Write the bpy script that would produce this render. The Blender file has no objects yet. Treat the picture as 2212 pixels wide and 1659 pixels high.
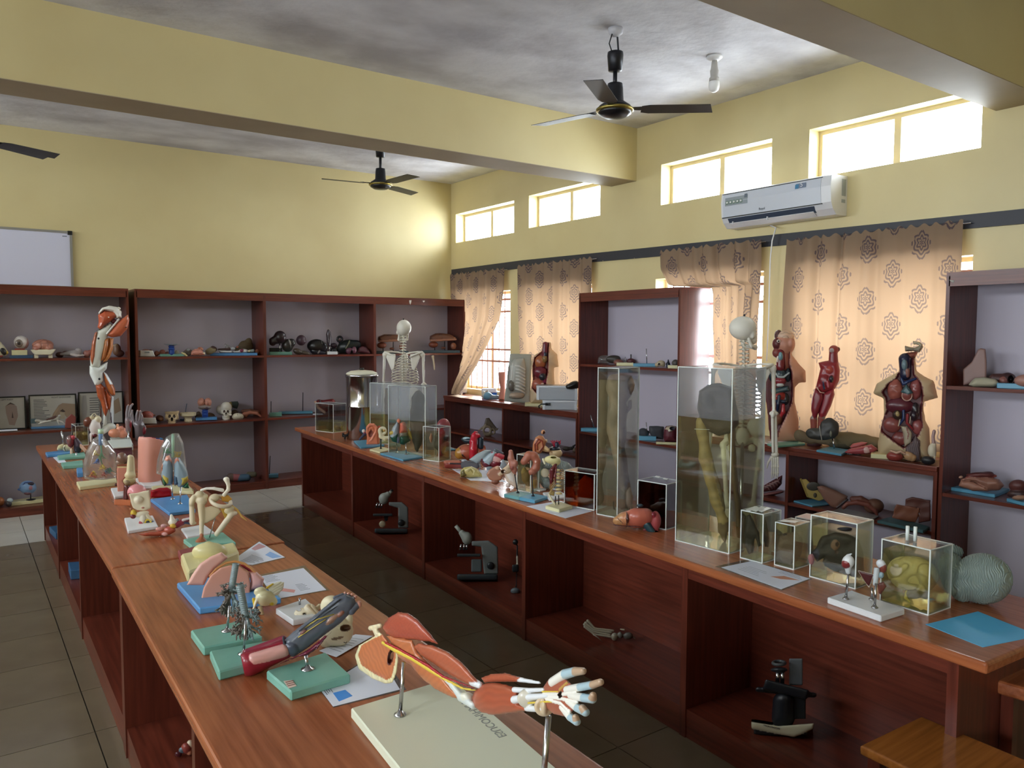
import bpy, bmesh, math, random
import numpy as np
from mathutils import Vector, Matrix
random.seed(4); RNG = np.random.default_rng(7)
SC = bpy.context.scene
COL = SC.collection
# ------------------------------------------------------------------ camera, sky, exposure
FPX = 1684.25; YAW, PIT, ROL = [math.radians(a) for a in (35.515, 3.648, 0.18)]; CAMH = 1.7
_f = np.array([math.sin(YAW)*math.cos(PIT), math.cos(YAW)*math.cos(PIT), -math.sin(PIT)])
_r0 = np.array([math.cos(YAW), -math.sin(YAW), 0.0]); _u0 = np.cross(_r0, _f)
_r = math.cos(ROL)*_r0 + math.sin(ROL)*_u0; _u = -math.sin(ROL)*_r0 + math.cos(ROL)*_u0
CAMP = np.array([0.0, 0.0, CAMH])
cam = bpy.data.objects.new('camera', bpy.data.cameras.new('camera')); COL.objects.link(cam)
cam.matrix_world = Matrix(((_r[0], _u[0], -_f[0], 0), (_r[1], _u[1], -_f[1], 0), (_r[2], _u[2], -_f[2], CAMH), (0, 0, 0, 1)))
cam.data.sensor_width = 36; cam.data.lens = 36*FPX/2212; cam.data.clip_start = 0.05
SC.camera = cam
world = bpy.data.worlds.new('sky'); SC.world = world; world.use_nodes = True
wn = world.node_tree.nodes; wl = world.node_tree.links
bg = wn['Background']; bg.inputs[0].default_value = (0.86, 0.93, 1.0, 1); bg.inputs[1].default_value = 24.0
SC.view_settings.view_transform = 'Standard'; SC.view_settings.look = 'None'
SC.view_settings.exposure = 0.62; SC.view_settings.gamma = 1.0; SC.view_settings.use_curve_mapping = False
cy = SC.cycles
cy.max_bounces = 12; cy.diffuse_bounces = 5; cy.glossy_bounces = 4; cy.transmission_bounces = 8; cy.transparent_max_bounces = 24
cy.caustics_reflective = False; cy.caustics_refractive = False; cy.sample_clamp_indirect = 6.0; cy.use_denoising = True
WX, BY, LX, FY, CZ = 5.36, 8.90, -3.4, -3.6, 3.66      # window wall x, back wall y, left wall x, front wall y, ceiling z
HD = 0.77                                               # desk height
def portal(y0, y1, z0, z1, x, sign):
    l = bpy.data.lights.new('window_daylight', 'AREA'); l.shape = 'RECTANGLE'; l.size = abs(z1-z0); l.size_y = abs(y1-y0)
    o = bpy.data.objects.new('window_daylight', l); COL.objects.link(o)
    o.location = (x, (y0+y1)/2, (z0+z1)/2); o.rotation_euler = (0, math.pi/2*sign, 0)
    l.cycles.is_portal = True
CLER = [(7.48, 8.78, 2.885, 3.255), (5.985, 7.19, 2.905, 3.27), (3.95, 5.15, 2.895, 3.265), (2.38, 3.615, 2.895, 3.265)]
LOWW = [(7.55, 8.68, 1.0, 2.22), (6.1, 7.25, 1.0, 2.22), (4.0, 5.2, 1.0, 2.22), (2.4, 3.68, 1.0, 2.22)]
FILLW = [(7.3, 8.7, 2.7, 3.35), (5.9, 7.2, 2.7, 3.35), (3.9, 5.2, 2.7, 3.35), (2.4, 3.7, 2.7, 3.35), (0.2, 1.4, 1.0, 2.3), (-3.0, -1.8, 1.0, 2.3)]  # unseen left-wall openings, added to fill the room with light
for w in CLER + LOWW: portal(*w, WX+0.19, 1)
for w in FILLW: portal(*w, LX-0.19, -1)
# ------------------------------------------------------------------ colours and materials
def lin(h):
    h = h.lstrip('#'); v = [int(h[i:i+2], 16)/255 for i in (0, 2, 4)]
    return tuple(c/12.92 if c <= 0.04045 else ((c+0.055)/1.055)**2.4 for c in v)
MATS = {}
class NT:
    def __init__(s, name):
        s.m = bpy.data.materials.new(name); s.m.use_nodes = True; s.t = s.m.node_tree; s.n = s.t.nodes
        s.b = s.n['Principled BSDF']; s.out = s.n['Material Output']
    def add(s, typ, **kw):
        nd = s.n.new(typ)
        for k, v in kw.items():
            if k.startswith('i_'):
                nd.inputs[int(k[2:])].default_value = v
            else: setattr(nd, k, v)
        return nd
    def link(s, a, b): s.t.links.new(a, b)
    def math(s, op, a, b=None, c=None):
        nd = s.n.new('ShaderNodeMath'); nd.operation = op
        for i, v in enumerate((a, b, c)):
            if v is None: continue
            if isinstance(v, (int, float)): nd.inputs[i].default_value = v
            else: s.link(v, nd.inputs[i])
        return nd.outputs[0]
def flat(name, col, rough=0.5, metal=0.0, spec=0.5, coat=0.0):
    if name in MATS: return MATS[name]
    t = NT(name); b = t.b
    b.inputs['Base Color'].default_value = (*lin(col), 1); b.inputs['Roughness'].default_value = rough
    b.inputs['Metallic'].default_value = metal; b.inputs['Specular IOR Level'].default_value = spec; b.inputs['Coat Weight'].default_value = coat
    MATS[name] = t.m; return t.m
def mottled(name, c1, c2, scale, rough=0.6, bump=0.0, bscale=None, stretch=(1, 1, 1), detail=6, spec=0.5, lo=0.35, hi=0.65):
    t = NT(name); tc = t.add('ShaderNodeTexCoord'); mp = t.add('ShaderNodeMapping'); mp.inputs['Scale'].default_value = stretch
    t.link(tc.outputs['Object'], mp.inputs[0])
    n = t.add('ShaderNodeTexNoise'); n.inputs['Scale'].default_value = scale; n.inputs['Detail'].default_value = detail; t.link(mp.outputs[0], n.inputs[0])
    r = t.add('ShaderNodeValToRGB'); r.color_ramp.elements[0].position = lo; r.color_ramp.elements[1].position = hi
    r.color_ramp.elements[0].color = (*lin(c1), 1); r.color_ramp.elements[1].color = (*lin(c2), 1)
    t.link(n.outputs[0], r.inputs[0]); t.link(r.outputs[0], t.b.inputs['Base Color'])
    t.b.inputs['Roughness'].default_value = rough; t.b.inputs['Specular IOR Level'].default_value = spec
    if bump:
        n2 = t.add('ShaderNodeTexNoise'); n2.inputs['Scale'].default_value = bscale or scale; n2.inputs['Detail'].default_value = 8; t.link(mp.outputs[0], n2.inputs[0])
        bp = t.add('ShaderNodeBump'); bp.inputs['Strength'].default_value = bump; bp.inputs['Distance'].default_value = 0.02
        t.link(n2.outputs[0], bp.inputs['Height']); t.link(bp.outputs[0], t.b.inputs['Normal'])
    MATS[name] = t.m; return t.m
def wood(name, c1, c2, axis, rough=0.3):
    st = [60, 60, 60]; st[axis] = 3.0
    t = NT(name); tc = t.add('ShaderNodeTexCoord'); mp = t.add('ShaderNodeMapping'); mp.inputs['Scale'].default_value = st
    t.link(tc.outputs['Object'], mp.inputs[0])
    n = t.add('ShaderNodeTexNoise'); n.inputs['Scale'].default_value = 1.0; n.inputs['Detail'].default_value = 5; n.inputs['Distortion'].default_value = 0.0
    t.link(mp.outputs[0], n.inputs[0])
    n2 = t.add('ShaderNodeTexNoise'); n2.inputs['Scale'].default_value = 2.2; t.link(tc.outputs['Object'], n2.inputs[0])
    mx = t.math('ADD', t.math('MULTIPLY', n.outputs[0], 0.75), t.math('MULTIPLY', n2.outputs[0], 0.25))
    r = t.add('ShaderNodeValToRGB'); r.color_ramp.elements[0].position = 0.36; r.color_ramp.elements[1].position = 0.64
    r.color_ramp.elements[0].color = (*lin(c1), 1); r.color_ramp.elements[1].color = (*lin(c2), 1)
    t.link(mx, r.inputs[0]); t.link(r.outputs[0], t.b.inputs['Base Color'])
    rr = t.math('MULTIPLY_ADD', n2.outputs[0], 0.06, rough-0.03); t.link(rr, t.b.inputs['Roughness'])
    t.b.inputs['Specular IOR Level'].default_value = 0.5
    MATS[name] = t.m; return t.m
def paint(name, rough, spec=0.5, grain=0.0, metal=0.0):
    t = NT(name); a = t.add('ShaderNodeAttribute', attribute_name='Col'); t.link(a.outputs['Color'], t.b.inputs['Base Color'])
    t.b.inputs['Roughness'].default_value = rough; t.b.inputs['Specular IOR Level'].default_value = spec; t.b.inputs['Metallic'].default_value = metal
    if grain:
        tc = t.add('ShaderNodeTexCoord'); n = t.add('ShaderNodeTexNoise'); n.inputs['Scale'].default_value = 90; n.inputs['Detail'].default_value = 6; t.link(tc.outputs['Object'], n.inputs[0])
        bp = t.add('ShaderNodeBump'); bp.inputs['Strength'].default_value = grain; bp.inputs['Distance'].default_value = 0.004
        t.link(n.outputs[0], bp.inputs['Height']); t.link(bp.outputs[0], t.b.inputs['Normal'])
    MATS[name] = t.m; return t.m
GLOSS = paint('painted_plastic', 0.28); SATIN = paint('satin_plastic', 0.45); MATTE = paint('matte_cast', 0.75, 0.3, 0.25)
WET = paint('preserved_tissue', 0.55, 0.4, 0.5)
WALLM = mottled('yellow_wall_paint', '#cbbb8a', '#d5c796', 1.3, 0.42, 0.12, 3.0, lo=0.3, hi=0.7)
CEILM = mottled('white_ceiling_plaster', '#b2b0b6', '#d8d8de', 1.5, 0.85, 0.6, 6.0, stretch=(1, 1.3, 1), lo=0.36, hi=0.62)
BEAMM = WALLM
SOFF = mottled('beam_soffit_tone', '#a99a80', '#b3a58b', 2.0, 0.6, 0.1, 4.0)  # beam undersides, a darker tone than the walls
WOODX = wood('red_brown_laminate_x', '#54251a', '#713526', 0); WOODY = wood('red_brown_laminate_y', '#54251a', '#713526', 1); WOODZ = wood('red_brown_laminate_z', '#4e2318', '#683023', 2)
TOPY = wood('desk_top_laminate', '#834528', '#a35c38', 1, 0.25)
STOOLW = wood('orange_stool_wood', '#8a5224', '#a5672f', 0, 0.2)
BACKM = flat('lavender_white_board', '#b6aebc', 0.5)
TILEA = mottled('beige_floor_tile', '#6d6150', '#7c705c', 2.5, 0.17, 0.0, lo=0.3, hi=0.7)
TILEB = mottled('lit_floor_tile', '#b9b5ab', '#c6c2b9', 2.5, 0.2, 0.0, lo=0.3, hi=0.7)  # far tile rows: the bright band of light is put into their colour
GROUT = flat('dark_grout', '#3f382f', 0.8)
STEEL = flat('polished_steel', '#c6c4c4', 0.16, 1.0); CHROME = flat('chrome', '#b5b5b8', 0.22, 1.0); DKMET = flat('dark_metal', '#2a2a2e', 0.4, 0.6)
BLACK = flat('black_plastic', '#141416', 0.35); WHITE = flat('white_plastic', '#e2e2e4', 0.3); CREAM = flat('cream_board', '#d6d2ac', 0.4)
GREENB = mottled('sea_green_board', '#6fa695', '#7fb5a4', 6, 0.35); BLUEB = mottled('blue_board', '#4a86bd', '#5a96cc', 6, 0.35); LBLUE = mottled('pale_blue_board', '#4f8fae', '#5f9dba', 6, 0.35)
WHITEB = flat('white_board_base', '#dcdee0', 0.35); CREAMB = flat('cream_model_base', '#d9d3a6', 0.4); PALEB = flat('pale_grey_base', '#cdd5ce', 0.4)
PAPER = flat('white_paper', '#dfe3f0', 0.5); PRINT = flat('grey_print', '#7d8290', 0.7); INK = flat('black_ink', '#26252a', 0.7)
ALUM = flat('brushed_aluminium', '#b0b2b6', 0.35, 0.8)
def clear(name, tint=(1, 1, 1), rough=0.03, gloss=0.12, haze=0.0, hazecol=(0.8, 0.85, 0.9)):
    t = NT(name); t.n.remove(t.b)
    tr = t.add('ShaderNodeBsdfTransparent'); tr.inputs[0].default_value = (*tint, 1)
    gl = t.add('ShaderNodeBsdfGlossy'); gl.inputs['Roughness'].default_value = rough
    lw = t.add('ShaderNodeLayerWeight'); lw.inputs[0].default_value = 0.25
    m = t.add('ShaderNodeMixShader'); f = t.math('MULTIPLY_ADD', lw.outputs['Fresnel'], 0.9, gloss*0.25)
    f = t.math('MINIMUM', f, 0.6)
    t.link(f, m.inputs[0]); t.link(tr.outputs[0], m.inputs[1]); t.link(gl.outputs[0], m.inputs[2])
    last = m
    if haze:
        d = t.add('ShaderNodeBsdfTranslucent'); d.inputs[0].default_value = (*hazecol, 1); d2 = t.add('ShaderNodeBsdfDiffuse'); d2.inputs[0].default_value = (*hazecol, 1)
        dm = t.add('ShaderNodeMixShader'); dm.inputs[0].default_value = 0.5; t.link(d.outputs[0], dm.inputs[1]); t.link(d2.outputs[0], dm.inputs[2])
        m2 = t.add('ShaderNodeMixShader'); m2.inputs[0].default_value = haze; t.link(m.outputs[0], m2.inputs[1]); t.link(dm.outputs[0], m2.inputs[2]); last = m2
    t.link(last.outputs[0], t.out.inputs[0]); MATS[name] = t.m; return t.m
ACRYL = clear('clear_acrylic', (0.96, 0.97, 0.97)); FOG = clear('fogged_acrylic', (0.95, 0.96, 0.97), 0.1, 0.12, 0.10)
FLUID = clear('yellow_fluid', (0.985, 0.965, 0.68), haze=0.07, hazecol=(0.9, 0.82, 0.4)); FLUID2 = clear('pale_yellow_fluid', (0.99, 0.98, 0.82), haze=0.04, hazecol=(0.9, 0.84, 0.5)); AMBER = clear('amber_fluid', (0.62, 0.2, 0.03)); DAMBER = clear('dark_amber_fluid', (0.22, 0.07, 0.03))
EDGE = flat('glued_acrylic_edge', '#dfe5e0', 0.25); GLASS = clear('window_glass', (0.97, 0.98, 0.98)); PLAST = clear('soft_clear_plastic', (0.93, 0.95, 0.95), 0.12, 0.3, 0.10, (0.85, 0.88, 0.86))
# ------------------------------------------------------------------ object helpers
def link(name, me, parent=None, mat=None, smooth=False):
    o = bpy.data.objects.new(name, me); COL.objects.link(o)
    if parent is not None: o.parent = parent
    if mat is not None and not me.materials: me.materials.append(mat)
    if smooth and len(me.polygons): me.polygons.foreach_set('use_smooth', [True]*len(me.polygons))
    return o
def empty(name, loc=(0, 0, 0), rz=0.0):
    o = bpy.data.objects.new(name, None); COL.objects.link(o); o.location = loc; o.rotation_euler = (0, 0, rz); o.empty_display_size = 0.05; return o
def tag(o, label=None, cat=None, group=None, kind=None):
    if label: o['label'] = label
    if cat: o['category'] = cat
    if group: o['group'] = group
    if kind: o['kind'] = kind
    return o
class MB:
    def __init__(s): s.bm = bmesh.new()
    def box(s, x0, x1, y0, y1, z0, z1):
        v = [s.bm.verts.new(p) for p in ((x0, y0, z0), (x1, y0, z0), (x1, y1, z0), (x0, y1, z0), (x0, y0, z1), (x1, y0, z1), (x1, y1, z1), (x0, y1, z1))]
        for f in ((3, 2, 1, 0), (4, 5, 6, 7), (0, 1, 5, 4), (1, 2, 6, 5), (2, 3, 7, 6), (3, 0, 4, 7)): s.bm.faces.new([v[i] for i in f])
        return s
    def prism(s, pts, dz):           # pts: loop of 3-D points; extruded by vector dz
        a = [s.bm.verts.new(p) for p in pts]; b = [s.bm.verts.new(Vector(p)+Vector(dz)) for p in pts]; n = len(a)
        s.bm.faces.new(a[::-1]); s.bm.faces.new(b)
        for i in range(n): s.bm.faces.new((a[i], a[(i+1) % n], b[(i+1) % n], b[i]))
        bmesh.ops.recalc_face_normals(s.bm, faces=s.bm.faces); return s
    def tube(s, path, r, seg=10, cap=True):
        P = [Vector(p) for p in path]; n = len(P); R = r if isinstance(r, (list, tuple)) else [r]*n; rings = []; up = None
        for i in range(n):
            d = (P[min(i+1, n-1)]-P[max(i-1, 0)]).normalized()
            if up is None: up = Vector((0, 0, 1)) if abs(d.z) < 0.9 else Vector((1, 0, 0))
            a = d.cross(up)
            if a.length < 1e-4: a = d.cross(Vector((1, 0.3, 0)))
            a.normalize(); b = a.cross(d).normalized(); up = b
            rings.append([s.bm.verts.new(P[i]+(a*math.cos(t)+b*math.sin(t))*R[i]) for t in [2*math.pi*k/seg for k in range(seg)]])
        for i in range(n-1):
            for k in range(seg): s.bm.faces.new((rings[i][k], rings[i][(k+1) % seg], rings[i+1][(k+1) % seg], rings[i+1][k]))
        if cap: s.bm.faces.new(rings[0][::-1]); s.bm.faces.new(rings[-1])
        return s
    def lathe(s, prof, c=(0, 0, 0), seg=24):      # prof: list of (r, z)
        rings = []
        for r, z in prof:
            rings.append([s.bm.verts.new((c[0]+max(r, 1e-4)*math.cos(2*math.pi*k/seg), c[1]+max(r, 1e-4)*math.sin(2*math.pi*k/seg), c[2]+z)) for k in range(seg)])
        for i in range(len(rings)-1):
            for k in range(seg): s.bm.faces.new((rings[i][k], rings[i][(k+1) % seg], rings[i+1][(k+1) % seg], rings[i+1][k]))
        s.bm.faces.new(rings[0][::-1]); s.bm.faces.new(rings[-1]); return s
    def bevel(s, w, seg=1):
        bmesh.ops.bevel(s.bm, geom=list(s.bm.edges), offset=w, segments=seg, affect='EDGES', profile=0.6); return s
    def xf(s, m): bmesh.ops.transform(s.bm, matrix=m, verts=s.bm.verts); return s
    def build(s, name, mat, parent=None, smooth=False):
        bmesh.ops.recalc_face_normals(s.bm, faces=s.bm.faces)
        me = bpy.data.meshes.new(name); s.bm.to_mesh(me); s.bm.free(); return link(name, me, parent, mat, smooth)
def box(name, x0, x1, y0, y1, z0, z1, mat, parent=None, bev=0.0):
    m = MB().box(x0, x1, y0, y1, z0, z1)
    if bev: m.bevel(bev, 2)
    return m.build(name, mat, parent)
def struct(o): o['kind'] = 'structure'; return o
# ------------------------------------------------------------------ the room
def wall_with_holes(name, x, thick, y0, y1, z0, z1, holes, mat):
    ys = sorted({y0, y1, *[h[0] for h in holes], *[h[1] for h in holes]}); zs = sorted({z0, z1, *[h[2] for h in holes], *[h[3] for h in holes]})
    m = MB(); xs = sorted((x, x+thick))
    for i in range(len(ys)-1):
        run = None
        for j in range(len(zs)-1):
            cyy, cz = (ys[i]+ys[i+1])/2, (zs[j]+zs[j+1])/2
            hole = any(h[0] < cyy < h[1] and h[2] < cz < h[3] for h in holes)
            if not hole:
                run = (run[0] if run else zs[j], zs[j+1])
            if (hole or j == len(zs)-2) and run:
                m.box(xs[0], xs[1], ys[i], ys[i+1], run[0], run[1]); run = None
    bmesh.ops.remove_doubles(m.bm, verts=m.bm.verts, dist=1e-5)
    return struct(m.build(name, mat))
wall_with_holes('wall_right', WX, 0.22, FY, BY, 0, CZ, CLER+LOWW, WALLM)
wall_with_holes('wall_left', LX, -0.22, FY, BY, 0, CZ, FILLW, WALLM)
struct(box('wall_back', LX-0.22, WX+0.22, BY, BY+0.2, 0, CZ, WALLM))
struct(box('wall_front', LX-0.22, WX+0.22, FY-0.2, FY, 0, CZ, WALLM))
struct(box('ceiling', LX-0.22, WX+0.22, FY-0.2, BY+0.2, CZ, CZ+0.15, CEILM))
for i, (ya, yb, zb) in enumerate(((5.47, 5.82, 3.17), (2.0, 2.3, 3.11), (-1.5, -1.2, 3.11))):
    b = struct(box('trim_%d' % (i+1), LX, WX, ya, yb, zb, CZ, BEAMM)); b['label'] = 'painted ceiling beam'
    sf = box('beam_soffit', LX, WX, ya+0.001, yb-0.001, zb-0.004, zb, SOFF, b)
# floor: grout bed with tiles laid on it
fl = struct(box('floor', LX-0.22, WX+0.22, FY-0.2, BY+0.2, -0.12, -0.006, GROUT))
TPX, TPY = 0.435, 0.46
def tile_mesh(mat):
    m = MB().box(0.0025, TPX-0.0025, 0.0025, TPY-0.0025, -0.006, 0.0); me = bpy.data.meshes.new('floor_tile')
    bmesh.ops.recalc_face_normals(m.bm, faces=m.bm.faces); m.bm.to_mesh(me); m.bm.free(); me.materials.append(mat); return me
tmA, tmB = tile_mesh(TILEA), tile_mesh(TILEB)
stA, stB = MB(), MB(); ntile = 0
for i in range(-9, 12):
    for j in range(-24, 4):
        x, y = 0.43+TPX*i, 7.34+TPY*j
        if x < LX-0.1 or x+TPX > WX+0.1 or y+TPY > BY+0.01: continue
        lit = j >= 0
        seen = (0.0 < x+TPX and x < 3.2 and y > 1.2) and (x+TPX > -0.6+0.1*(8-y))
        if seen and ntile < 295:
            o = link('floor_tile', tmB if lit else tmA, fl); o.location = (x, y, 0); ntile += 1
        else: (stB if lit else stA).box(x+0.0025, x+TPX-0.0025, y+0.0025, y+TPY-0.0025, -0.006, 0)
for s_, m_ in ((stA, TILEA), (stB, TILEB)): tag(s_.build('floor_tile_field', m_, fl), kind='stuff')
# windows: clerestory slots and barred lower windows in the right wall, unseen ones added in the left wall for fill light
FRAME = flat('cream_window_frame', '#cdbf9a', 0.5); BAR = flat('rusty_window_bar', '#8a5a4a', 0.6)
def window(n, y0, y1, z0, z1, x, bars=0, fr=FRAME):
    w = struct(empty('window_%d' % n, (x, (y0+y1)/2, z0))); h = (y1-y0)/2; H = z1-z0; t = 0.03
    m = MB(); m.box(-0.02, 0.02, -h, h, 0, t); m.box(-0.02, 0.02, -h, h, H-t, H); m.box(-0.02, 0.02, -h, -h+t, t, H-t); m.box(-0.02, 0.02, h-t, h, t, H-t)
    m.build('window_frame', fr, w)
    box('mullion', -0.02, 0.02, -0.025, 0.025, t, H-t, fr, w)
    for a, b in ((-h+t, -0.025), (0.025, h-t)): box('window_pane', -0.003, 0.003, a, b, t, H-t, GLASS, w)
    if bars:
        for k in range(1, 9):
            yy = -h+2*h*k/9; MB().tube([(-0.05, yy, 0), (-0.05, yy, H)], 0.007, 6).build('window_bar', BAR, w)
        for zz in (0.3, 0.42, 0.8, 0.92): box('window_bar', -0.06, -0.045, -h, h, H*zz-0.012, H*zz+0.012, BAR, w)
n = 0
for a in CLER: n += 1; window(n, *a, WX+0.15)
for a in LOWW: n += 1; window(n, *a, WX+0.15, 1)
for a in FILLW: n += 1; window(n, *a, LX-0.15)
# ------------------------------------------------------------------ furniture
def shelf_unit(name, x0, x1, y0, y1, H, div, planks, label, rotz=False, kick=0.08, hdr=0.085, board=BACKM):
    """bookcase opening towards -Y, local frame; rotz turns it so that it opens towards -X"""
    root = empty(name, (x0, y0, 0) if not rotz else rotz[0], 0 if not rotz else rotz[1]); W, D = x1-x0, y1-y0; t = 0.022
    tag(root, label, 'bookcase')
    for k, xd in enumerate(div):
        w = t if k in (0, len(div)-1) else t*1.35
        xa = min(max(xd-x0-w/2, 0), W-w); box('side_panel' if k in (0, len(div)-1) else 'divider', xa, xa+w, 0, D-0.01, 0, H-t, WOODZ, root)
    box('top_panel', 0, W, 0, D, H-t, H, WOODX, root)
    for k in range(len(div)-1):
        a, b = max(div[k]-x0, 0)+t*0.68, min(div[k+1]-x0, W)-t*0.68
        box('header_rail', a, b, 0, 0.018, H-hdr, H-t, WOODX, root)
        box('back_board', a, b, D-0.02, D-0.012, kick, H-t, board, root)
        for z in planks: box('shelf_board', a, b, 0.004, D-0.02, z-0.022, z, WOODX, root)
        box('kick_board', a, b, 0.012, 0.03, 0, kick-0.002, WOODX, root)
    return root
shelf_unit('bookcase', -1.20, 1.40, 8.44, 8.865, 2.135, (-1.20, 0.10, 1.40), (0.085, 0.785, 1.462), 'long wooden bookcase on the back wall under the whiteboard')
shelf_unit('bookcase', 1.455, 5.29, 8.44, 8.865, 2.135, (1.455, 2.735, 4.035, 5.29), (0.085, 0.775, 1.462), 'three-bay wooden bookcase along the back wall behind the first skeleton')
shelf_unit('bookcase', 0, 1.305, 0, 0.385, 2.10, (0, 1.305), (0.085, 0.755, 1.413), 'tall single wooden bookcase between the curtained windows', ((4.95, 5.82, 0), -math.pi/2))
shelf_unit('bookcase', 0, 1.6, 0, 0.385, 2.085, (0, 1.6), (0.085, 0.728, 1.393), 'wooden bookcase at the right edge in front of the wide curtain', ((4.95, 2.365, 0), -math.pi/2))
def low_cabinet(y_far, y_near, H, div, plank, label, over=0.01):
    root = empty('low_cabinet', (4.95, y_far, 0), -math.pi/2); tag(root, label, 'cabinet'); W, D, t = y_far-y_near, 0.39, 0.024
    box('cabinet_top', 0, W, -over, D, H-0.032, H, WOODX, root, 0.004)
    for k, yd in enumerate(div):
        xa = min(max(y_far-yd-t/2, 0), W-t); box('divider', xa, xa+t, 0, D-0.02, 0, H-0.032, WOODZ, root)
    for k in range(len(div)-1):
        a, b = y_far-div[k]+t/2, y_far-div[k+1]-t/2
        if k == 0: a = max(a, t)
        box('back_board', a, b, D-0.02, D-0.01, 0, H-0.032, BACKM, root); box('shelf_board', a, b, 0.006, D-0.02, plank-0.022, plank, WOODX, root); box('shelf_board', a, b, 0.006, D-0.02, 0.062, 0.085, WOODX, root)
        box('rail', a, b, 0.002, 0.02, H-0.062, H-0.032, WOODX, root); box('kick_board', a, b, 0.01, 0.028, 0, 0.062, WOODX, root)
    return root
low_cabinet(8.40, 5.83, 0.935, (8.40, 7.115, 5.83), 0.50, 'low wooden cabinet under the far window next to the corner')
low_cabinet(4.50, 2.375, 0.885, (4.50, 3.45, 2.375), 0.47, 'low wooden cabinet under the wide curtain holding torso models')
def desk(label, A, ang, L, W, posts, over=0.03, near_over=0.10, back_panel=True, H=HD, opening=1):
    """A: world xy of the far front top corner; local x runs along the front edge towards the camera, y goes to the back"""
    root = empty('desk', (A[0], A[1], 0), ang); tag(root, label, 'desk')
    m = MB().box(0, L, 0, W, H-0.036, H); m.bevel(0.010, 3); m.build('desk_top', TOPX, root)
    t = 0.034; x0, x1 = posts[0], posts[-1]
    for k, p in enumerate(posts):
        if k in (0, len(posts)-1): box('end_panel', p-t/2, p+t/2, over, W-over, 0, H-0.036, WOODZ, root)
        else: box('divider', p-t/2, p+t/2, over, W-over, 0, H-0.036, WOODZ, root)
    for k in range(len(posts)-1):
        a, b = posts[k]+t/2, posts[k+1]-t/2
        for yy in ((over+0.002, over+0.02),) if back_panel else ((over+0.002, over+0.02), (W-over-0.02, W-over-0.002)):
            box('apron_rail', a, b, yy[0], yy[1], H-0.085, H-0.036, WOODX, root); box('kick_board', a, b, yy[0]+0.004, yy[1]+0.004, 0, 0.10, WOODX, root)
        box('shelf_board', a, b, over+0.006, W-over-0.006, 0.10, 0.122, WOODX, root)
        if back_panel: box('back_panel', a, b, W*0.62, W*0.62+0.015, 0.122, H-0.036, WOODX, root)
        else: box('back_panel', a, b, W*0.5-0.007, W*0.5+0.008, 0.122, H-0.036, WOODX, root)
    return root
TOPX = wood('desk_top_laminate_x', '#8a4a2c', '#a9633d', 0, 0.25)
MDA = (2.72, 7.534); MDANG = math.atan2(0.973-7.534, 2.359-2.72)
desk('long wooden desk in the middle carrying tall specimen jars', MDA, MDANG, 6.57, 0.70, (0.13, 1.49, 2.85, 4.12, 5.35, 6.46))
desk('far half of the left desk with the leg model', (0.515, 7.50), math.atan2(-4.10, -0.04), 4.10, 0.70, (0.13, 1.35, 2.65, 4.08), back_panel=False)
desk('near half of the left desk with the muscled arm', (0.472, 3.39), math.atan2(-1.75, -0.042), 3.2, 0.69, (0.02, 1.3, 2.5, 3.1), back_panel=False)
# ------------------------------------------------------------------ reading points of the room: camera rays onto real surfaces
def ray(px, py): return _r*(px-1106)/FPX - _u*(py-829.5)/FPX + _f
def onz(px, py, z): d = ray(px, py); return CAMP+d*((z-CAMH)/d[2])
def onx(px, py, x): d = ray(px, py); return CAMP+d*(x/d[0])
def ony(px, py, y): d = ray(px, py); return CAMP+d*(y/d[1])
# ------------------------------------------------------------------ solids from distance fields (organic shapes)
def E(x, y, rx, ry, c, rd=None, a=0, d=0): return dict(t='e', p=(x, d, -y), r=(rx, rd if rd else min(rx, ry), ry), a=a, c=c)
def B(x, y, hx, hy, c, hd=None, a=0, d=0, rn=1.0): return dict(t='b', p=(x, d, -y), r=(hx, hd if hd else min(hx, hy), hy), a=a, c=c, rn=rn)
def C(x1, y1, x2, y2, r1, r2, c, d1=0, d2=0): return dict(t='c', p=(x1, d1, -y1), q=(x2, d2, -y2), r1=r1, r2=r2, c=c)
def T(x, y, R, r, c, tilt=0, a=0, d=0): return dict(t='t', p=(x, d, -y), R=R, r=r, tilt=tilt, a=a, c=c)
def L(pts, r, c):
    out = []; n = len(pts); R = r if isinstance(r, (list, tuple)) else [r]*n
    for i in range(n-1):
        p, q = pts[i], pts[i+1]; out.append(C(p[0], p[1], q[0], q[1], R[i], R[i+1], c, p[2] if len(p) > 2 else 0, q[2] if len(q) > 2 else 0))
    return out
def Pg(pts, th, c, d=0, pil=None, gx=0.0, rn=1.0): return dict(t='p', P=np.array([(x, -y) for x, y in pts], float), th=th, c=c, d=d, pil=pil, gx=gx, rn=rn)
def N(p): p = dict(p); p['sub'] = True; return p
def _bb(p):
    if p['t'] == 'c':
        a = np.minimum(np.array(p['p'])-p['r1'], np.array(p['q'])-p['r2']); b = np.maximum(np.array(p['p'])+p['r1'], np.array(p['q'])+p['r2']); return a, b
    if p['t'] == 'p':
        lo, hi = p['P'].min(0), p['P'].max(0); ds = [p['d']+p['gx']*lo[0], p['d']+p['gx']*hi[0]]
        return np.array((lo[0], min(ds)-p['th'], lo[1])), np.array((hi[0], max(ds)+p['th'], hi[1]))
    if p['t'] == 't': R = p['R']+p['r']; return np.array(p['p'])-R, np.array(p['p'])+R
    r = np.array(p['r'], float); ca, sa = abs(math.cos(math.radians(p['a']))), abs(math.sin(math.radians(p['a'])))
    r = np.array([ca*r[0]+sa*r[2], r[1], sa*r[0]+ca*r[2]])+(p.get('rn', 0) if p['t'] == 'b' else 0); return np.array(p['p'])-r, np.array(p['p'])+r
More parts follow.
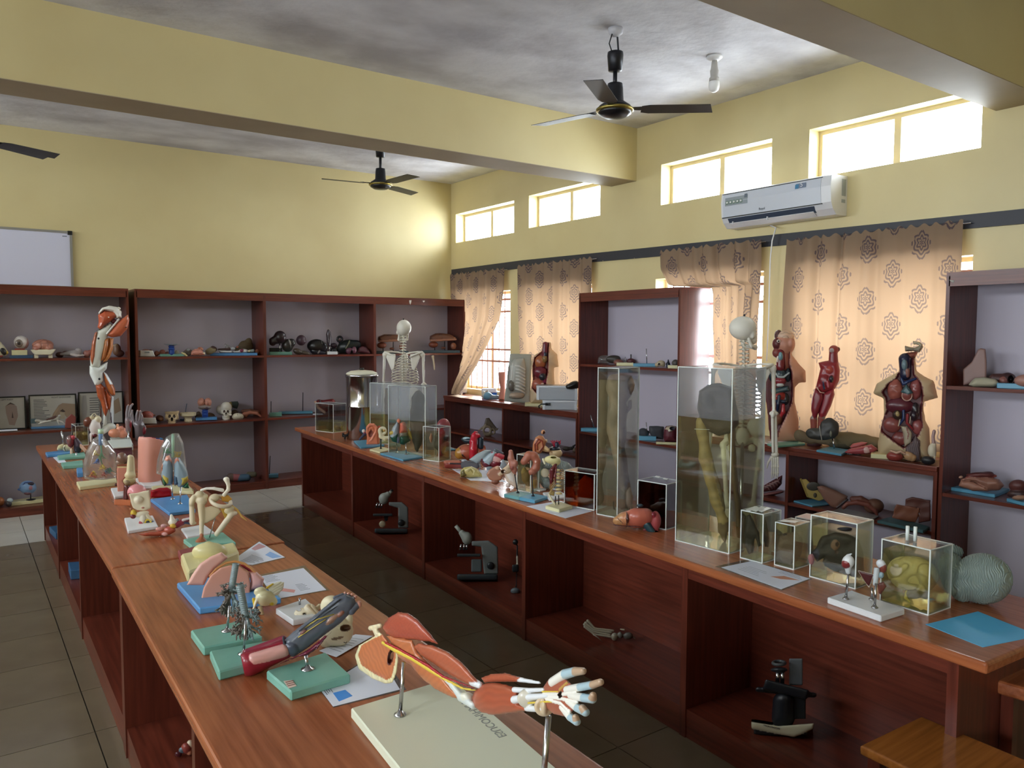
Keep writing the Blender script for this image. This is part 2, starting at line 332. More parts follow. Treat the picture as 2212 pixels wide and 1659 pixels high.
def _rot(X, Z, a):       # picture-plane rotation, a>0 turns clockwise as seen
    c, s = math.cos(math.radians(a)), math.sin(math.radians(a)); return X*c-Z*s, X*s+Z*c
def _dist(p, X, Y, Z):
    if p['t'] == 'c':
        A, Q = np.array(p['p'], float), np.array(p['q'], float); v = Q-A; L2 = max(float(v@v), 1e-9)
        t = np.clip(((X-A[0])*v[0]+(Y-A[1])*v[1]+(Z-A[2])*v[2])/L2, 0, 1)
        return np.sqrt((X-A[0]-t*v[0])**2+(Y-A[1]-t*v[1])**2+(Z-A[2]-t*v[2])**2)-(p['r1']+t*(p['r2']-p['r1']))
    if p['t'] == 'p':
        P = p['P']; n = len(P); d2 = np.full(np.shape(X), 1e18); ins = np.zeros(np.shape(X), bool)
        for i in range(n):
            a, b = P[i], P[(i+1) % n]; e = b-a; wx, wz = X-a[0], Z-a[1]; t = np.clip((wx*e[0]+wz*e[1])/max(e@e, 1e-9), 0, 1)
            d2 = np.minimum(d2, (wx-t*e[0])**2+(wz-t*e[1])**2)
            if a[1] != b[1]: ins ^= ((a[1] > Z) != (b[1] > Z)) & (X < (b[0]-a[0])*(Z-a[1])/(b[1]-a[1])+a[0])
        d2 = np.sqrt(d2)*np.where(ins, -1, 1); Y = np.abs(Y-p['d']-p['gx']*X)
        if p['pil']:
            hgt = p['th']*np.sqrt(np.clip(1-(1-np.clip(-d2, 0, p['pil'])/p['pil'])**2, 0, 1)); return np.where(ins, np.maximum(Y-hgt, d2)*0.75, np.sqrt(d2**2+Y**2))
        w = Y-p['th']+p['rn']; q = d2+p['rn']; return np.sqrt(np.maximum(q, 0)**2+np.maximum(w, 0)**2)+np.minimum(np.maximum(q, w), 0)-p['rn']
    x, y, z = X-p['p'][0], Y-p['p'][1], Z-p['p'][2]
    x, z = _rot(x, z, p['a'])
    if p['t'] == 'e':
        r = p['r']; k0 = np.sqrt((x/r[0])**2+(y/r[1])**2+(z/r[2])**2)+1e-9; k1 = np.sqrt((x/r[0]**2)**2+(y/r[1]**2)**2+(z/r[2]**2)**2)+1e-9
        return k0*(k0-1)/k1
    if p['t'] == 'b':
        rn = min(p['rn'], min(p['r'])*0.9); q = [np.abs(v)-(h-rn) for v, h in zip((x, y, z), p['r'])]
        return np.sqrt(np.maximum(q[0], 0)**2+np.maximum(q[1], 0)**2+np.maximum(q[2], 0)**2)+np.minimum(np.maximum(np.maximum(q[0], q[1]), q[2]), 0)-rn
    if p['tilt']: c, s = math.cos(math.radians(p['tilt'])), math.sin(math.radians(p['tilt'])); y, z = y*c-z*s, y*s+z*c
    return np.sqrt((np.sqrt(x*x+z*z)-p['R'])**2+y*y)-p['r']
_W = [(RNG.normal(size=3), RNG.uniform(0, 6.28)) for _ in range(10)]
def _warp(X, Y, Z, f):
    w = 0
    for i, (k, ph) in enumerate(_W):
        k = k/np.linalg.norm(k)*(1+0.35*i/10); w = w+np.sin(f*(k[0]*X+k[1]*Y+k[2]*Z)+ph)
    return w/3.0
def _bump(b, X, Y, Z):
    if b[0] == 'n': return b[1]*_warp(X, Y, Z, b[2])
    if b[0] == 'g': return b[1]*np.exp(-(_warp(X, Y, Z, b[2])/0.32)**2)
    if b[0] == 's':                       # ridges along a picture direction
        x, z = _rot(X, Z, b[3]); return b[1]*np.sin(b[2]*(z+(b[4] if len(b) > 4 else 0.25)*_warp(X, Y, Z, b[2]*0.12)/b[2]*6))
    return 0
def _field(prims, X, Y, Z, k, bumps):
    f = None
    for p in prims:
        if p.get('sub'): continue
        d = _dist(p, X, Y, Z)
        if f is None: f = d
        elif k > 0: h = np.maximum(k-np.abs(f-d), 0)/k; f = np.minimum(f, d)-h*h*k*0.25
        else: f = np.minimum(f, d)
    for b in bumps: f = f+_bump(b, X, Y, Z)
    for p in prims:
        if p.get('sub'): f = np.maximum(f, -_dist(p, X, Y, Z))
    return f
_COR = [(0, 0), (1, 0), (0, 1), (1, 1)]
def _surfnet(f):
    n = np.array(f.shape)-1; acc = np.zeros((*n, 3), np.float32); cnt = np.zeros(n, np.float32); neg = f < 0
    sl = lambda o: tuple(slice(o[i], o[i]+n[i]) for i in range(3))
    for ax in range(3):
        o1, o2 = [i for i in range(3) if i != ax]
        for b, c in _COR:
            p = [0, 0, 0]; p[o1], p[o2] = b, c; q = list(p); q[ax] = 1
            A, Bv = f[sl(p)], f[sl(q)]; m = neg[sl(p)] != neg[sl(q)]
            t = np.where(m, A/np.where(m, A-Bv, 1), 0); mf = m.astype(np.float32)
            acc[..., ax] += t; acc[..., o1] += b*mf; acc[..., o2] += c*mf; cnt += mf
    act = cnt > 0; vid = -np.ones(n, np.int64); vid[act] = np.arange(act.sum()); idx = np.argwhere(act)
    V = idx+acc[act]/cnt[act][:, None]; F = []
    for ax in range(3):
        o1, o2 = (ax+1) % 3, (ax+2) % 3
        s0 = [slice(None)]*3; s1 = [slice(None)]*3; s0[ax] = slice(0, n[ax]); s1[ax] = slice(1, n[ax]+1)
        for o in (o1, o2): s0[o] = slice(1, n[o]); s1[o] = slice(1, n[o])
        a, b = neg[tuple(s0)], neg[tuple(s1)]; m = a != b; ii = np.argwhere(m)
        if not len(ii): continue
        ii = ii+np.array([0 if i == ax else 1 for i in range(3)]); e1 = np.zeros(3, int); e2 = np.zeros(3, int); e1[o1] = 1; e2[o2] = 1
        g = lambda v: vid[v[:, 0], v[:, 1], v[:, 2]]
        Q = np.stack([g(ii-e1-e2), g(ii-e2), g(ii), g(ii-e1)], 1); fl = ~a[m]
        Q[fl] = Q[fl][:, ::-1]; F.append(Q)
    return V, (np.concatenate(F) if F else np.zeros((0, 4), int))
def _pal(c): return np.array(lin(c), np.float32)
def fast_mesh(name, V, Q, cols=None):
    me = bpy.data.meshes.new(name); me.vertices.add(len(V)); me.vertices.foreach_set('co', np.asarray(V, np.float32).ravel())
    me.loops.add(Q.size); me.loops.foreach_set('vertex_index', Q.astype(np.int32).ravel()); me.polygons.add(len(Q))
    me.polygons.foreach_set('loop_start', np.arange(0, Q.size, Q.shape[1], dtype=np.int32))
    if cols is not None:
        a = me.color_attributes.new('Col', 'FLOAT_COLOR', 'POINT'); a.data.foreach_set('color', np.concatenate([cols, np.ones((len(V), 1), np.float32)], 1).astype(np.float32).ravel())
    me.update(calc_edges=True); me.polygons.foreach_set('use_smooth', [True]*len(Q)); return me
def flatten(prims):
    out = []
    for p in prims:
        if isinstance(p, list): out += flatten(p)
        else: out.append(p)
    return out
class It:
    """one thing; its parts are written in the pixel frame fr=(ox,oy,scale) of the photograph and become solids of real size and depth"""
    def __init__(s, name, label, cat, fr, base, z=HD, wy=None, wx=None, group=None, xyz=None):
        s.fr = fr; px, py = s.px(*base[:2])
        if xyz is not None: b = np.array(xyz, float)
        elif wy is not None: b = ony(px, py, wy)
        elif wx is not None: b = onx(px, py, wx)
        else: b = onz(px, py, z)
        s.shift = 0.0
        if wy is not None or wx is not None:
            if z is not None: s.shift = z-b[2]; b = np.array([b[0], b[1], z])
        h = b[:2]/np.linalg.norm(b[:2]); s.ey = np.array([h[0], h[1], 0]); s.ex = np.array([h[1], -h[0], 0]); s.b = b
        s.ph = math.atan2(-h[0], h[1]); s.u = float((b-CAMP)@_f)/FPX/fr[2]
        s.root = empty(name, b, s.ph); tag(s.root, label, cat, group)
        s.z0 = b[2]
    def px(s, x, y): return s.fr[0]+x/s.fr[2], s.fr[1]+y/s.fr[2]
    def arr(s, P):      # (x, depth, -y) in frame units -> local metres
        P = np.asarray(P, float).reshape(-1, 3); X = s.fr[0]+P[:, 0]/s.fr[2]; Yp = s.fr[1]-P[:, 2]/s.fr[2]
        D = _r[None]*((X-1106)/FPX)[:, None]-_u[None]*((Yp-829.5)/FPX)[:, None]+_f[None]
        b0 = s.b-np.array([0, 0, s.shift]); t = ((b0-CAMP)@s.ey+P[:, 1]*s.u)/(D@s.ey)
        W = CAMP+D*t[:, None]-b0; return np.stack([W@s.ex, W@s.ey, W[:, 2]], 1)
    def pt(s, x, y, d=0): return Vector(s.arr([(x, d, -y)])[0])
    def loc(s, w): w = np.asarray(w, float)-s.b; return Vector((w@s.ex, w@s.ey, w[2]))
    def zpt(s, x, y, z):  # point of the frame on the horizontal plane z (world)
        return s.loc(onz(*s.px(x, y), z-s.shift)+np.array([0, 0, s.shift]))
    def sdf(s, name, prims, mat=None, n=40, k=0.0, bumps=(), parent=None, streak=None, dark=0.0, floor=True, label=None):
        prims = flatten(prims); lo = np.min([_bb(p)[0] for p in prims if not p.get('sub')], 0); hi = np.max([_bb(p)[1] for p in prims if not p.get('sub')], 0)
        h = float(np.max(hi-lo))/n; amp = sum(abs(b[1]) for b in bumps); lo = lo-2.2*h-amp-k*0.3; hi = hi+2.2*h+amp+k*0.3
        dim = np.maximum(np.ceil((hi-lo)/h).astype(int)+1, 4)
        X, Y, Z = np.meshgrid(*[lo[i]+h*np.arange(dim[i]) for i in range(3)], indexing='ij')
        f = _field(prims, X, Y, Z, k, bumps); V, Q = _surfnet(f.astype(np.float32)); P = lo+V*h
        add = [p for p in prims if not p.get('sub')]; sub = [p for p in prims if p.get('sub') and p['c']]
        D = np.stack([_dist(p, P[:, 0], P[:, 1], P[:, 2]) for p in add], 1); cols = np.stack([_pal(p['c']) for p in add])[np.argmin(D, 1)]
        for p in sub:
            dd = np.abs(_dist(p, P[:, 0], P[:, 1], P[:, 2])) < h*0.9; cols[dd] = _pal(p['c'])
        if streak:
            x, z = _rot(P[:, 0], P[:, 2], streak[0]); w = np.sin(streak[1]*z+1.5*_warp(P[:, 0], P[:, 1], P[:, 2], streak[1]*0.25)); cols = cols*(1+streak[2]*w)[:, None]
        if dark:
            for b in bumps:
                if b[0] == 'g': cols = cols*(1-dark*np.exp(-(_warp(P[:, 0], P[:, 1], P[:, 2], b[2])/0.32)**2))[:, None]
        W = s.arr(P)
        if floor: W[:, 2] = np.maximum(W[:, 2], 0.0004)
        o = link(name, fast_mesh(name, W, Q, np.clip(cols, 0, 1)), parent or s.root, mat or GLOSS)
        if label: o['label'] = label
        return o
    def board(s, name, pts, th, mat, z=None, parent=None, bev=0.003, label=None):
        """flat board whose TOP face has the frame corners pts; th metres thick, standing on world height z"""
        z = s.z0 if z is None else z; P = [s.zpt(x, y, z+th) for x, y in pts]
        m = MB().prism(P, (0, 0, -th))
        if bev: m.bevel(min(bev, th*0.3), 1)
        o = m.build(name, mat, parent or s.root)
        if label: o['label'] = label
        return o
    def rod(s, name, p, q, r, mat, parent=None, seg=10, foot=0):
        m = MB().tube([s.pt(*p), s.pt(*q)], r*s.u, seg)
        if foot:
            c = s.pt(*p); m.lathe([(r*s.u*foot, 0), (r*s.u*foot, 0.002), (r*s.u*1.5, 0.005), (r*s.u, 0.012)], c, 16)
        return m.build(name, mat, parent or s.root, True)
    def stand(s, name, x, y, top, r, mat, z=None, parent=None, foot=3.0):
        """vertical rod standing at frame point (x,y) on world height z up to frame height y=top"""
        z = s.z0 if z is None else z; b = s.zpt(x, y, z); du = b.y/s.u; t = s.pt(top[0], top[1], du); m = MB().tube([b, Vector((b.x+(t.x-b.x), b.y, t.z))], r*s.u, 10)
        if foot: m.lathe([(r*s.u*foot, 0), (r*s.u*foot, 0.0025), (r*s.u*1.6, 0.006), (r*s.u, 0.012)], b, 16)
        return m.build(name, mat, parent or s.root, True)
    def tubes(s, name, paths, mat, parent=None, seg=8, label=None):
        m = MB()
        for pts, r in paths: m.tube([s.pt(*p) for p in pts], [v*s.u for v in r] if isinstance(r, (list, tuple)) else r*s.u, seg)
        o = m.build(name, mat, parent or s.root, True)
        if label: o['label'] = label
        return o
def text(name, body, size, mat, parent, M, ext=0.0004):
    cu = bpy.data.curves.new(name, 'FONT'); cu.body = body; cu.size = size; cu.extrude = ext; cu.align_x = 'CENTER'; cu.align_y = 'CENTER'
    o = bpy.data.objects.new(name, cu); COL.objects.link(o); o.parent = parent; bpy.context.view_layer.update()
    me = bpy.data.meshes.new_from_object(o.evaluated_get(bpy.context.evaluated_depsgraph_get())); bpy.data.objects.remove(o)
    me.materials.clear(); o = link(name, me, parent, mat); o.matrix_local = M; return o
def frame3(o, ex, ey):      # matrix with x axis ex, y axis ey at o
    ex = Vector(ex).normalized(); ey = Vector(ey); ey = (ey-ex*ey.dot(ex)).normalized(); ez = ex.cross(ey)
    return Matrix(((ex.x, ey.x, ez.x, o[0]), (ex.y, ey.y, ez.y, o[1]), (ex.z, ey.z, ez.z, o[2]), (0, 0, 0, 1)))
def jar(it, Lp, Mp, Rp, top, level, fl=None, fl2=None, wall=None, lidm=None, strips=True):
    """acrylic specimen box standing on the desk: Lp, Mp, Rp bottom corners (left, nearest, right) in the frame; top: y of the nearest top corner; level: y of fluid at that edge"""
    fl = fl or FLUID; wall = wall or ACRYL; z = it.z0; Mw = it.zpt(*Mp, z); Rw = it.zpt(*Rp, z); Lw = it.zpt(*Lp, z)
    e1 = (Rw-Mw); w = e1.length; e1 = e1/w; e2 = Vector((-e1.y, e1.x, 0)); dp = (Lw-Mw).dot(e2)
    if dp < 0: e2 = -e2; dp = -dp
    du = Mw.y/it.u; H = it.pt(Mp[0], top, du).z; HF = it.pt(Mp[0], level, du).z if level is not None else 0
    P = lambda a, b, c: Mw+e1*a+e2*b+Vector((0, 0, c)); t = 0.004
    def slab(name, a0, a1, b0, b1, c0, c1, mat):
        return MB().prism([P(a0, b0, c0), P(a1, b0, c0), P(a1, b1, c0), P(a0, b1, c0)], (0, 0, c1-c0)).build(name, mat, it.root)
    for q in ((0, w, 0, t), (0, w, dp-t, dp), (0, t, t, dp-t), (w-t, w, t, dp-t)):
        if wall is FOG and HF: slab('side_pane', q[0], q[1], q[2], q[3], t, HF, ACRYL); slab('fogged_pane', q[0], q[1], q[2], q[3], HF, H-t, FOG)
        else: slab('side_pane', q[0], q[1], q[2], q[3], t, H-t, wall)
    slab('base_plate', 0, w, 0, dp, 0, t, EDGE)
    slab('lid', 0, w, 0, dp, H-t, H, lidm or wall)
    if strips:
        s_ = 0.0035
        for a, b in ((0, 0), (w, 0), (0, dp), (w, dp)): slab('edge_strip', a-s_*(a > 0)-0.0002, a+s_*(a == 0)+0.0002, b-s_*(b > 0)-0.0002, b+s_*(b == 0)+0.0002, 0, H, EDGE)
        for a0, a1, b0, b1 in ((0, w, 0, s_), (0, w, dp-s_, dp), (0, s_, s_, dp-s_), (w-s_, w, s_, dp-s_)): slab('edge_strip', a0, a1, b0, b1, H-s_, H+0.0004, EDGE)
    if HF: slab('preserving_fluid', t*1.3, w-t*1.3, t*1.3, dp-t*1.3, t*1.2, HF, fl)
    it.jc = P(w/2, dp/2, 0); it.jd = (Mw.y+ (e1*w/2+e2*dp/2).y)/it.u; it.jw, it.jp, it.jH = w, dp, H
    return it
# ------------------------------------------------------------------ fixtures
def fan(label, anchor, zhub, tips, hookrod=True, group=None):
    root = empty('ceiling_fan', (anchor[0], anchor[1], zhub)); tag(root, label, 'fan'); H = CZ-zhub
    if hookrod:
        MB().tube([(0.01, 0, H), (0.03, 0, H-0.17)], 0.006, 8).build('hook', DKMET, root); MB().lathe([(0.05, 0), (0.045, -0.03), (0.02, -0.05)], (0, 0, H)).build('ceiling_mount', CEILM, root, True)
        MB().tube([(-0.03, 0, H-0.04), (-0.045, 0.01, H-0.1), (-0.01, 0, H-0.19)], 0.004, 6).build('cable', BLACK, root)
        zt = H-0.15
    else: zt = H
    MB().lathe([(0.05, zt), (0.052, zt-0.02), (0.044, zt-0.115), (0.02, zt-0.12)]).build('canopy', DKMET, root, True)
    MB().lathe([(0.014, zt-0.1), (0.014, 0.12)], seg=12).build('down_rod', DKMET, root, True)
    MB().lathe([(0.048, 0.16), (0.052, 0.13), (0.056, 0.05), (0.10, 0.02), (0.115, 0.0)]).build('motor_housing', DKMET, root, True)
    MB().lathe([(0.113, 0.004), (0.122, 0.0), (0.122, -0.012), (0.113, -0.018)]).build('brass_ring', flat('aged_brass', '#9a8a4a', 0.3, 0.9), root, True)
    MB().lathe([(0.11, -0.01), (0.105, -0.03), (0.07, -0.05), (0.02, -0.055)]).build('motor_cap', BLACK, root, True)
    for tx, ty in tips:
        a = math.atan2(ty-anchor[1], tx-anchor[0]); R_ = Matrix.Rotation(a, 4, 'Z')
        ln = 0.60
        pts = [(0.17, -0.045, 0.005), (0.22, -0.062, 0.007), (ln, -0.062, 0.007), (ln+0.035, 0.062, -0.009), (0.22, 0.062, -0.009), (0.17, 0.045, -0.007)]
        m = MB().prism(pts, (0, 0, -0.003)); m.xf(R_); b = m.build('blade', DKMET, root)
        m = MB().prism([(0.08, -0.02, 0.0), (0.2, -0.025, 0.004), (0.2, 0.025, -0.003), (0.08, 0.02, 0)], (0, 0, 0.005)); m.xf(R_); m.build('blade_arm', DKMET, root)
        for q in (0.19, 0.21): mm = MB().lathe([(0.005, 0), (0.004, 0.004)], (q, 0, 0.006), 8); mm.xf(R_); mm.build('screw', CHROME, b)
    return root
zf = 2.98
a1 = onz(1340, 62, CZ); a1 = (3.52, 3.80)
hub1 = ony(1328, 236, 3.80); zf = hub1[2]
fan('black three-bladed ceiling fan between the beams beside the bulb', (hub1[0], 3.80), zf, [onz(1265, 150, zf)[:2], onz(1170, 269, zf)[:2], onz(1565, 233, zf)[:2]])
hub2 = ony(822, 398, 7.55); zf2 = hub2[2]
fan('black ceiling fan beyond the far beam above the first bookcase skeleton', (hub2[0], 7.55), zf2, [onz(655, 382, zf2)[:2], onz(922, 371, zf2)[:2], onz(898, 419, zf2)[:2]], False)
t3 = ony(128, 338, 7.3); zf3 = t3[2]; e3 = onz(-40, 302, zf3); dv = (e3-t3)[:2]; dv = dv/np.linalg.norm(dv); h3 = t3[:2]+dv*0.635
fan('ceiling fan mostly cut off by the left edge, one blade showing', (float(h3[0]), float(h3[1])), zf3, [t3[:2], h3+np.array([0.5, 0.4]), h3+np.array([-0.6, 0.2])], False)
bl = empty('light_bulb', (4.43, 3.76, CZ)); tag(bl, 'white bulb hanging under the ceiling near the clerestory windows', 'bulb')
MB().lathe([(0.055, 0), (0.055, -0.012), (0.03, -0.03)]).build('ceiling_rose', WHITE, bl, True)
MB().lathe([(0.018, -0.028), (0.026, -0.09), (0.03, -0.1), (0.026, -0.14), (0.034, -0.15), (0.036, -0.175)]).build('lamp_holder', flat('grey_bulb_neck', '#b5b2ac', 0.5), bl, True)
MB().lathe([(0.036, -0.175), (0.038, -0.21), (0.03, -0.235), (0.012, -0.247)]).build('bulb_globe', flat('opal_bulb', '#f0f0ee', 0.4), bl, True)
# air conditioner: local x along -Y of the room (to the right in view), y towards the room
ac = empty('air_conditioner', (WX, 4.275, 2.575), -math.pi/2); tag(ac, 'white split air conditioner on the wall under the clerestory windows', 'air conditioner')
ACW = flat('air_conditioner_white', '#d9dade', 0.3); AW, AH, AD = 0.985, 0.285, 0.21
prof = [(0, 0.0), (-0.13, 0.0), (-0.175, 0.04), (-0.20, 0.085), (-AD, 0.2), (-0.20, AH-0.01), (-0.17, AH), (0, AH)]
MB().prism([(0, y, z) for y, z in prof], (AW, 0, 0)).build('housing', ACW, ac)
pf = [(-0.203, 0.082), (-AD-0.004, 0.2), (-0.205, AH-0.022)]
m = MB(); m.prism([(0.02, y, z) for y, z in pf]+[(0.02, -0.19, 0.2)], (AW-0.10, 0, 0)); m.build('front_panel', flat('brushed_panel', '#c3c8d2', 0.3), ac)
box('seam', 0.012, AW-0.07, -0.209, -0.17, 0.076, 0.082, BLACK, ac); box('seam', 0.012, AW-0.07, -0.207, -0.17, AH-0.02, AH-0.015, BLACK, ac)
m = MB().prism([(0.06, -0.197, 0.07), (0.06, -0.165, 0.025), (0.06, -0.12, 0.03), (0.06, -0.15, 0.072)], (AW-0.2, 0, 0)); m.build('air_outlet', flat('dark_outlet', '#3c4658', 0.5), ac)
m = MB().prism([(0.07, -0.187, 0.03), (0.07, -0.148, 0.004), (0.07, -0.145, 0.008), (0.07, -0.183, 0.035)], (AW-0.22, 0, 0)); m.build('louvre', ACW, ac)
for k in range(2): box('louvre_clip', 0.1+0.33*k, 0.108+0.33*k, -0.19, -0.15, 0.02, 0.045, ACW, ac)
def on_panel(x0, x1, z0, z1, name, mat, parent=ac, off=0.0015):
    yz = lambda z: -0.207-0.007*(1-abs((z-0.19)/0.09)); return MB().prism([(x0, yz(z0)-off, z0), (x1, yz(z0)-off, z0), (x1, yz(z1)-off, z1), (x0, yz(z1)-off, z1)], (0, -0.0008, 0)).build(name, mat, parent)
st = on_panel(0.045, 0.265, 0.17, 0.235, 'feature_sticker', flat('grey_sticker', '#8f979b', 0.5))
for k in range(5): on_panel(0.055+0.034*k, 0.08+0.034*k, 0.182, 0.21, 'shield_icon', flat('shield_green', '#5f7a66', 0.5), st, 0.003); on_panel(0.061+0.034*k, 0.074+0.034*k, 0.189, 0.204, 'shield_centre', WHITE, st, 0.0042)
on_panel(0.235, 0.262, 0.215, 0.245, 'round_badge', flat('badge_slate', '#66707c', 0.4), st, 0.003)
st2 = on_panel(0.70, 0.785, 0.215, 0.25, 'rating_sticker', flat('rating_slate', '#6d7a90', 0.5)); on_panel(0.695, 0.725, 0.213, 0.245, 'rating_disc', flat('rating_blue', '#3a78a0', 0.4), st2, 0.003)
text('rating_number', '5', 0.045, WHITE, ac, frame3((0.75, -0.2155, 0.237), (1, 0, 0), (0, 0.05, 1)))
text('maker_lettering', 'Royal', 0.026, flat('lettering_grey', '#5c6270', 0.4), ac, frame3((0.40, -0.2105, 0.108), (1, 0, 0), (0, -0.1, 1)))
box('side_vent', AW, AW+0.002, -0.07, -0.02, 0.14, 0.26, flat('vent_grey', '#99a0a8', 0.5), ac); box('side_label', AW, AW+0.002, -0.07, -0.025, 0.09, 0.115, flat('vent_grey', '#99a0a8', 0.5), ac)
pw = empty('power_cable', (WX, 3.9, 2.57)); tag(pw, 'thin white cable running down the wall from the air conditioner', 'cable')
cp = [onx(px, py, 5.285) for px, py in ((1676, 492), (1668, 520), (1664, 560), (1662, 620), (1660, 700), (1656, 780))]
MB().tube([Vector((5.345, 3.97, 2.59))-Vector(pw.location)]+[Vector(p)-Vector(pw.location) for p in cp], 0.0055, 6).build('flex', WHITE, pw, True)
# curtain rail board and curtains
rl = empty('curtain_board', (5.34, 8.86, 2.5)); tag(rl, 'long black board along the window wall that carries the curtains', 'curtain rail')
m = MB(); yy = [8.86, 7.3, 5.4, 2.1, 0.9]; zz = [2.50, 2.505, 2.475, 2.43, 2.41]
for i in range(4): m.prism([(0, yy[i]-8.86, zz[i]-2.5-0.045), (0, yy[i+1]-8.86, zz[i+1]-2.5-0.045), (0, yy[i+1]-8.86, zz[i+1]-2.5+0.045), (0, yy[i]-8.86, zz[i]-2.5+0.045)], (0.02, 0, 0))
m.build('board', flat('black_painted_board', '#2b2c34', 0.5), rl)
m = MB()
for k in range(14): m.tube([(-0.004, -0.25-0.45*k, (2.5-0.013*k*0.75)-2.5), (0.003, -0.25-0.45*k, (2.5-0.013*k*0.75)-2.5)], 0.006, 6)
tag(m.build('screw_heads', CHROME, rl), kind='stuff')
def curtain_mat():
    t = NT('damask_curtain'); t.n.remove(t.b); uv = t.add('ShaderNodeUVMap'); sx = t.add('ShaderNodeSeparateXYZ'); t.link(uv.outputs[0], sx.inputs[0])
    cw, ch = 0.30, 0.36; col = t.math('DIVIDE', sx.outputs[0], cw); ci = t.math('FLOOR', col); odd = t.math('MODULO', ci, 2.0)
    a = t.math('SUBTRACT', t.math('FRACT', col), 0.5); row = t.math('ADD', t.math('DIVIDE', sx.outputs[1], ch), t.math('MULTIPLY', odd, 0.5)); b = t.math('SUBTRACT', t.math('FRACT', row), 0.5)
    ax = t.math('MULTIPLY', t.math('ABSOLUTE', a), 1.0); by = t.math('MULTIPLY', b, 1.2)
    th = t.math('ARCTAN2', by, ax); r = t.math('POWER', t.math('ADD', t.math('MULTIPLY', ax, ax), t.math('MULTIPLY', by, by)), 0.5)
    edge = t.math('MULTIPLY_ADD', t.math('COSINE', t.math('MULTIPLY', th, 9.0)), 0.045, 0.30); edge = t.math('MULTIPLY_ADD', t.math('SINE', th), 0.05, edge)
    inside = t.math('LESS_THAN', r, edge)
    ring = t.math('SINE', t.math('ADD', t.math('MULTIPLY', r, 62.0), t.math('MULTIPLY', t.math('COSINE', t.math('MULTIPLY', th, 6.0)), 1.8)))
    pat = t.math('MULTIPLY', inside, t.math('GREATER_THAN', ring, 0.0))
    mx = t.add('ShaderNodeMix', data_type='RGBA'); t.link(pat, mx.inputs[0]); mx.inputs[6].default_value = (*lin('#84715f'), 1); mx.inputs[7].default_value = (*lin('#50464c'), 1)
    mx2 = t.add('ShaderNodeMix', data_type='RGBA'); t.link(pat, mx2.inputs[0]); mx2.inputs[6].default_value = (*lin('#cfa883'), 1); mx2.inputs[7].default_value = (*lin('#a18672'), 1)
    df = t.add('ShaderNodeBsdfDiffuse'); t.link(mx.outputs[2], df.inputs[0]); tr = t.add('ShaderNodeBsdfTranslucent'); t.link(mx2.outputs[2], tr.inputs[0])
    ms = t.add('ShaderNodeMixShader'); ms.inputs[0].default_value = 0.105; t.link(df.outputs[0], ms.inputs[1]); t.link(tr.outputs[0], ms.inputs[2]); t.link(ms.outputs[0], t.out.inputs[0]); return t.m
CURT = curtain_mat()
def curtain(label, edges, width, seed, folds, amp=0.03, xb=5.285):
    """edges: rows top to bottom of (z, y_left, y_right, dx); width: cloth width"""
    rg = random.Random(seed); nu, nv = 120, 40; root = empty('curtain', (xb, edges[0][1], edges[0][0])); tag(root, label, 'curtain', 'patterned curtains on the window wall')
    ph = [rg.uniform(0, 6.28) for _ in range(6)]; V = []; UV = []
    for j in range(nv+1):
        s = j/nv*(len(edges)-1); i = min(int(s), len(edges)-2); f = s-i; e = [edges[i][q]*(1-f)+edges[i+1][q]*f for q in range(4)]
        for k in range(nu+1):
            u = k/nu; w = u+0.012*math.sin(u*11+ph[0]+0.6*s); fr = folds*2*math.pi
            off = math.sin(fr*w+ph[1]+0.25*s)*0.6+0.3*math.sin(fr*0.53*w+ph[2]-0.3*s)+0.25*math.sin(fr*1.7*w+ph[3])
            am = amp*(0.75+0.4*math.sin(u*5+ph[4])); x = xb+e[3]-am*off-0.02; y = e[1]+(e[2]-e[1])*u+0.4*am*math.cos(fr*w+ph[1])
            if e[0] < 2.16 and y > 8.41: x = 5.296+0.6*(x-5.24)*0.4 if x > 5.24 else 5.297
            V.append((min(x, 5.335)-xb, y-edges[0][1], e[0]-edges[0][0]+(0.012*math.sin(fr*2*u+ph[5]) if j == 0 else 0))); UV.append((u*width+seed*0.37, -(e[0]-2.5)))
    F = [(j*(nu+1)+k, j*(nu+1)+k+1, (j+1)*(nu+1)+k+1, (j+1)*(nu+1)+k) for j in range(nv) for k in range(nu)]
    me = bpy.data.meshes.new('cloth'); me.from_pydata(V, [], F); me.update(); ul = me.uv_layers.new(name='UVMap')
    ul.data.foreach_set('uv', [c for p in me.polygons for vi in p.vertices for c in UV[vi]])
    o = link('cloth', me, root, CURT, True); MB().tube([(0.02, 0.03, -0.015), (0.02, edges[0][2]-edges[0][1]-0.03, -0.015)], 0.005, 6).build('curtain_wire', CHROME, root); return root
curtain('damask curtain in the far corner pulled aside so the barred window shows', [(2.47, 8.78, 7.56, 0), (2.25, 8.76, 7.56, 0), (1.9, 8.74, 7.62, 0), (1.6, 8.70, 7.82, -0.02), (1.35, 8.70, 8.0, -0.06), (1.15, 8.72, 8.14, -0.12), (1.0, 8.68, 8.20, -0.18), (0.95, 8.66, 8.18, -0.20)], 1.9, 1, 9, 0.03)
curtain('damask curtain behind the small torso and rib cage panel', [(2.48, 7.30, 6.01, 0), (2.0, 7.28, 6.02, 0), (1.5, 7.24, 6.03, 0), (1.2, 7.2, 6.04, 0), (1.02, 7.0, 6.05, 0), (0.96, 6.8, 6.05, 0)], 1.9, 2, 8, 0.02, 5.30)
curtain('damask curtain behind the tall single bookcase and near skeleton', [(2.46, 5.07, 3.97, 0), (2.3, 5.06, 3.97, 0), (2.14, 4.95, 3.98, 0), (2.10, 4.45, 3.98, 0), (1.8, 4.44, 4.0, 0), (1.5, 4.42, 4.0, 0), (1.2, 4.42, 4.02, 0), (0.93, 4.42, 4.02, 0)], 1.8, 3, 7, 0.028)
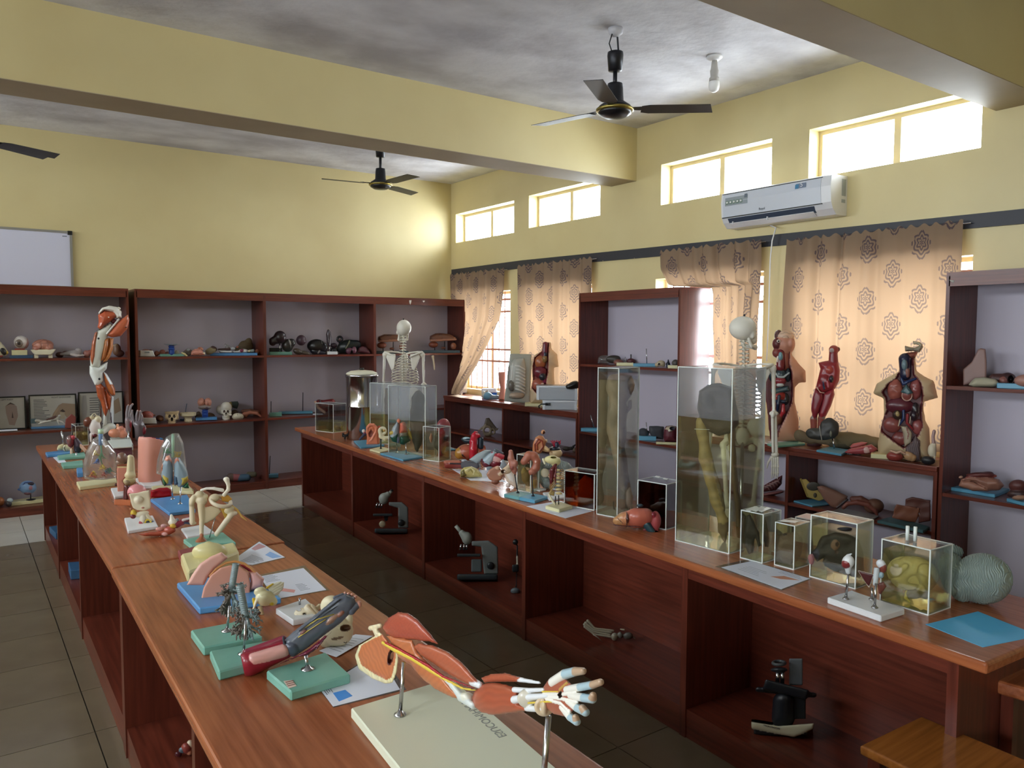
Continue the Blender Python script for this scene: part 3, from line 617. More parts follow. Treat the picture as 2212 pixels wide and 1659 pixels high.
curtain('widest damask curtain behind the armless torso by the right bookcase', [(2.435, 3.72, 2.43, 0), (2.0, 3.74, 2.43, 0), (1.5, 3.74, 2.42, 0), (1.1, 3.74, 2.42, 0), (0.93, 3.72, 2.42, 0)], 2.1, 4, 8, 0.022, 5.30)
so = empty('wall_socket', (WX, 7.42, 1.30), -math.pi/2); tag(so, 'white wall socket between the two far curtains', 'socket'); box('socket_plate', -0.06, 0.06, -0.02, 0, 0, 0.12, WHITE, so, 0.003); box('socket_switch', -0.035, 0.0, -0.024, -0.02, 0.03, 0.09, flat('socket_grey', '#8a93a0', 0.4), so)
wb = empty('whiteboard', (0.98, 8.897, 2.14)); tag(wb, 'whiteboard with aluminium frame hanging above the left bookcase', 'whiteboard')
box('writing_surface', -2.0, -0.02, -0.02, -0.004, 0.02, 0.54, flat('whiteboard_white', '#cfd0e2', 0.25), wb)
m = MB(); m.box(-2.0, -0.03, -0.026, 0, 0.54, 0.562); m.box(-0.022, 0, -0.026, 0, 0.0, 0.535); m.box(-2.0, -0.022, -0.026, 0, 0, 0.022); m.build('aluminium_frame', ALUM, wb)
m = MB().box(-0.04, 0.003, -0.03, 0, 0.525, 0.566); m.bevel(0.006, 2); m.build('corner_cap', BLACK, wb); box('small_print', -0.085, -0.045, -0.0215, -0.02, 0.505, 0.515, PRINT, wb)
# ------------------------------------------------------------------ frames of the photograph used to read positions
FA, FB, FC, FD, FE, FF, FG = (0, 580, 3.687), (0, 820, 4.879), (560, 600, 3.457), (120, 900, 5.027), (240, 1020, 5.53), (360, 1180, 4.366), (740, 1300, 3.687)
FH, FI, FJ, FK, FL_, FM, FN = (620, 780, 5.53), (940, 900, 5.53), (1180, 760, 3.456), (1540, 1060, 3.292), (960, 560, 4.147), (1640, 660, 4.609), (1640, 960, 3.867)
FO, FQ, FR, FS, FT, FU, FV, FW, FX = (1540, 1380, 3.292), (1230, 590, 3.688), (1960, 560, 2.512), (1420, 580, 3.95), (0, 830, 13.825), (0, 700, 6.38), (290, 700, 7.628), (290, 830, 6.703), (560, 690, 8.508)
MUS, MUS2, MUS3 = '#a8573c', '#8f3f2f', '#b56c44'; BONE, BONE2, IVORY = '#dccfab', '#e4dcc4', '#e9e6dc'; GREY, GREY2 = '#62666e', '#7b828a'; RED, DRED = '#a3202c', '#6e1f2a'
YEL, PINK, SKIN, BLUEC, CREAMC = '#d6bb42', '#e09c98', '#d8a78a', '#2f56a0', '#d9d0a4'; TEND = '#dfe2e4'
# ------------------------------------------------------------------ near left desk: the muscled arm
it = It('arm_model', 'anatomical arm with red muscles and open hand on a long cream board', 'model', FG, (458, 900))
A_, B_ = it.zpt(65, 845, HD+.025), it.zpt(865, 602, HD+.025); e_ = (it.zpt(450, 1324, HD+.025)-A_).normalized(); Ln = 0.72
m = MB().prism([A_, B_, B_+e_*Ln, A_+e_*Ln], (0, 0, -0.025)); m.bevel(0.003, 1); m.build('base_board', flat('long_cream_board', '#d3d6bf', 0.35), it.root)
q1, q2 = it.zpt(1560, 930, HD+.0251), it.zpt(1190, 640, HD+.0251)
ed = (B_+e_*0.5)-B_; w_ = (A_-B_).normalized()
text('handwriting', 'ESUCOM/HAN', 0.030, flat('pencil_grey', '#8c8f88', 0.8), it.root, frame3(B_+e_*0.235+w_*0.035+Vector((0, 0, 0.0003)), -e_, -w_), 0.0002)
it.stand('support_rod', 458, 900, (487, 480), 16, CHROME, HD+.025)
b2 = it.zpt(1578, 1690, HD+.025); d2 = b2.y/it.u; g_ = d2/1120.0; D = lambda x: g_*(x-470)
it.stand('support_rod', 1578, 1690, (1640, 905), 19, CHROME, HD+.025)
def ag(p): # give a primitive the depth of the arm at its place
    if isinstance(p, list): return [ag(q) for q in p]
    if p['t'] == 'p': p['gx'] = g_; p['d'] += -g_*470
    elif p['t'] == 'c': p['p'] = (p['p'][0], p['p'][1]+D(p['p'][0]), p['p'][2]); p['q'] = (p['q'][0], p['q'][1]+D(p['q'][0]), p['q'][2])
    else: p['p'] = (p['p'][0], p['p'][1]+D(p['p'][0]), p['p'][2])
    return p
it.sdf('scapula', [ag(Pg([(300, 240), (250, 275), (130, 345), (97, 430), (125, 535), (240, 615), (340, 655), (400, 645), (430, 570), (445, 470), (440, 380), (340, 290)], 26, '#d6cda2', pil=30)), ag(Pg([(320, 255), (250, 285), (145, 345), (115, 425), (145, 510), (250, 580), (350, 632), (395, 610), (425, 490), (432, 400)], 38, MUS3, d=-4, pil=40)),
   ag(C(225, 210, 300, 190, 22, 18, BONE)), ag(C(255, 215, 280, 260, 22, 25, BONE)), N(ag(E(383, 440, 20, 60, '#4a1c16', rd=60, a=15, d=-30)))], GLOSS, 60, streak=(65, 0.22, 0.10))
it.sdf('shoulder_muscle', [ag(Pg([(312, 205), (365, 125), (445, 78), (520, 86), (600, 140), (680, 228), (772, 345), (700, 322), (560, 303), (430, 292), (350, 262)], 85, '#a4503c', pil=95))], GLOSS, 60, streak=(-35, 0.35, 0.07), bumps=[('s', 1.6, 0.33, -33)])
it.sdf('upper_arm_back_muscle', [ag(Pg([(340, 262), (560, 300), (600, 400), (800, 590), (965, 790), (860, 760), (740, 700), (640, 620), (540, 510), (440, 440), (420, 380)], 70, MUS3, pil=80))], GLOSS, 60, streak=(-40, 0.15, 0.08))
it.sdf('biceps', [ag(Pg([(565, 355), (600, 326), (720, 342), (850, 400), (950, 480), (1040, 580), (1085, 640), (1040, 668), (980, 655), (860, 592), (740, 505), (620, 425)], 80, '#a85a3f', d=-25, pil=80)), ag(C(1040, 640, 1095, 665, 34, 30, TEND, -25, -25))], GLOSS, 60, streak=(-40, 0.2, 0.06), k=6)
it.sdf('nerve_cord', [[ag(q) for q in L([(320, 325, -52), (420, 385, -70), (560, 455, -78), (700, 545, -80), (830, 625, -72), (960, 690, -60), (1060, 705, -60)], [16, 20, 20, 19, 15, 12, 9], YEL)], [ag(q) for q in L([(345, 360, -45), (355, 450, -45), (340, 540, -45), (310, 560, -45)], [5, 5, 4, 3], YEL)], [ag(q) for q in L([(345, 520, -45), (350, 575, -45)], [4, 3], YEL)]], GLOSS, 80)
it.sdf('artery', [[ag(q) for q in L([(340, 325, -66), (450, 378, -82), (560, 440, -90), (680, 508, -94), (800, 595, -88), (1050, 690, -68)], [12, 12, 12, 14, 12, 7], RED)]], GLOSS, 80)
it.sdf('elbow_tendon', [[ag(q) for q in L([(810, 605, -60), (880, 670, -50), (950, 760, -40), (1040, 825, -10)], [18, 24, 34, 30], '#cdd3cf')], ag(E(1000, 770, 60, 50, '#d5d4c4', a=35))], GLOSS, 50, k=20)
it.sdf('forearm_flexor', [ag(Pg([(1028, 770), (1050, 705), (1110, 652), (1200, 640), (1300, 655), (1400, 690), (1400, 800), (1490, 850), (1470, 872), (1300, 895), (1200, 906), (1100, 882), (1042, 832)], 90, '#a05036', pil=100))], GLOSS, 60, streak=(-5, 0.12, 0.09))
it.sdf('forearm_tendon', [[ag(q) for q in L([(1370, 700, -55), (1480, 705, -45), (1600, 700, -30)], [24, 20, 16], TEND)], [ag(q) for q in L([(1370, 780, -60), (1480, 762, -50), (1640, 748, -30)], [34, 30, 22], TEND)], [ag(q) for q in L([(1470, 848, -30), (1600, 855, -20)], [26, 28], TEND)], ag(E(1500, 770, 110, 85, '#c9c2b2', rd=45))], GLOSS, 60)
it.sdf('brachioradialis', [ag(Pg([(1098, 605), (1180, 572), (1300, 562), (1420, 600), (1410, 640), (1250, 640), (1130, 650)], 50, '#a4543a', d=30, pil=50)), ag(C(1410, 620, 1570, 645, 22, 13, TEND, 30, 30))], GLOSS, 50, k=8)
it.sdf('forearm_nerve', [[ag(q) for q in L([(1420, 812, -72), (1560, 800, -55), (1650, 795, -42), (1740, 800, -42)], [8, 9, 9, 7], YEL)], [ag(q) for q in L([(1590, 715, -40), (1720, 716, -42)], [8, 7], YEL)]], GLOSS, 70)
it.sdf('wrist_band', [ag(T(1605, 835, 55, 24, '#c8b394', tilt=0)), ag(E(1608, 835, 34, 70, '#c8b394', rd=60))], GLOSS, 40, k=12)
it.sdf('palm', [ag(Pg([(1590, 690), (1640, 615), (1720, 570), (1790, 620), (1860, 690), (1890, 770), (1850, 850), (1790, 920), (1680, 895), (1600, 830)], 48, '#9c5640', pil=60)), [ag(q) for q in L([(1600, 735, -40), (1730, 740, -46), (1860, 720, -44)], [14, 14, 12], IVORY)], [ag(q) for q in L([(1600, 755, -40), (1740, 770, -46), (1870, 800, -44)], [12, 12, 12], IVORY)], [ag(q) for q in L([(1620, 775, -40), (1740, 810, -46), (1810, 880, -44)], [11, 11, 12], IVORY)], [ag(q) for q in L([(1730, 700, -44), (1790, 640, -44)], [9, 8], '#b8964a')], N(ag(E(1735, 740, 22, 22, '#2a1c14', d=-52)))], GLOSS, 70, k=5)
for nm, pts, rr in (('thumb', [(1680, 640, -10), (1770, 578, -25), (1850, 556, -30), (1915, 552, -32)], [44, 42, 38, 30]), ('index_finger', [(1790, 700, -15), (1890, 680, -22), (1990, 662, -35), (2055, 640, -45)], [34, 34, 34, 30]),
      ('middle_finger', [(1820, 745, -15), (1920, 765, -25), (1990, 775, -50), (1995, 745, -75)], [32, 36, 36, 30]), ('ring_finger', [(1800, 790, -12), (1870, 845, -25), (1935, 880, -50), (1910, 845, -78)], [30, 34, 34, 30]), ('little_finger', [(1750, 840, -10), (1815, 920, -25), (1865, 955, -40), (1855, 920, -60)], [28, 32, 32, 27])):
    cc = [IVORY, '#a9c3cc', '#b89b80']; pr = []
    for i in range(3): pr += L([pts[i], pts[i+1]], [rr[i], rr[i+1]], cc[i])
    it.sdf(nm, [ag(q) for q in pr], GLOSS, 44, k=3)
# ------------------------------------------------------------------ near left desk: foot, bronchi, head section and the rest
it = It('foot_model', 'grey and dark red dissected foot model on a sea-green board with a paper label', 'model', FF, (1330, 1160))
it.board('base_board', [(938, 1172), (1168, 1372), (1736, 1208), (1500, 995)], .026, GREENB, bev=.004)
it.board('paper_label', [(1103, 1270), (1150, 1340), (1226, 1315), (1180, 1262)], .0008, flat('label_paper', '#d8c4b4', 0.6), z=HD+.026, bev=0)
for k in range(3): it.board('printed_line', [(1118+14*k, 1275-0*k), (1121+14*k, 1280), (1190+10*k, 1262+22*k), (1187+10*k, 1258+22*k)] if False else [(1120+9*k, 1280+17*k), (1124+9*k, 1286+17*k), (1200+7*k, 1268+17*k), (1196+7*k, 1262+17*k)], .0003, flat('label_red', '#8e5a50', 0.6), z=HD+.0268, bev=0)
it.stand('support_rod', 1330, 1160, (1312, 1030), 17, CHROME, HD+.026, foot=3.6)
it.sdf('leg_stump', [C(775, 1110, 1110, 985, 118, 80, '#8e2433', -5, 0), C(820, 1075, 1100, 985, 72, 62, '#cf9a92', -55, -45), C(760, 1010, 1100, 880, 45, 40, '#7d2a3a', 30, 20), N(B(640, 1150, 80, 240, '#8d1f2c', hd=260, a=-12, rn=1)), N(E(745, 1085, 26, 26, '#c49a8c', rd=40, d=-30)), N(E(735, 1040, 18, 18, '#4a1620', rd=30, d=10))], GLOSS, 60, streak=(-20, 0.1, 0.06))
it.sdf('sole_muscle', [Pg([(830, 1235), (1100, 1085), (1250, 1020), (1350, 960), (1560, 800), (1640, 740), (1500, 860), (1400, 980), (1330, 1035), (1240, 1045), (1100, 1100)], 55, '#74223a', d=10, pil=40), C(1390, 960, 1500, 850, 20, 14, '#74223a', -10, -10), C(1410, 970, 1480, 880, 10, 10, '#5f2030', -40, -40)], GLOSS, 60)
it.sdf('foot_tendon_sheet', [Pg([(1100, 960), (1110, 880), (1200, 800), (1330, 700), (1480, 580), (1600, 480), (1690, 455), (1770, 480), (1790, 540), (1760, 600), (1650, 720), (1500, 830), (1330, 960), (1200, 1045), (1110, 1030)], 75, '#565b65', pil=90), E(1180, 960, 80, 70, '#4a4f5c', rd=70, d=-25), E(1290, 810, 40, 20, '#7a5650', rd=30, a=-35, d=-62), E(1560, 690, 90, 26, '#96705c', rd=30, a=-40, d=-58), E(1640, 640, 45, 18, '#8a5a48', rd=26, a=-40, d=-62), C(1100, 860, 1110, 940, 12, 12, '#3c3f48', -50, -50)], GLOSS, 80, k=4, streak=(-45, 0.12, 0.1))
it.tubes('extensor_tendon', [([(1250+10*i, 800+22*i, -72+6*i), (1450+14*i, 640+24*i, -76+4*i), (1640+26*i, 500+26*i, -64)], 8) for i in range(3)], flat('tendon_dark', '#3a3d44', 0.3))
it.tubes('yellow_nerve', [([(1280, 780, -70), (1420, 690, -78), (1580, 640, -74)], 6), ([(1240, 860, -76), (1420, 740, -82), (1500, 690, -80)], 5)], flat('nerve_yellow', '#b8a44a', 0.35))
for i, (x, y, r) in enumerate(((1800, 560, 36), (1768, 490, 20), (1735, 470, 18), (1702, 460, 17), (1670, 452, 15))):
    it.sdf('toe', [C(x-60-6*i, y+50-4*i, x-10, y, r+3, r-2, '#565b65', -10+14*i, -6+14*i), E(x+12, y-12, r*0.8, r*0.95, '#c98f7c', d=-6+14*i)], GLOSS, 26)
def bronchi(label, base, board, top, r, cen, post, seed, group='bronchial trees on the left desk'):
    it = It('bronchial_tree', label, 'model', FF, base, group=group); it.board('base_board', board, .026, GREENB, bev=.004)
    it.stand('support_rod', post[0], post[1], (post[2], post[3]), 12, CHROME, HD+.026, foot=4.2)
    rg = random.Random(seed); GR = flat('bronchus_grey', '#7c8b8c', 0.35); BRN = flat('bronchiole_brown', '#6d655d', 0.4)
    m = MB(); x0, y0 = top; x1, y1 = cen; n = 15; path = [(x0+(x1-x0)*i/n, y0+(y1-y0)*i/n, 0) for i in range(n+1)]
    P, R = [], []
    for i in range(n):
        for f, k in ((0, 1.0), (0.35, 1.06), (0.6, 1.06), (0.9, 0.97)): a, b = path[i], path[i+1]; P.append(it.pt(a[0]+(b[0]-a[0])*f, a[1]+(b[1]-a[1])*f, 0)); R.append(r*k*it.u)
    m.tube(P, R, 14); m.build('windpipe', GR, it.root, True)
    def grow(m, p, ang, az, ln, rad, lev):
        dx, dz, dd = math.sin(ang)*math.cos(az), math.cos(ang), math.sin(ang)*math.sin(az); q = (p[0]+dx*ln, p[1]+dz*ln, p[2]+dd*ln); mid = ((p[0]+q[0])/2+rg.uniform(-4, 4), (p[1]+q[1])/2+rg.uniform(-4, 4), (p[2]+q[2])/2)
        m.tube([it.pt(*p), it.pt(*mid), it.pt(*q)], [rad*it.u, rad*0.85*it.u, rad*0.7*it.u], 6)
        if lev > 0:
            for s_ in range(3 if lev > 1 else 2): grow(m, q, ang+rg.uniform(-0.75, 0.75), az+rg.uniform(-1.2, 1.2), ln*rg.uniform(0.55, 0.85), rad*0.72, lev-1)
    for sgn in (0, 1):
        m = MB()
        for k in range(5): grow(m, (x1+(-1)**sgn*rg.uniform(2, 12), y1-70+26*k, rg.uniform(-8, 8)), rg.uniform(0.5, 1.5)*(1 if sgn == 0 else -1)*1.0, rg.uniform(-0.9, 0.9), rg.uniform(40, 64), 14, 3)
        for k in range(2): grow(m, (x1, y1, 0), (0.25+0.2*k)*(1 if sgn == 0 else -1), rg.uniform(-0.6, 0.6), 90, 20, 3)
        tag(m.build('bronchial_branches', BRN if sgn else GR, it.root, True), kind='stuff')
    return it
bronchi('grey bronchial tree on the sea-green board nearer the wall, behind the other tree', (565, 800), [(225, 790), (345, 955), (905, 845), (700, 700)], (652, 165), 30, (610, 420), (568, 800, 595, 560), 11)
bronchi('grey bronchial tree on the sea-green board standing just behind the foot model', (735, 1010), [(405, 985), (490, 1185), (960, 1060), (985, 880)], (690, 372), 34, (745, 660), (725, 1015, 748, 700), 23)
it = It('head_section', 'pink half-dome section model of a pelvis on a blue board', 'model', FE, (1100, 1560))
it.board('base_board', [(785, 1320), (1050, 1625), (2035, 1500), (1560, 1190)], .022, BLUEB, z=HD, bev=.004)
it.sdf('back_shell', [Pg([(900, 1350), (960, 1230), (1060, 1090), (1180, 1010), (1320, 950), (1400, 1020), (1330, 1080), (1240, 1150), (1160, 1250), (1110, 1352)], 55, '#d9a596', d=40, pil=36)], SATIN, 50)
it.sdf('cut_face', [Pg([(1065, 1560), (1105, 1380), (1190, 1230), (1310, 1140), (1420, 1110), (1540, 1125), (1640, 1200), (1665, 1330), (1660, 1440), (1640, 1530)], 40, '#cf9480', d=-10, rn=12)], SATIN, 50)
it.sdf('rim_band', [[q for q in L([(1180, 1240, 10), (1260, 1150, 10), (1370, 1085, 10), (1480, 1065, 10), (1590, 1090, 10), (1680, 1150, 10), (1725, 1210, 10)], 15, '#c98f55')], [q for q in L([(1560, 1105, 30), (1640, 1150, 30), (1700, 1215, 30)], [20, 26, 14], '#a0323c')]], SATIN, 60)
it.sdf('side_flank', [Pg([(1640, 1180), (1740, 1190), (1830, 1270), (1810, 1360), (1720, 1400), (1650, 1420), (1665, 1300)], 60, '#e0a9a0', d=30, pil=60)], SATIN, 40)
it = It('brain_stem_model', 'ivory and yellow dissected brain stem lying behind the bronchial trees', 'model', FF, (930, 640))
it.sdf('stem', [E(930, 490, 95, 75, '#d8d0a6', rd=80), E(880, 425, 60, 40, '#dcd4ac', a=-20), E(1000, 520, 45, 45, '#d5cc9c'), E(850, 420, 18, 22, '#cfae34'), E(990, 545, 20, 16, '#cdb23a', d=-40), C(860, 490, 815, 600, 16, 9, '#e3dcc0', -40, -40), C(820, 500, 830, 560, 16, 14, '#cfae34', -20, -20), C(880, 590, 900, 640, 30, 20, '#c9b890')], GLOSS, 50, k=10)
it.sdf('frond', [Pg([(960, 400), (1000, 355), (1060, 330), (1110, 340), (1100, 400), (1060, 450), (1010, 480)], 22, '#e2e0c8', pil=20), C(950, 390, 1000, 355, 14, 8, '#cfae34', -16, -16)], GLOSS, 44, bumps=[('s', 2, 0.25, -40)])
it.sdf('dark_root', [Pg([(800, 590), (900, 560), (905, 640), (850, 645)], 24, '#4a3430', pil=20)], GLOSS, 24)
it = It('vertebra_model', 'cream neck vertebrae on a small white marble board with a bare rod', 'model', FF, (1240, 690))
it.board('base_board', [(1028, 585), (1190, 695), (1470, 640), (1310, 492)], .02, WHITEB, bev=.002)
it.stand('support_rod', 1255, 550, (1255, 487), 11, CHROME, HD+.02, foot=0)
it.sdf('vertebra', [E(1290, 640, 90, 60, '#d9cdb0', rd=55), E(1350, 600, 60, 60, '#d9cdb0'), C(1230, 650, 1220, 725, 26, 20, '#d4c6a6', -20, -20), C(1400, 600, 1440, 560, 20, 18, BONE), C(1330, 560, 1400, 640, 14, 14, '#cbbb9a', -50, -50), C(1370, 555, 1420, 620, 12, 12, '#cbbb9a', -50, -50), N(E(1300, 640, 26, 20, '#8d7a5c', rd=60)), N(E(1250, 600, 22, 14, '#8d7a5c', rd=60))], SATIN, 48, k=8)
it = It('skull_base_model', 'cream face half of a skull lying behind the foot model', 'model', FF, (1580, 950))
it.sdf('bone', [E(1600, 800, 160, 150, '#ddd3b4', rd=110), E(1560, 560, 110, 100, '#d8ccab', rd=80, a=-10), E(1720, 690, 40, 70, '#ddd3b4'), E(1500, 900, 60, 60, '#d6caa8'), N(E(1690, 770, 52, 26, '#6a4a34', rd=60, a=-10, d=-90)), N(C(1560, 880, 1700, 850, 5, 5, '#7a6248', -105, -105)), C(1640, 780, 1720, 755, 12, 12, BONE, -95, -90)], SATIN, 56, k=18, bumps=[('n', 3, 0.04)])
it.tubes('hook_wire', [([(1670, 905, -100), (1690, 912, -112), (1700, 900, -112)], 3)], DKMET)
# laminated sheets and papers
def sheet(name, label, fr, pts, lam=None, prints=(), cat='paper', mat=None, z=HD, group=None, lift=0.0):
    c = np.mean(pts, 0); it = It(name, label, cat, fr, c, z=z, group=group)
    if lam: it.board('lamination', lam, .0009, PLAST, z=z+lift, bev=0); it.board('paper_sheet', pts, .0006, mat or PAPER, z=z+.00095+lift, bev=0); zz = z+.0016+lift
    else: it.board('paper_sheet', pts, .0009, mat or PAPER, z=z+lift, bev=0); zz = z+.0010+lift
    A, B2, C2, D2 = [np.array(p, float) for p in pts]
    uv = lambda u, v: tuple(A*(1-u)*(1-v)+B2*u*(1-v)+C2*u*v+D2*(1-u)*v)
    for p in prints:
        if p[0] == 'lines':
            _, u0, u1, v0, v1, n = p; m = MB()
            for k in range(n):
                v = v0+(v1-v0)*k/max(n-1, 1); P = [it.zpt(*uv(a, b), zz) for a, b in ((u0, v), (u1-(0.12*(k % 3))*(u1-u0), v), (u1-(0.12*(k % 3))*(u1-u0), v+0.012), (u0, v+0.012))]; m.prism(P, (0, 0, 0.0002))
            tag(m.build('printed_lines', PRINT, it.root), kind='stuff')
        else:
            _, poly, col = p; it.board('printed_picture', [uv(a, b) for a, b in poly], .0003, flat('print_'+col[1:], col, 0.5), z=zz, bev=0)
    return it
sheet('laminated_sheet', 'laminated paper lying beside the breast model at the desk edge', FE, [(1400, 1085), (1690, 1105), (2075, 1015), (1770, 830)], [(1385, 1090), (1700, 1115), (2090, 1020), (1770, 820)], [('pic', [(0.05, .95), (.3, .98), (.2, .7), (.05, .7)], '#c79aa0'), ('pic', [(.55, .9), (.95, .95), (.9, .7), (.6, .7)], '#8fb4e4'), ('lines', .3, .9, .15, .5, 9)])
sheet('laminated_sheet', 'laminated paper with a pink bone drawing next to the ivory brain stem', FF, [(1020, 500), (1505, 410), (1290, 205), (880, 285)], [(1000, 505), (1535, 415), (1300, 180), (870, 270)], [('lines', .05, .35, .72, .95, 6), ('pic', [(.18, .3), (.42, .12), (.48, .22), (.3, .36), (.28, .5), (.2, .5)], '#e8a8a4'), ('pic', [(0, .1), (.12, .06), (.1, .3), (.02, .3)], '#b9d0bb'), ('lines', .55, .75, .15, .4, 6)])
sheet('laminated_sheet', 'laminated signed sheet with a blue drawing under the arm model', FF, [(1445, 1345), (1570, 1510), (2200, 1350), (1990, 1010)], [(1430, 1340), (1575, 1520), (2260, 1350), (2000, 990)], [('pic', [(.3, .3), (.75, .3), (.8, .05), (.25, .1)] if False else [(.42, .12), (.85, .12), (.8, .34), (.5, .3)], '#4a90e0'), ('lines', .1, .4, .03, .12, 4)])
sheet('paper_sheet', 'folded white paper behind the foot board partly over the signed sheet', FF, [(1440, 985), (1600, 1045), (1945, 845), (1780, 830)], None, [('lines', .15, .85, .2, .8, 7)], lift=.003)
# ------------------------------------------------------------------ far left desk, from the near end backwards
it = It('breast_model', 'cream skin block with one breast lying on the left desk', 'model', FE, (920, 1200))
it.board('skin_block', [(830, 975), (915, 1195), (1530, 945), (1470, 830)], .05, flat('cream_skin', '#d6cc96', 0.35), bev=.008)
it.board('muscle_layer', [(795, 930), (915, 1205), (1525, 975), (1150, 850)], .028, flat('dark_muscle_layer', '#8a3f42', 0.4), bev=.004)
it.sdf('breast', [E(1180, 955, 215, 118, '#d6cc96', rd=120, d=110), E(1165, 848, 34, 20, '#c6b684', d=90)], GLOSS, 44, k=30)
it = It('breast_gland_model', 'cone shaped brown gland model standing on a sea-green board', 'model', FE, (1080, 870))
it.board('base_board', [(862, 800), (960, 875), (1490, 835), (1340, 715)], .02, GREENB)
it.sdf('gland', [C(1080, 760, 1080, 850, 16, 100, '#9a5a3c'), E(1080, 862, 122, 30, '#c9a24c', rd=110), E(1080, 752, 26, 22, '#a8694a')], GLOSS, 44, bumps=[('n', 2.5, 0.06)], streak=(90, 0.2, 0.1))
it = It('joint_model', 'cream shoulder joint bones on rods standing on the sea-green board', 'model', FE, (1180, 790), z=HD+.02)
it.sdf('shoulder_blade', [Pg([(1060, 480), (1120, 420), (1200, 400), (1290, 430), (1320, 470), (1230, 560), (1140, 610), (1080, 600)], 18, '#cfbf9c', pil=40), C(1075, 400, 1085, 620, 46, 26, '#d4c5a2'), C(1080, 600, 1080, 740, 28, 26, '#d6c8ac'), E(1060, 270, 60, 50, '#cbbd9a'), E(1080, 340, 70, 55, '#d8cbac'), C(960, 330, 970, 600, 30, 34, '#d9ccb0', 20, 30), C(990, 300, 960, 380, 34, 30, '#cdbf9e'), E(1120, 290, 40, 36, BONE), E(990, 610, 34, 14, '#dcd0b4', d=30)], SATIN, 64, k=16)
it.sdf('collar_bone', [L([(1080, 215, 0), (1140, 195, -5), (1230, 195, -5), (1330, 215, 0)], [17, 15, 19, 22], IVORY)], SATIN, 40, k=6)
it.sdf('pelvis_ring', [T(1310, 350, 120, 24, '#dacdb2', tilt=62, a=12), E(1230, 310, 70, 50, '#d4c6a6', rd=40, a=-20)], SATIN, 60, k=10)
it.sdf('curved_bone', [L([(1380, 90, 0), (1400, 150, 0), (1400, 210, 0), (1350, 270, 0)], [34, 22, 22, 24], '#e5dcc6'), E(1365, 85, 26, 24, IVORY)], SATIN, 40, k=8)
it.sdf('ligament', [Pg([(1310, 290), (1400, 270), (1450, 320), (1400, 360), (1320, 350)], 14, '#b8862c', pil=14, d=30), Pg([(1300, 420), (1400, 420), (1390, 530), (1360, 560), (1330, 490)], 16, '#b08a34', pil=14), L([(1440, 400, 0), (1510, 450, 0), (1560, 530, 0), (1620, 580, 0)], [14, 12, 10, 5], '#c8a44e')], SATIN, 50)
it.sdf('thigh_bone', [C(1440, 500, 1260, 740, 38, 30, '#ddd0b4'), E(1410, 450, 70, 44, '#d6c8a4', a=-25), E(1485, 490, 30, 26, '#ddd2ba')], SATIN, 44, k=18)
it.rod('support_rod', (1175, 780), (1252, 510), 6, CHROME)
it = It('spare_board', 'blank white board lying by the cream shoulder joint', 'board', FE, (960, 740)); it.board('board', [(835, 670), (905, 770), (1240, 715), (1110, 620)], .012, WHITEB)
it = It('throat_model', 'dissected tongue and throat model with a pointed brown tip lying on the desk', 'model', FE, (620, 765))
it.sdf('tongue', [Pg([(320, 742), (430, 715), (560, 705), (640, 690), (760, 660), (775, 700), (700, 750), (560, 765), (400, 765)], 50, '#a4503c', pil=34), E(700, 690, 70, 45, '#b0554a'), E(640, 740, 36, 24, '#d8a8a4', d=-40)], GLOSS, 50, k=8)
it.sdf('larynx', [C(720, 520, 735, 600, 18, 44, '#dcd6c4'), E(740, 600, 60, 40, '#d9d2be'), E(790, 570, 22, 22, GREY2), E(740, 645, 40, 28, '#c8a23c', d=-30), E(630, 640, 40, 22, '#c9a0a0'), E(580, 680, 50, 26, '#c98f86')], GLOSS, 48, k=8)
it.sdf('vessel', [L([(780, 630, 0), (850, 600, 0), (920, 560, 0)], [40, 36, 30], '#7c2a38'), C(860, 570, 940, 550, 14, 12, '#d7d4d2', -34, -34), C(880, 600, 960, 620, 16, 10, '#39435c', -20, -20), E(960, 620, 30, 16, '#8d4250')], GLOSS, 44, k=6)
it = It('ear_section_model', 'ear canal section model with pink dome on a white board', 'model', FE, (330, 650))
it.board('base_board', [(158, 545), (200, 700), (560, 640), (500, 515)], .016, WHITEB)
it.sdf('pink_dome', [E(310, 240, 118, 96, '#dd8f92', rd=80, d=60), Pg([(200, 250), (420, 225), (440, 330), (215, 330)], 50, '#a05a54', d=50)], GLOSS, 44)
it.sdf('temporal_bone', [Pg([(218, 262), (450, 222), (468, 380), (470, 430), (400, 450), (310, 455), (262, 430), (235, 350)], 34, '#dcd3b6', rn=14), E(330, 330, 60, 50, '#e2dac0', d=-26), E(400, 420, 60, 30, '#dcd4ba', d=-10)], SATIN, 50, k=8, bumps=[('n', 4, 0.035)])
it.sdf('ear_bones', [E(360, 500, 95, 34, '#ded6bc', a=-14), C(380, 540, 370, 600, 40, 30, '#dcd5c2'), C(430, 520, 480, 570, 26, 20, '#cfc6a8'), E(270, 490, 40, 44, '#c9a93c'), E(262, 530, 34, 28, '#6a2026', d=-22), C(362, 605, 362, 640, 32, 32, '#96202a', 0, 0), E(235, 440, 18, 16, '#a86a4a'), E(380, 425, 20, 12, '#b07a6c', d=-44)], GLOSS, 56, k=5)
it.sdf('cochlea', [T(440, 600, 34, 12, YEL, a=0, tilt=0, d=-6), E(450, 600, 40, 42, '#20242e', rd=14), T(470, 600, 30, 9, BLUEC, d=8)], GLOSS, 40)
it.sdf('ear_lobe_flap', [B(135, 362, 100, 36, '#d07a52', hd=7, a=2)], SATIN, 24)
it = It('red_tissue_block', 'dark red glossy muscle block lying behind the blue lung board', 'model', FD, (1120, 885))
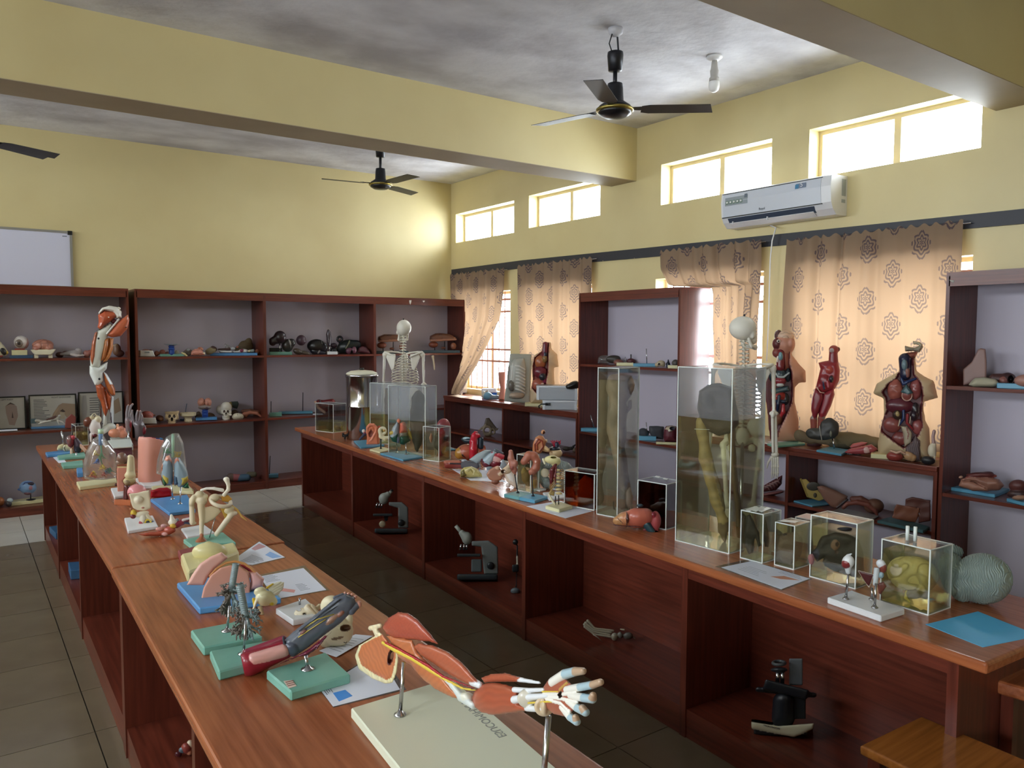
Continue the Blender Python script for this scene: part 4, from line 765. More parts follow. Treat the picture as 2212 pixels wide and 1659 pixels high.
it.sdf('muscle_block', [Pg([(1030, 800), (1130, 770), (1210, 765), (1262, 790), (1262, 865), (1180, 880), (1030, 882)], 36, '#97141f', pil=26)], GLOSS, 40, bumps=[('n', 2.5, 0.07)])
it.board('backing_slab', [(1040, 760), (1060, 800), (1500, 815), (1440, 730)], .018, CREAMB)
it = It('lung_lobe_model', 'pair of coloured lung lobes on rods above a bright blue board', 'model', FD, (1270, 895))
it.board('base_board', [(1030, 893), (1235, 1045), (1520, 1010), (1430, 845)], .018, BLUEB, bev=.003)
it.stand('support_rod', 1272, 897, (1258, 735), 8, CHROME, HD+.018); it.stand('support_rod', 1352, 948, (1360, 765), 8, CHROME, HD+.018)
it.sdf('lung_lobe', [Pg([(1148, 640), (1160, 510), (1195, 435), (1235, 418), (1262, 460), (1275, 560), (1278, 700), (1268, 745), (1185, 755), (1160, 700)], 62, '#8698a2', pil=60), Pg([(1180, 470), (1200, 430), (1238, 416), (1262, 470), (1270, 520), (1240, 490), (1200, 520)], 66, '#d0917c', d=-4, pil=50), Pg([(1152, 620), (1220, 640), (1250, 660), (1240, 735), (1200, 745), (1165, 690)], 70, '#b5a24a', d=-4, pil=50), Pg([(1150, 640), (1190, 690), (1220, 735), (1180, 757), (1162, 720)], 72, '#1f5a38', d=-6, pil=40), Pg([(1145, 560), (1160, 500), (1172, 520), (1160, 620)], 60, '#a8603c', d=6, pil=30)], GLOSS, 60)
it.sdf('lung_lobe', [Pg([(1285, 560), (1290, 470), (1310, 440), (1345, 445), (1390, 510), (1430, 590), (1445, 660), (1420, 720), (1380, 770), (1335, 768), (1300, 720), (1283, 640)], 62, '#8ea2ac', d=-10, pil=60), Pg([(1285, 520), (1295, 460), (1320, 440), (1350, 460), (1365, 520), (1320, 500)], 66, '#cf8a74', d=-14, pil=50), Pg([(1330, 650), (1440, 640), (1440, 690), (1390, 750), (1340, 770), (1355, 700)], 70, '#c4ae4c', d=-14, pil=50), Pg([(1375, 765), (1440, 700), (1452, 780), (1400, 780)], 60, '#24603a', d=-8, pil=30), Pg([(1280, 640), (1330, 640), (1340, 740), (1285, 745)], 64, '#4a6278', d=-14, pil=40)], GLOSS, 60)
it = It('clear_lung_model', 'transparent lungs showing green and yellow airways behind the coloured lobes', 'model', FD, (1270, 800))
it.sdf('clear_shell', [Pg([(1090, 620), (1100, 480), (1140, 330), (1200, 220), (1270, 180), (1340, 180), (1390, 280), (1410, 420), (1425, 560), (1400, 620), (1250, 600), (1160, 640)], 90, '#ffffff', d=70, pil=90)], PLAST, 50)
it.rod('windpipe_tube', (1275, 190, 60), (1275, 440, 60), 16, flat('pale_green_tube', '#9fc7a8', 0.3))
rg = random.Random(5); col6 = [('#3f8f5e', 1215, 380), ('#cfae3a', 1325, 420)]
for cx_, x_, y_ in col6:
    it.tubes('airway_branches', [([(x_, y_+20, 60), (x_+rg.uniform(-40, 40), y_+rg.uniform(-40, 10), 60+rg.uniform(-20, 20)), (x_+rg.uniform(-60, 60), y_+rg.uniform(-50, 30), 60+rg.uniform(-30, 30))], [6, 4, 2]) for _ in range(11)], flat('airway_'+cx_[1:], cx_, 0.4))
it.board('base_board', [(1050, 745), (1110, 800), (1500, 790), (1430, 735)], .016, CREAMB)
it.rod('support_rod', (1300, 770, 60), (1290, 600, 60), 8, CHROME)
it = It('neck_section_model', 'large pink neck cylinder with red and blue vessels in its cut top', 'model', FD, (1010, 740))
it.board('base_board', [(868, 668), (960, 748), (1165, 735), (1130, 640)], .022, WHITEB)
it.sdf('skin_cylinder', [C(1035, 265, 1020, 650, 140, 128, '#d79482', 60, 40), N(C(1040, 140, 1040, 285, 150, 112, '#d98f8a', 60, 60)), N(B(1080, 150, 220, 80, '#d98f8a', hd=260, a=14, d=60))], SATIN, 60)
it.sdf('cut_vessels', [B(1050, 262, 34, 40, '#7e1f30', hd=34, a=10, d=20), B(1100, 272, 26, 40, '#24408c', hd=34, a=14, d=26), B(1140, 270, 18, 40, '#4a86b8', hd=34, a=14, d=50), E(980, 270, 26, 22, '#c7b0b8', d=30), E(1010, 265, 20, 26, '#8a3a48', d=20), E(1040, 300, 100, 26, '#b8626a', rd=90, d=60)], SATIN, 44)
it = It('knee_model', 'cream knee joint bones on a brown stem near the pink dome', 'model', FD, (800, 890))
it.sdf('thigh_bone', [C(810, 440, 800, 620, 26, 34, '#d6c9a0'), E(810, 640, 62, 44, '#d3c598'), C(845, 450, 852, 640, 12, 16, '#d9cda8', 10, 10), E(815, 432, 34, 14, '#ddd2ae')], SATIN, 44, k=12)
it.sdf('shin_bone', [E(800, 700, 66, 42, '#b8a878'), E(845, 665, 24, 40, BONE), E(780, 720, 34, 30, '#8e7a58', d=-30)], SATIN, 40, k=10)
it.sdf('stem', [C(775, 770, 770, 895, 36, 36, '#5a2a28'), E(780, 760, 34, 26, '#3a2020')], GLOSS, 30)
it = It('skin_layer_block', 'upright pinkish block model on a white base beside the clear lung', 'model', FD, (690, 860))
it.board('base_board', [(600, 775), (640, 870), (780, 845), (760, 760)], .016, WHITEB)
it.sdf('block', [Pg([(668, 555), (778, 545), (770, 640), (725, 700), (750, 760), (735, 810), (672, 815)], 44, '#c98470', rn=8), E(655, 740, 14, 20, '#4a2622', d=-20), B(722, 548, 52, 6, '#d8c48e', hd=44)], SATIN, 44)
it.sdf('tissue_lump', [E(720, 450, 60, 66, '#7c5e50', rd=50), E(690, 500, 40, 30, '#9a8274'), E(750, 490, 24, 26, '#3a2a28'), E(700, 410, 36, 18, '#d8a0a0', d=20)], GLOSS, 40, bumps=[('n', 4, 0.05)])
it = It('clear_lung_model', 'transparent cone shaped lung with blue and yellow airways on a cream plinth', 'model', FB, (1000, 1150))
it.board('base_board', [(805, 1075), (838, 1130), (1235, 1080), (1225, 1035)], .022, CREAMB, bev=.003)
it.sdf('clear_shell', [Pg([(880, 1040), (872, 900), (905, 760), (970, 640), (1040, 580), (1090, 585), (1150, 680), (1225, 770), (1232, 900), (1225, 1040), (1100, 1060), (950, 1060)], 110, '#ffffff', d=-6, pil=120)], PLAST, 56)
it.rod('windpipe_tube', (1062, 520, 0), (1062, 690, 0), 22, flat('pale_blue_tube', '#6f9ad0', 0.3)); it.rod('tube_mouth', (1062, 520, 0), (1062, 570, 0), 28, flat('pale_green_mouth', '#b9d4b4', 0.3))
for cx_, x_, y_ in (('#d8b83a', 1000, 770), ('#3565b0', 1030, 860), ('#4c9a6a', 1070, 800), ('#d8b83a', 1080, 920), ('#c84034', 970, 1000), ('#d8b83a', 985, 990), ('#3a5f86', 1130, 960), ('#2f7a64', 1160, 955), ('#b8564a', 1100, 1000)):
    it.tubes('airway_branches', [([(x_, y_-25, 0), (x_+rg.uniform(-30, 30), y_+rg.uniform(-10, 25), rg.uniform(-20, 20)), (x_+rg.uniform(-60, 60), y_+rg.uniform(0, 45), rg.uniform(-50, 50))], [7, 5, 2]) for _ in range(8)], flat('airway_'+cx_[1:], cx_, 0.4))
it.tubes('airway_stem', [([(1062, 680, 0), (1070, 760, 0), (1060, 840, 0), (1080, 900, 0)], [9, 8, 7, 6])], flat('airway_stem_green', '#5a9a78', 0.4))
it = It('leg_model', 'tall standing leg model with orange muscles clamped to a metal rod', 'model', FA, (900, 1390))
it.board('base_board', [(875, 1345), (905, 1405), (1060, 1400), (1035, 1340)], .05, PALEB)
it.stand('support_rod', 806, 1365, (785, 545), 11, CHROME, foot=2.5)
for yy in (558, 880): it.sdf('clamp_knob', [E(785 if yy < 700 else 790, yy, 11, 11, '#17171a', d=-36)], GLOSS, 16)
it.sdf('hip_cap', [Pg([(780, 350), (810, 315), (870, 297), (930, 305), (965, 350), (972, 395), (930, 400), (900, 350), (830, 335), (790, 370)], 52, '#dfdcd2', pil=30), E(945, 320, 18, 14, '#e6e0d0'), E(955, 350, 16, 20, '#e6e0d0')], GLOSS, 44, k=6, bumps=[('n', 2, 0.08)])
it.sdf('hip_muscle', [Pg([(780, 370), (830, 335), (920, 345), (935, 380), (880, 425), (800, 490), (775, 470), (785, 430)], 60, '#b5583a', pil=50), E(865, 388, 6, 5, '#efe8e0', d=-58)], GLOSS, 44, streak=(-55, .25, .06))
it.sdf('buttock_flap', [Pg([(1020, 365), (1032, 410), (1015, 480), (960, 540), (890, 550), (845, 530), (890, 480), (940, 420)], 44, '#bb6040', d=-10, pil=40), C(850, 520, 945, 405, 8, 8, '#dcdad4', -40, -40), E(905, 420, 24, 22, '#5f2026'), E(1005, 468, 8, 4, '#1a1212', d=-50)], GLOSS, 50, streak=(-40, .2, .05))
it.sdf('thigh_sheath', [Pg([(770, 500), (880, 430), (900, 450), (850, 560), (840, 640), (800, 760), (790, 800), (720, 790), (715, 720), (745, 560)], 44, '#cfd0c4', pil=40), L([(770, 500, -30), (860, 440, -40), (900, 425, -40)], 4, '#4a4038')], GLOSS, 50)
it.sdf('thigh_muscle', [Pg([(755, 510), (775, 500), (765, 600), (760, 700), (735, 780), (718, 720), (730, 600)], 34, '#a35530', pil=24, d=-20), Pg([(830, 560), (870, 550), (868, 620), (840, 720), (800, 745), (812, 650)], 50, '#b06a38', pil=40), Pg([(870, 552), (905, 555), (900, 640), (880, 700), (850, 740), (815, 750), (845, 690), (868, 620)], 46, '#c07a44', d=10, pil=34), C(893, 627, 900, 627, 3, 3, '#111111', -38, -38)], GLOSS, 60, streak=(15, .16, .06))
it.sdf('knee_tendon', [Pg([(712, 770), (790, 780), (860, 740), (850, 800), (820, 830), (825, 900), (790, 935), (755, 930), (712, 840)], 44, '#dcdfda', pil=44)], GLOSS, 40)
it.sdf('calf_muscle', [Pg([(820, 820), (850, 840), (890, 900), (918, 960), (918, 1010), (890, 1015), (860, 980), (830, 900)], 44, '#b9683a', d=14, pil=30), Pg([(822, 818), (850, 838), (900, 920), (870, 950), (835, 880)], 38, '#d5dade', d=6, pil=26)], GLOSS, 44, k=6)
it.sdf('shin_muscle', [Pg([(760, 935), (800, 910), (830, 940), (850, 1040), (865, 1120), (840, 1190), (820, 1140), (800, 1060), (775, 1020)], 40, '#a4502f', pil=34), Pg([(830, 910), (860, 980), (890, 1020), (885, 1100), (870, 1140), (850, 1060)], 34, '#b0532f', d=10, pil=24)], GLOSS, 50, streak=(5, .2, .08))
it.sdf('ankle_tendon', [Pg([(885, 1015), (905, 1020), (905, 1240), (880, 1240), (870, 1140)], 26, '#d3dade', d=10, pil=18), Pg([(825, 1150), (850, 1180), (860, 1250), (815, 1270)], 30, '#d8dcd6', pil=20), L([(880, 1150, -20), (886, 1230, -20)], 4, '#3d2030')], GLOSS, 44, k=8)
it.sdf('foot', [E(880, 1262, 44, 32, '#dde0da'), C(860, 1265, 790, 1320, 30, 20, '#d9ddd2', 0, -70)], GLOSS, 36, k=14)
it = It('heart_model', 'peach coloured heart with cut vessels resting on the pale box by the leg', 'model', FB, (1240, 625), z=HD+.052)
it.sdf('heart', [E(1210, 565, 72, 48, '#d08a6c', rd=60), E(1290, 575, 52, 42, '#cf8468', rd=48), E(1265, 520, 30, 30, '#d89076'), E(1305, 530, 22, 24, '#cf8870'), C(1240, 480, 1245, 530, 14, 18, '#dba07c'), C(1285, 500, 1275, 540, 16, 16, '#c06a5c')], SATIN, 50, k=12, bumps=[('g', 2.5, 0.05)])
it = It('specimen_box', 'pale lidded box with dark maroon sides standing behind the clear lung', 'box', FB, (1330, 860))
bb = [(1135, 640), (1190, 712), (1395, 700), (1370, 625)]
it.board('box_body', [(1145, 665), (1200, 720), (1390, 712), (1365, 640)], .085, flat('maroon_box', '#5a2f38', 0.5)); it.board('box_lid', bb, .012, PALEB, z=HD+.085)
it = It('hand_model', 'grey dissected hand pointing up on a rod behind the neck cylinder', 'model', FB, (1350, 700), group=None)
it.stand('support_rod', 1348, 720, (1352, 540), 7, CHROME)
it.sdf('palm', [C(1352, 535, 1350, 440, 26, 34, '#7e6a6c'), E(1355, 430, 38, 50, '#72686c', rd=22), E(1372, 470, 16, 40, '#8a2a36', d=-14)], GLOSS, 40, k=8)
for pp in ([(1335, 420), (1335, 350), (1345, 285), (1352, 275)], [(1355, 410), (1362, 340), (1378, 280), (1395, 262)], [(1372, 420), (1380, 370), (1390, 330)]): it.sdf('finger', [L([(x, y, 0) for x, y in pp], [15, 14, 13, 11][:len(pp)], '#8d8488'), E(pp[-1][0]+2, pp[-1][1]-4, 11, 10, '#c79a86')], GLOSS, 26, k=4)
it = It('hand_model', 'grey dissected hand with spread fingers standing just right of the rod hand', 'model', FB, (1470, 660))
it.board('foot_board', [(1370, 620), (1400, 700), (1460, 690), (1440, 615)], .02, WOODX)
it.sdf('wrist', [C(1470, 640, 1465, 490, 44, 50, '#6a5f62'), E(1460, 470, 62, 40, '#70676b', rd=28), E(1520, 540, 18, 40, '#7a1f2e', d=-20)], GLOSS, 44, k=12)
for pp in ([(1415, 460), (1400, 400), (1393, 350)], [(1440, 440), (1440, 380), (1450, 335)], [(1465, 440), (1475, 390), (1478, 340)], [(1490, 450), (1495, 400), (1492, 370)], [(1505, 480), (1522, 500), (1530, 520)]): it.sdf('finger', [L([(x, y, 0) for x, y in pp], [17, 15, 12], '#83797d'), E(pp[-1][0], pp[-1][1]-6, 11, 11, '#c0a09a')], GLOSS, 26, k=4)
it = It('shoulder_joint_model', 'white and brown shoulder joint with a wire loop behind the clear lung', 'model', FB, (990, 690))
it.sdf('bone_cap', [E(1000, 500, 62, 90, '#e2dcd8', rd=50, a=-10), E(1030, 420, 40, 40, '#d9cfae'), C(960, 580, 960, 650, 18, 12, '#e6e0dc'), C(1010, 560, 1020, 600, 16, 10, '#d8d0c8'), E(1000, 590, 26, 20, '#5c1c28', d=-20)], GLOSS, 50, k=12)
it.sdf('muscle_pad', [E(925, 445, 46, 56, '#6e4030', rd=40, a=30), E(960, 410, 40, 26, '#cfc4a0', a=-30)], GLOSS, 40, k=6)
it.tubes('wire_loop', [([(965, 410, -20), (970, 370, -20), (995, 355, -20), (1020, 380, -20)], 5)], flat('ivory_tube', '#ddd6b8', 0.4)); it.stand('support_rod', 985, 690, (985, 600), 8, CHROME)
it = It('specimen_jar', 'small acrylic box with brown specimen at the back of the left desk', 'jar', FB, (850, 690))
jar(it, (742, 670), (800, 700), (935, 690), 490, 540, FLUID2); du = it.jd
it.sdf('specimen', [E(830, 600, 62, 50, '#6e5a34', rd=40, d=du), E(880, 590, 50, 46, '#7c6436', rd=40, d=du), E(800, 570, 26, 24, '#b8a070', d=du-20), E(890, 570, 20, 20, '#c8ae80', d=du-30)], WET, 40, k=6, bumps=[('n', 3, .05)])
it = It('eye_section_model', 'dark globe with pink tubes and red ball on a sea-green board', 'model', FB, (800, 800))
it.board('base_board', [(603, 800), (615, 825), (905, 805), (890, 760)], .02, GREENB)
it.stand('support_rod', 805, 825, (805, 770), 8, CHROME, foot=2)
it.sdf('dark_globe', [E(818, 720, 42, 62, '#2c2634', rd=40), C(825, 690, 800, 640, 44, 30, '#4a3a48')], GLOSS, 40, k=10)
it.sdf('pale_tube', [C(830, 680, 900, 750, 20, 18, '#dcae98', -20, -30), C(755, 740, 757, 780, 18, 20, '#d8b8a0')], GLOSS, 36)
it.sdf('red_ball', [E(745, 650, 42, 66, '#7e2a30', rd=40), E(770, 610, 22, 24, '#b8404a', d=-24)], GLOSS, 36); it.sdf('clear_cover', [E(725, 640, 34, 50, '#ffffff', rd=40, d=-14)], PLAST, 24)
it = It('joint_model', 'cream hip joint with slanted rod on a blue board at the far desk end', 'model', FB, (620, 790))
it.board('base_board', [(478, 765), (500, 795), (760, 770), (735, 738)], .02, BLUEB)
it.rod('slanted_rod', (672, 700, 0), (648, 540, 0), 8, CHROME)
it.sdf('joint', [E(700, 722, 42, 38, '#d8d0a8'), E(640, 715, 34, 30, '#cfc392'), C(620, 730, 660, 690, 20, 14, '#d6cca4'), L([(690, 690, -36), (676, 720, -40), (690, 755, -34)], 3, '#3a3428')], SATIN, 40, k=8)
it = It('spare_board', 'bare sea-green board with a thin rod beside the clear cone lung', 'board', FB, (760, 910)); it.board('board', [(643, 875), (665, 912), (875, 898), (870, 848)], .022, GREENB)
it = It('spare_board', 'short pale blue board end tucked against the clear cone lung', 'board', FB, (840, 985)); it.board('board', [(805, 930), (815, 985), (875, 980), (868, 925)], .03, BLUEB)
sheet('paper_sheet', 'white paper corner under the sea-green boards at the far desk end', FB, [(560, 820), (620, 880), (700, 870), (640, 800)])
for lb, z_, pts in (('blue board lying in the far open bay of the left desk', .122, [(445, 575), (505, 648), (560, 640), (540, 560)]),): pass
it = It('spare_board', 'blue box board lying in the last open bay under the left desk', 'board', (0, 1000, 4.147), (500, 660), z=.122); it.board('board', [(440, 570), (500, 630), (552, 622), (545, 555)], .05, flat('dim_blue_board', '#2e5a80', .5))
it = It('spare_board', 'blue box board lying in the second open bay under the left desk', 'board', (0, 1000, 4.147), (690, 1030), z=.122); it.board('board', [(610, 890), (632, 965), (745, 955), (740, 880)], .06, flat('dim_blue_board', '#2e5a80', .5))
it = It('painted_bone_pile', 'small coloured organ pieces lying in the near open bay of the left desk', 'model', (60, 940, 2.307), (790, 1600), z=.122)
it.sdf('organ_piece', [E(790, 1560, 26, 28, '#8a4038'), E(810, 1540, 18, 22, '#c9b8a0'), E(770, 1570, 18, 16, '#5a6a72'), E(805, 1580, 16, 16, '#b87a60'), E(750, 1590, 18, 14, '#4a1c24')], GLOSS, 36)
# ------------------------------------------------------------------ middle desk, from the far end
it = It('specimen_jar', 'short acrylic jar with brown lumps beside the steel urn', 'jar', FH, (555, 858)); jar(it, (430, 822), (555, 858), (712, 838), 517, 735, FLUID, lidm=FOG); d0 = it.jd
it.sdf('specimen', [E(512, 775, 46, 52, '#5a4630', rd=30, d=d0), E(610, 810, 36, 30, '#6a5234', rd=26, d=d0), L([(640, 830, d0), (660, 770, d0), (650, 740, d0)], [16, 10, 5], '#a08a3c'), L([(690, 830, d0), (700, 780, d0), (680, 760, d0)], [12, 10, 6], '#a08a3c'), C(560, 735, 700, 735, 5, 5, '#c7c9c4', d0, d0)], WET, 44, bumps=[('n', 3, .06)])
it = It('water_urn', 'tall polished steel drum with cream lid and a small tap', 'urn', FH, (900, 925)); c0 = it.pt(900, 925); R0 = 186*it.u; zz = lambda y: it.pt(900, y).z
MB().lathe([(R0*.97, 0), (R0, 0.006), (R0, zz(535)-.004), (R0*1.015, zz(535)), (R0, zz(535)+.004), (R0, zz(190)), (R0*1.02, zz(185))], c0, 48).build('drum', STEEL, it.root, True)
MB().lathe([(R0*1.045, 0), (R0*1.05, 0.02), (R0*1.0, 0.026)], c0+Vector((0, 0, zz(190))), 48).build('rim', CHROME, it.root, True)
MB().lathe([(R0*1.0, 0), (R0*.96, 0.014), (R0*.7, 0.03), (R0*.2, 0.038), (0.002, 0.039)], c0+Vector((0, 0, zz(190)+.024)), 48).build('cover', flat('cream_lid', '#d8d4bd', .4), it.root, True)
k = MB().lathe([(0.018, 0), (0.022, .012), (0.02, .02)], c0+Vector((0, 0, zz(190)+.06)), 16).build('knob', BLACK, it.root, True)
t_ = it.pt(712, 890, -40); m = MB(); m.tube([t_+Vector((.03, .02, 0)), t_+Vector((-.035, -.01, 0))], .012, 12); m.tube([t_+Vector((-.03, -.01, .0)), t_+Vector((-.03, -.01, .025))], .009, 10); m.tube([t_+Vector((-.015, -.005, 0)), t_+Vector((-.015, -.005, -.03))], .008, 10); m.build('tap', DKMET, it.root, True)
for lb, Lc, Mc, Rc, tp, lv, sp in (('tall fogged jar with a brown strip left of its twin', (1105, 955), (1318, 1005), (1470, 975), 272, 645, 0), ('tall fogged jar with a long dark pointed organ', (1432, 1068), (1655, 1158), (1790, 1126), 305, 725, 1)):
    it = It('specimen_jar', lb, 'jar', FH, Mc); jar(it, Lc, Mc, Rc, tp, lv, FLUID if not sp else FLUID2, FLUID if not sp else FLUID2, FOG); d0 = it.jd
    if sp: it.sdf('specimen', [Pg([(1490, 430), (1530, 350), (1590, 330), (1640, 400), (1650, 600), (1640, 850), (1610, 1010), (1560, 1110), (1520, 1060), (1480, 900), (1460, 700)], 50, '#3a332e', d=d0, pil=50), Pg([(1500, 800), (1620, 800), (1600, 980), (1560, 1105), (1510, 1040)], 54, '#46413c', d=d0, pil=40)], WET, 60, bumps=[('n', 6, .03)], streak=(80, .1, .12))
    else: it.sdf('specimen', [Pg([(1175, 330), (1240, 320), (1250, 480), (1225, 600), (1220, 780), (1190, 880), (1170, 700), (1160, 480)], 24, '#5c4a3a', d=d0, pil=24), E(1280, 900, 26, 60, '#8a7a50', rd=20, d=d0)], WET, 60, bumps=[('n', 4, .04)])
it = It('ear_model', 'large orange ear model on a pale blue board', 'model', FH, (1010, 1010))
it.board('base_board', [(797, 950), (880, 1030), (1165, 1000), (1010, 935)], .014, LBLUE)
it.sdf('ear', [Pg([(948, 1000), (955, 905), (942, 840), (950, 775), (985, 742), (1040, 744), (1088, 790), (1092, 850), (1080, 900), (1090, 1000)], 28, '#cf7350', rn=14), Pg([(1040, 1000), (1080, 860), (1110, 890), (1105, 998)], 34, '#c06a4a', d=20, rn=8), L([(962, 860, -26), (958, 800, -28), (985, 765, -30), (1035, 762, -30), (1068, 800, -28), (1060, 850, -26), (1035, 895, -26), (1015, 935, -24), (985, 960, -22)], [12, 13, 14, 15, 14, 12, 10, 10, 8], '#d98262'), L([(985, 850, -26), (990, 810, -28), (1020, 800, -28), (1035, 830, -26), (1010, 880, -24)], [8, 9, 9, 8, 6], '#d27a58'), N(E(1000, 868, 22, 40, '#8a4434', rd=22, d=-30, a=12)), E(1100, 790, 22, 20, '#b8523a', d=10)], SATIN, 64, k=8)
it.sdf('ear_canal', [L([(955, 865, 0), (920, 880, -10), (870, 935, -20)], [16, 18, 14], '#3c3c52'), E(930, 865, 24, 20, '#7a2a34'), E(915, 835, 20, 22, '#dcd5cc', d=10)], GLOSS, 36)
it = It('inner_ear_model', 'cream snail shaped inner ear model on a small white block', 'model', FH, (1115, 1050))
it.board('base_board', [(985, 1052), (1110, 1085), (1245, 1050), (1120, 1020)], .014, CREAMB)
it.stand('support_rod', 1120, 1048, (1122, 930), 8, DKMET, HD+.014, foot=1.5)
it.sdf('labyrinth', [T(1140, 835, 36, 18, '#d6cfae'), L([(1110, 830, 0), (1120, 900, 0), (1170, 925, 0), (1230, 910, 0), (1290, 935, 0)], [20, 24, 26, 20, 14], '#d6cfae'), T(1285, 1010, 42, 10, '#ddd6bc', a=20, tilt=25), T(1265, 990, 40, 9, '#d2c9a4', tilt=60), E(1160, 830, 14, 14, '#c09a5c', d=-14), C(1290, 935, 1320, 1010, 12, 10, '#d8d0b4')], SATIN, 60, k=8)
it = It('lung_lobe_model', 'fan shaped green, pink and grey lung lobes on two rods, pale blue board', 'model', FH, (1370, 1125))
it.board('base_board', [(1112, 1098), (1385, 1178), (1622, 1140), (1410, 1066)], .014, LBLUE)
it.stand('support_rod', 1312, 1095, (1310, 970), 7, CHROME, HD+.014); it.stand('support_rod', 1425, 1118, (1420, 985), 7, CHROME, HD+.014)
it.sdf('lung_lobe', [Pg([(1228, 900), (1262, 790), (1318, 720), (1345, 770), (1335, 900), (1330, 985), (1260, 960)], 44, '#8e979c', pil=40), E(1335, 715, 24, 30, '#cf7a5c'), Pg([(1228, 905), (1290, 870), (1332, 850), (1330, 985), (1255, 960)], 46, '#1f4a38', pil=34, d=-3), E(1262, 860, 40, 28, '#b59a3c', d=-14), E(1325, 940, 20, 44, '#6d6c7c', d=-24)], GLOSS, 50, k=4)
it.sdf('lung_lobe', [Pg([(1345, 740), (1390, 725), (1430, 780), (1435, 850), (1340, 870)], 48, '#c9654e', pil=40), E(1388, 758, 36, 34, '#d98a70', d=-10), Pg([(1345, 900), (1440, 880), (1482, 950), (1400, 1005), (1345, 990)], 46, '#1f4a38', pil=34), Pg([(1345, 850), (1440, 850), (1445, 905), (1345, 905)], 46, '#8c8476', pil=30), Pg([(1440, 790), (1480, 830), (1520, 930), (1490, 945), (1440, 880)], 30, '#a89040', pil=24, d=14), E(1465, 830, 26, 40, '#8fa0aa', d=16)], GLOSS, 50, k=4)
it = It('specimen_jar', 'small clear jar with a dark preserved heart near the red heart model', 'jar', FH, (1815, 1205)); jar(it, (1678, 1170), (1815, 1205), (1955, 1178), 795, 870, FLUID2, FLUID2, ACRYL); d0 = it.jd
it.sdf('specimen', [E(1830, 970, 78, 110, '#4e4840', rd=50, d=d0), E(1850, 1080, 44, 60, '#3f3a34', rd=36, d=d0), E(1800, 900, 40, 34, '#5e574c', rd=30, d=d0), E(1722, 920, 20, 70, '#c08a78', rd=26, d=d0)], WET, 50, k=14, bumps=[('n', 6, .05)])
it = It('organ_dome', 'dark pink rounded organ cap behind the small heart jar', 'model', FH, (1870, 1030))
it.board('base_board', [(1780, 1040), (1860, 1065), (2015, 1050), (1940, 1020)], .012, LBLUE)
it.sdf('organ', [E(1870, 790, 84, 105, '#9c4a50', rd=70, d=20), E(1870, 920, 70, 130, '#8a3c44', rd=60, d=20)], GLOSS, 40, k=20)
it = It('heart_model', 'large heart model with a red aorta and dark blue vessels', 'model', FI, (420, 512))
it.sdf('heart', [E(380, 420, 125, 95, '#b0604a', rd=95), E(520, 420, 80, 90, '#a85844', rd=80), E(290, 440, 58, 70, '#b8863c', rd=50, d=-30), L([(300, 380, -60), (330, 460, -80), (370, 505, -70)], 5, '#33261f')], GLOSS, 54, k=20, bumps=[('n', 3, .03)])
it.sdf('aorta', [L([(450, 490, -90), (455, 400, -96), (455, 300, -80), (470, 230, -60), (510, 230, -40)], [42, 46, 44, 38, 30], '#b41c30'), C(470, 230, 478, 185, 18, 15, '#b41c30', -60, -60), C(495, 215, 500, 180, 12, 10, '#c05a60', -45, -45)], GLOSS, 50, k=10)
it.sdf('pulmonary_vessel', [C(540, 370, 545, 268, 36, 34, '#1d2f3c', -40, -40), N(C(545, 275, 546, 240, 22, 24, '#0e161c', -40, -40)), L([(420, 290, -20), (370, 290, -10), (330, 270, 0)], [30, 28, 20], '#20343c'), E(375, 258, 46, 16, '#a9c4cc', d=-12), E(585, 380, 20, 40, '#b8664c')], GLOSS, 50)
it = It('foot_model', 'dissected foot lying on its side in front of the heart model', 'model', FI, (320, 635))
it.sdf('foot', [C(140, 575, 300, 575, 46, 44, '#8e4038'), C(120, 545, 280, 540, 24, 20, '#b06a56', -20, -20), Pg([(280, 545), (360, 520), (440, 530), (520, 540), (540, 600), (480, 640), (330, 620), (280, 605)], 44, '#5c5a60', pil=34), E(345, 525, 34, 18, '#9aa0a8', d=-10), C(180, 560, 300, 565, 8, 8, '#3a2c30', -44, -44), N(E(98, 578, 14, 40, '#7a2a2c', rd=40))], GLOSS, 54, k=6)
for i, (x, y) in enumerate(((505, 525), (530, 555), (538, 580), (540, 605), (532, 628))): it.sdf('toe', [E(x, y, 17-i, 13, '#7a7470', d=-30), E(x+10, y, 8, 8, '#c9a898', d=-34)], GLOSS, 18, k=3)
sheet('paper_sheet', 'white paper lying under the dissected foot and brain slice', FI, [(200, 625), (420, 760), (850, 780), (640, 640)])
it = It('brain_slice_model', 'olive cream half brain slice lying at the desk edge', 'model', FI, (430, 732))
it.sdf('brain', [Pg([(298, 725), (300, 650), (345, 605), (430, 592), (500, 620), (555, 680), (565, 720), (440, 728)], 60, '#b7ab6c', pil=55), Pg([(300, 720), (308, 655), (345, 625), (365, 670), (390, 700), (330, 725)], 40, '#6a6038', d=-30, pil=30), L([(370, 640, -56), (430, 610, -60), (470, 650, -58), (455, 690, -54)], 6, '#d6cfa0'), L([(385, 660, -56), (425, 635, -60), (445, 665, -58)], 5, '#8a7c44'), L([(480, 690, -50), (520, 680, -46), (530, 705, -44)], 5, '#8a7c44')], GLOSS, 54, k=4, floor=True)
it = It('larynx_model', 'pale grey and dark red throat model behind the dissected foot', 'model', FI, (620, 640))
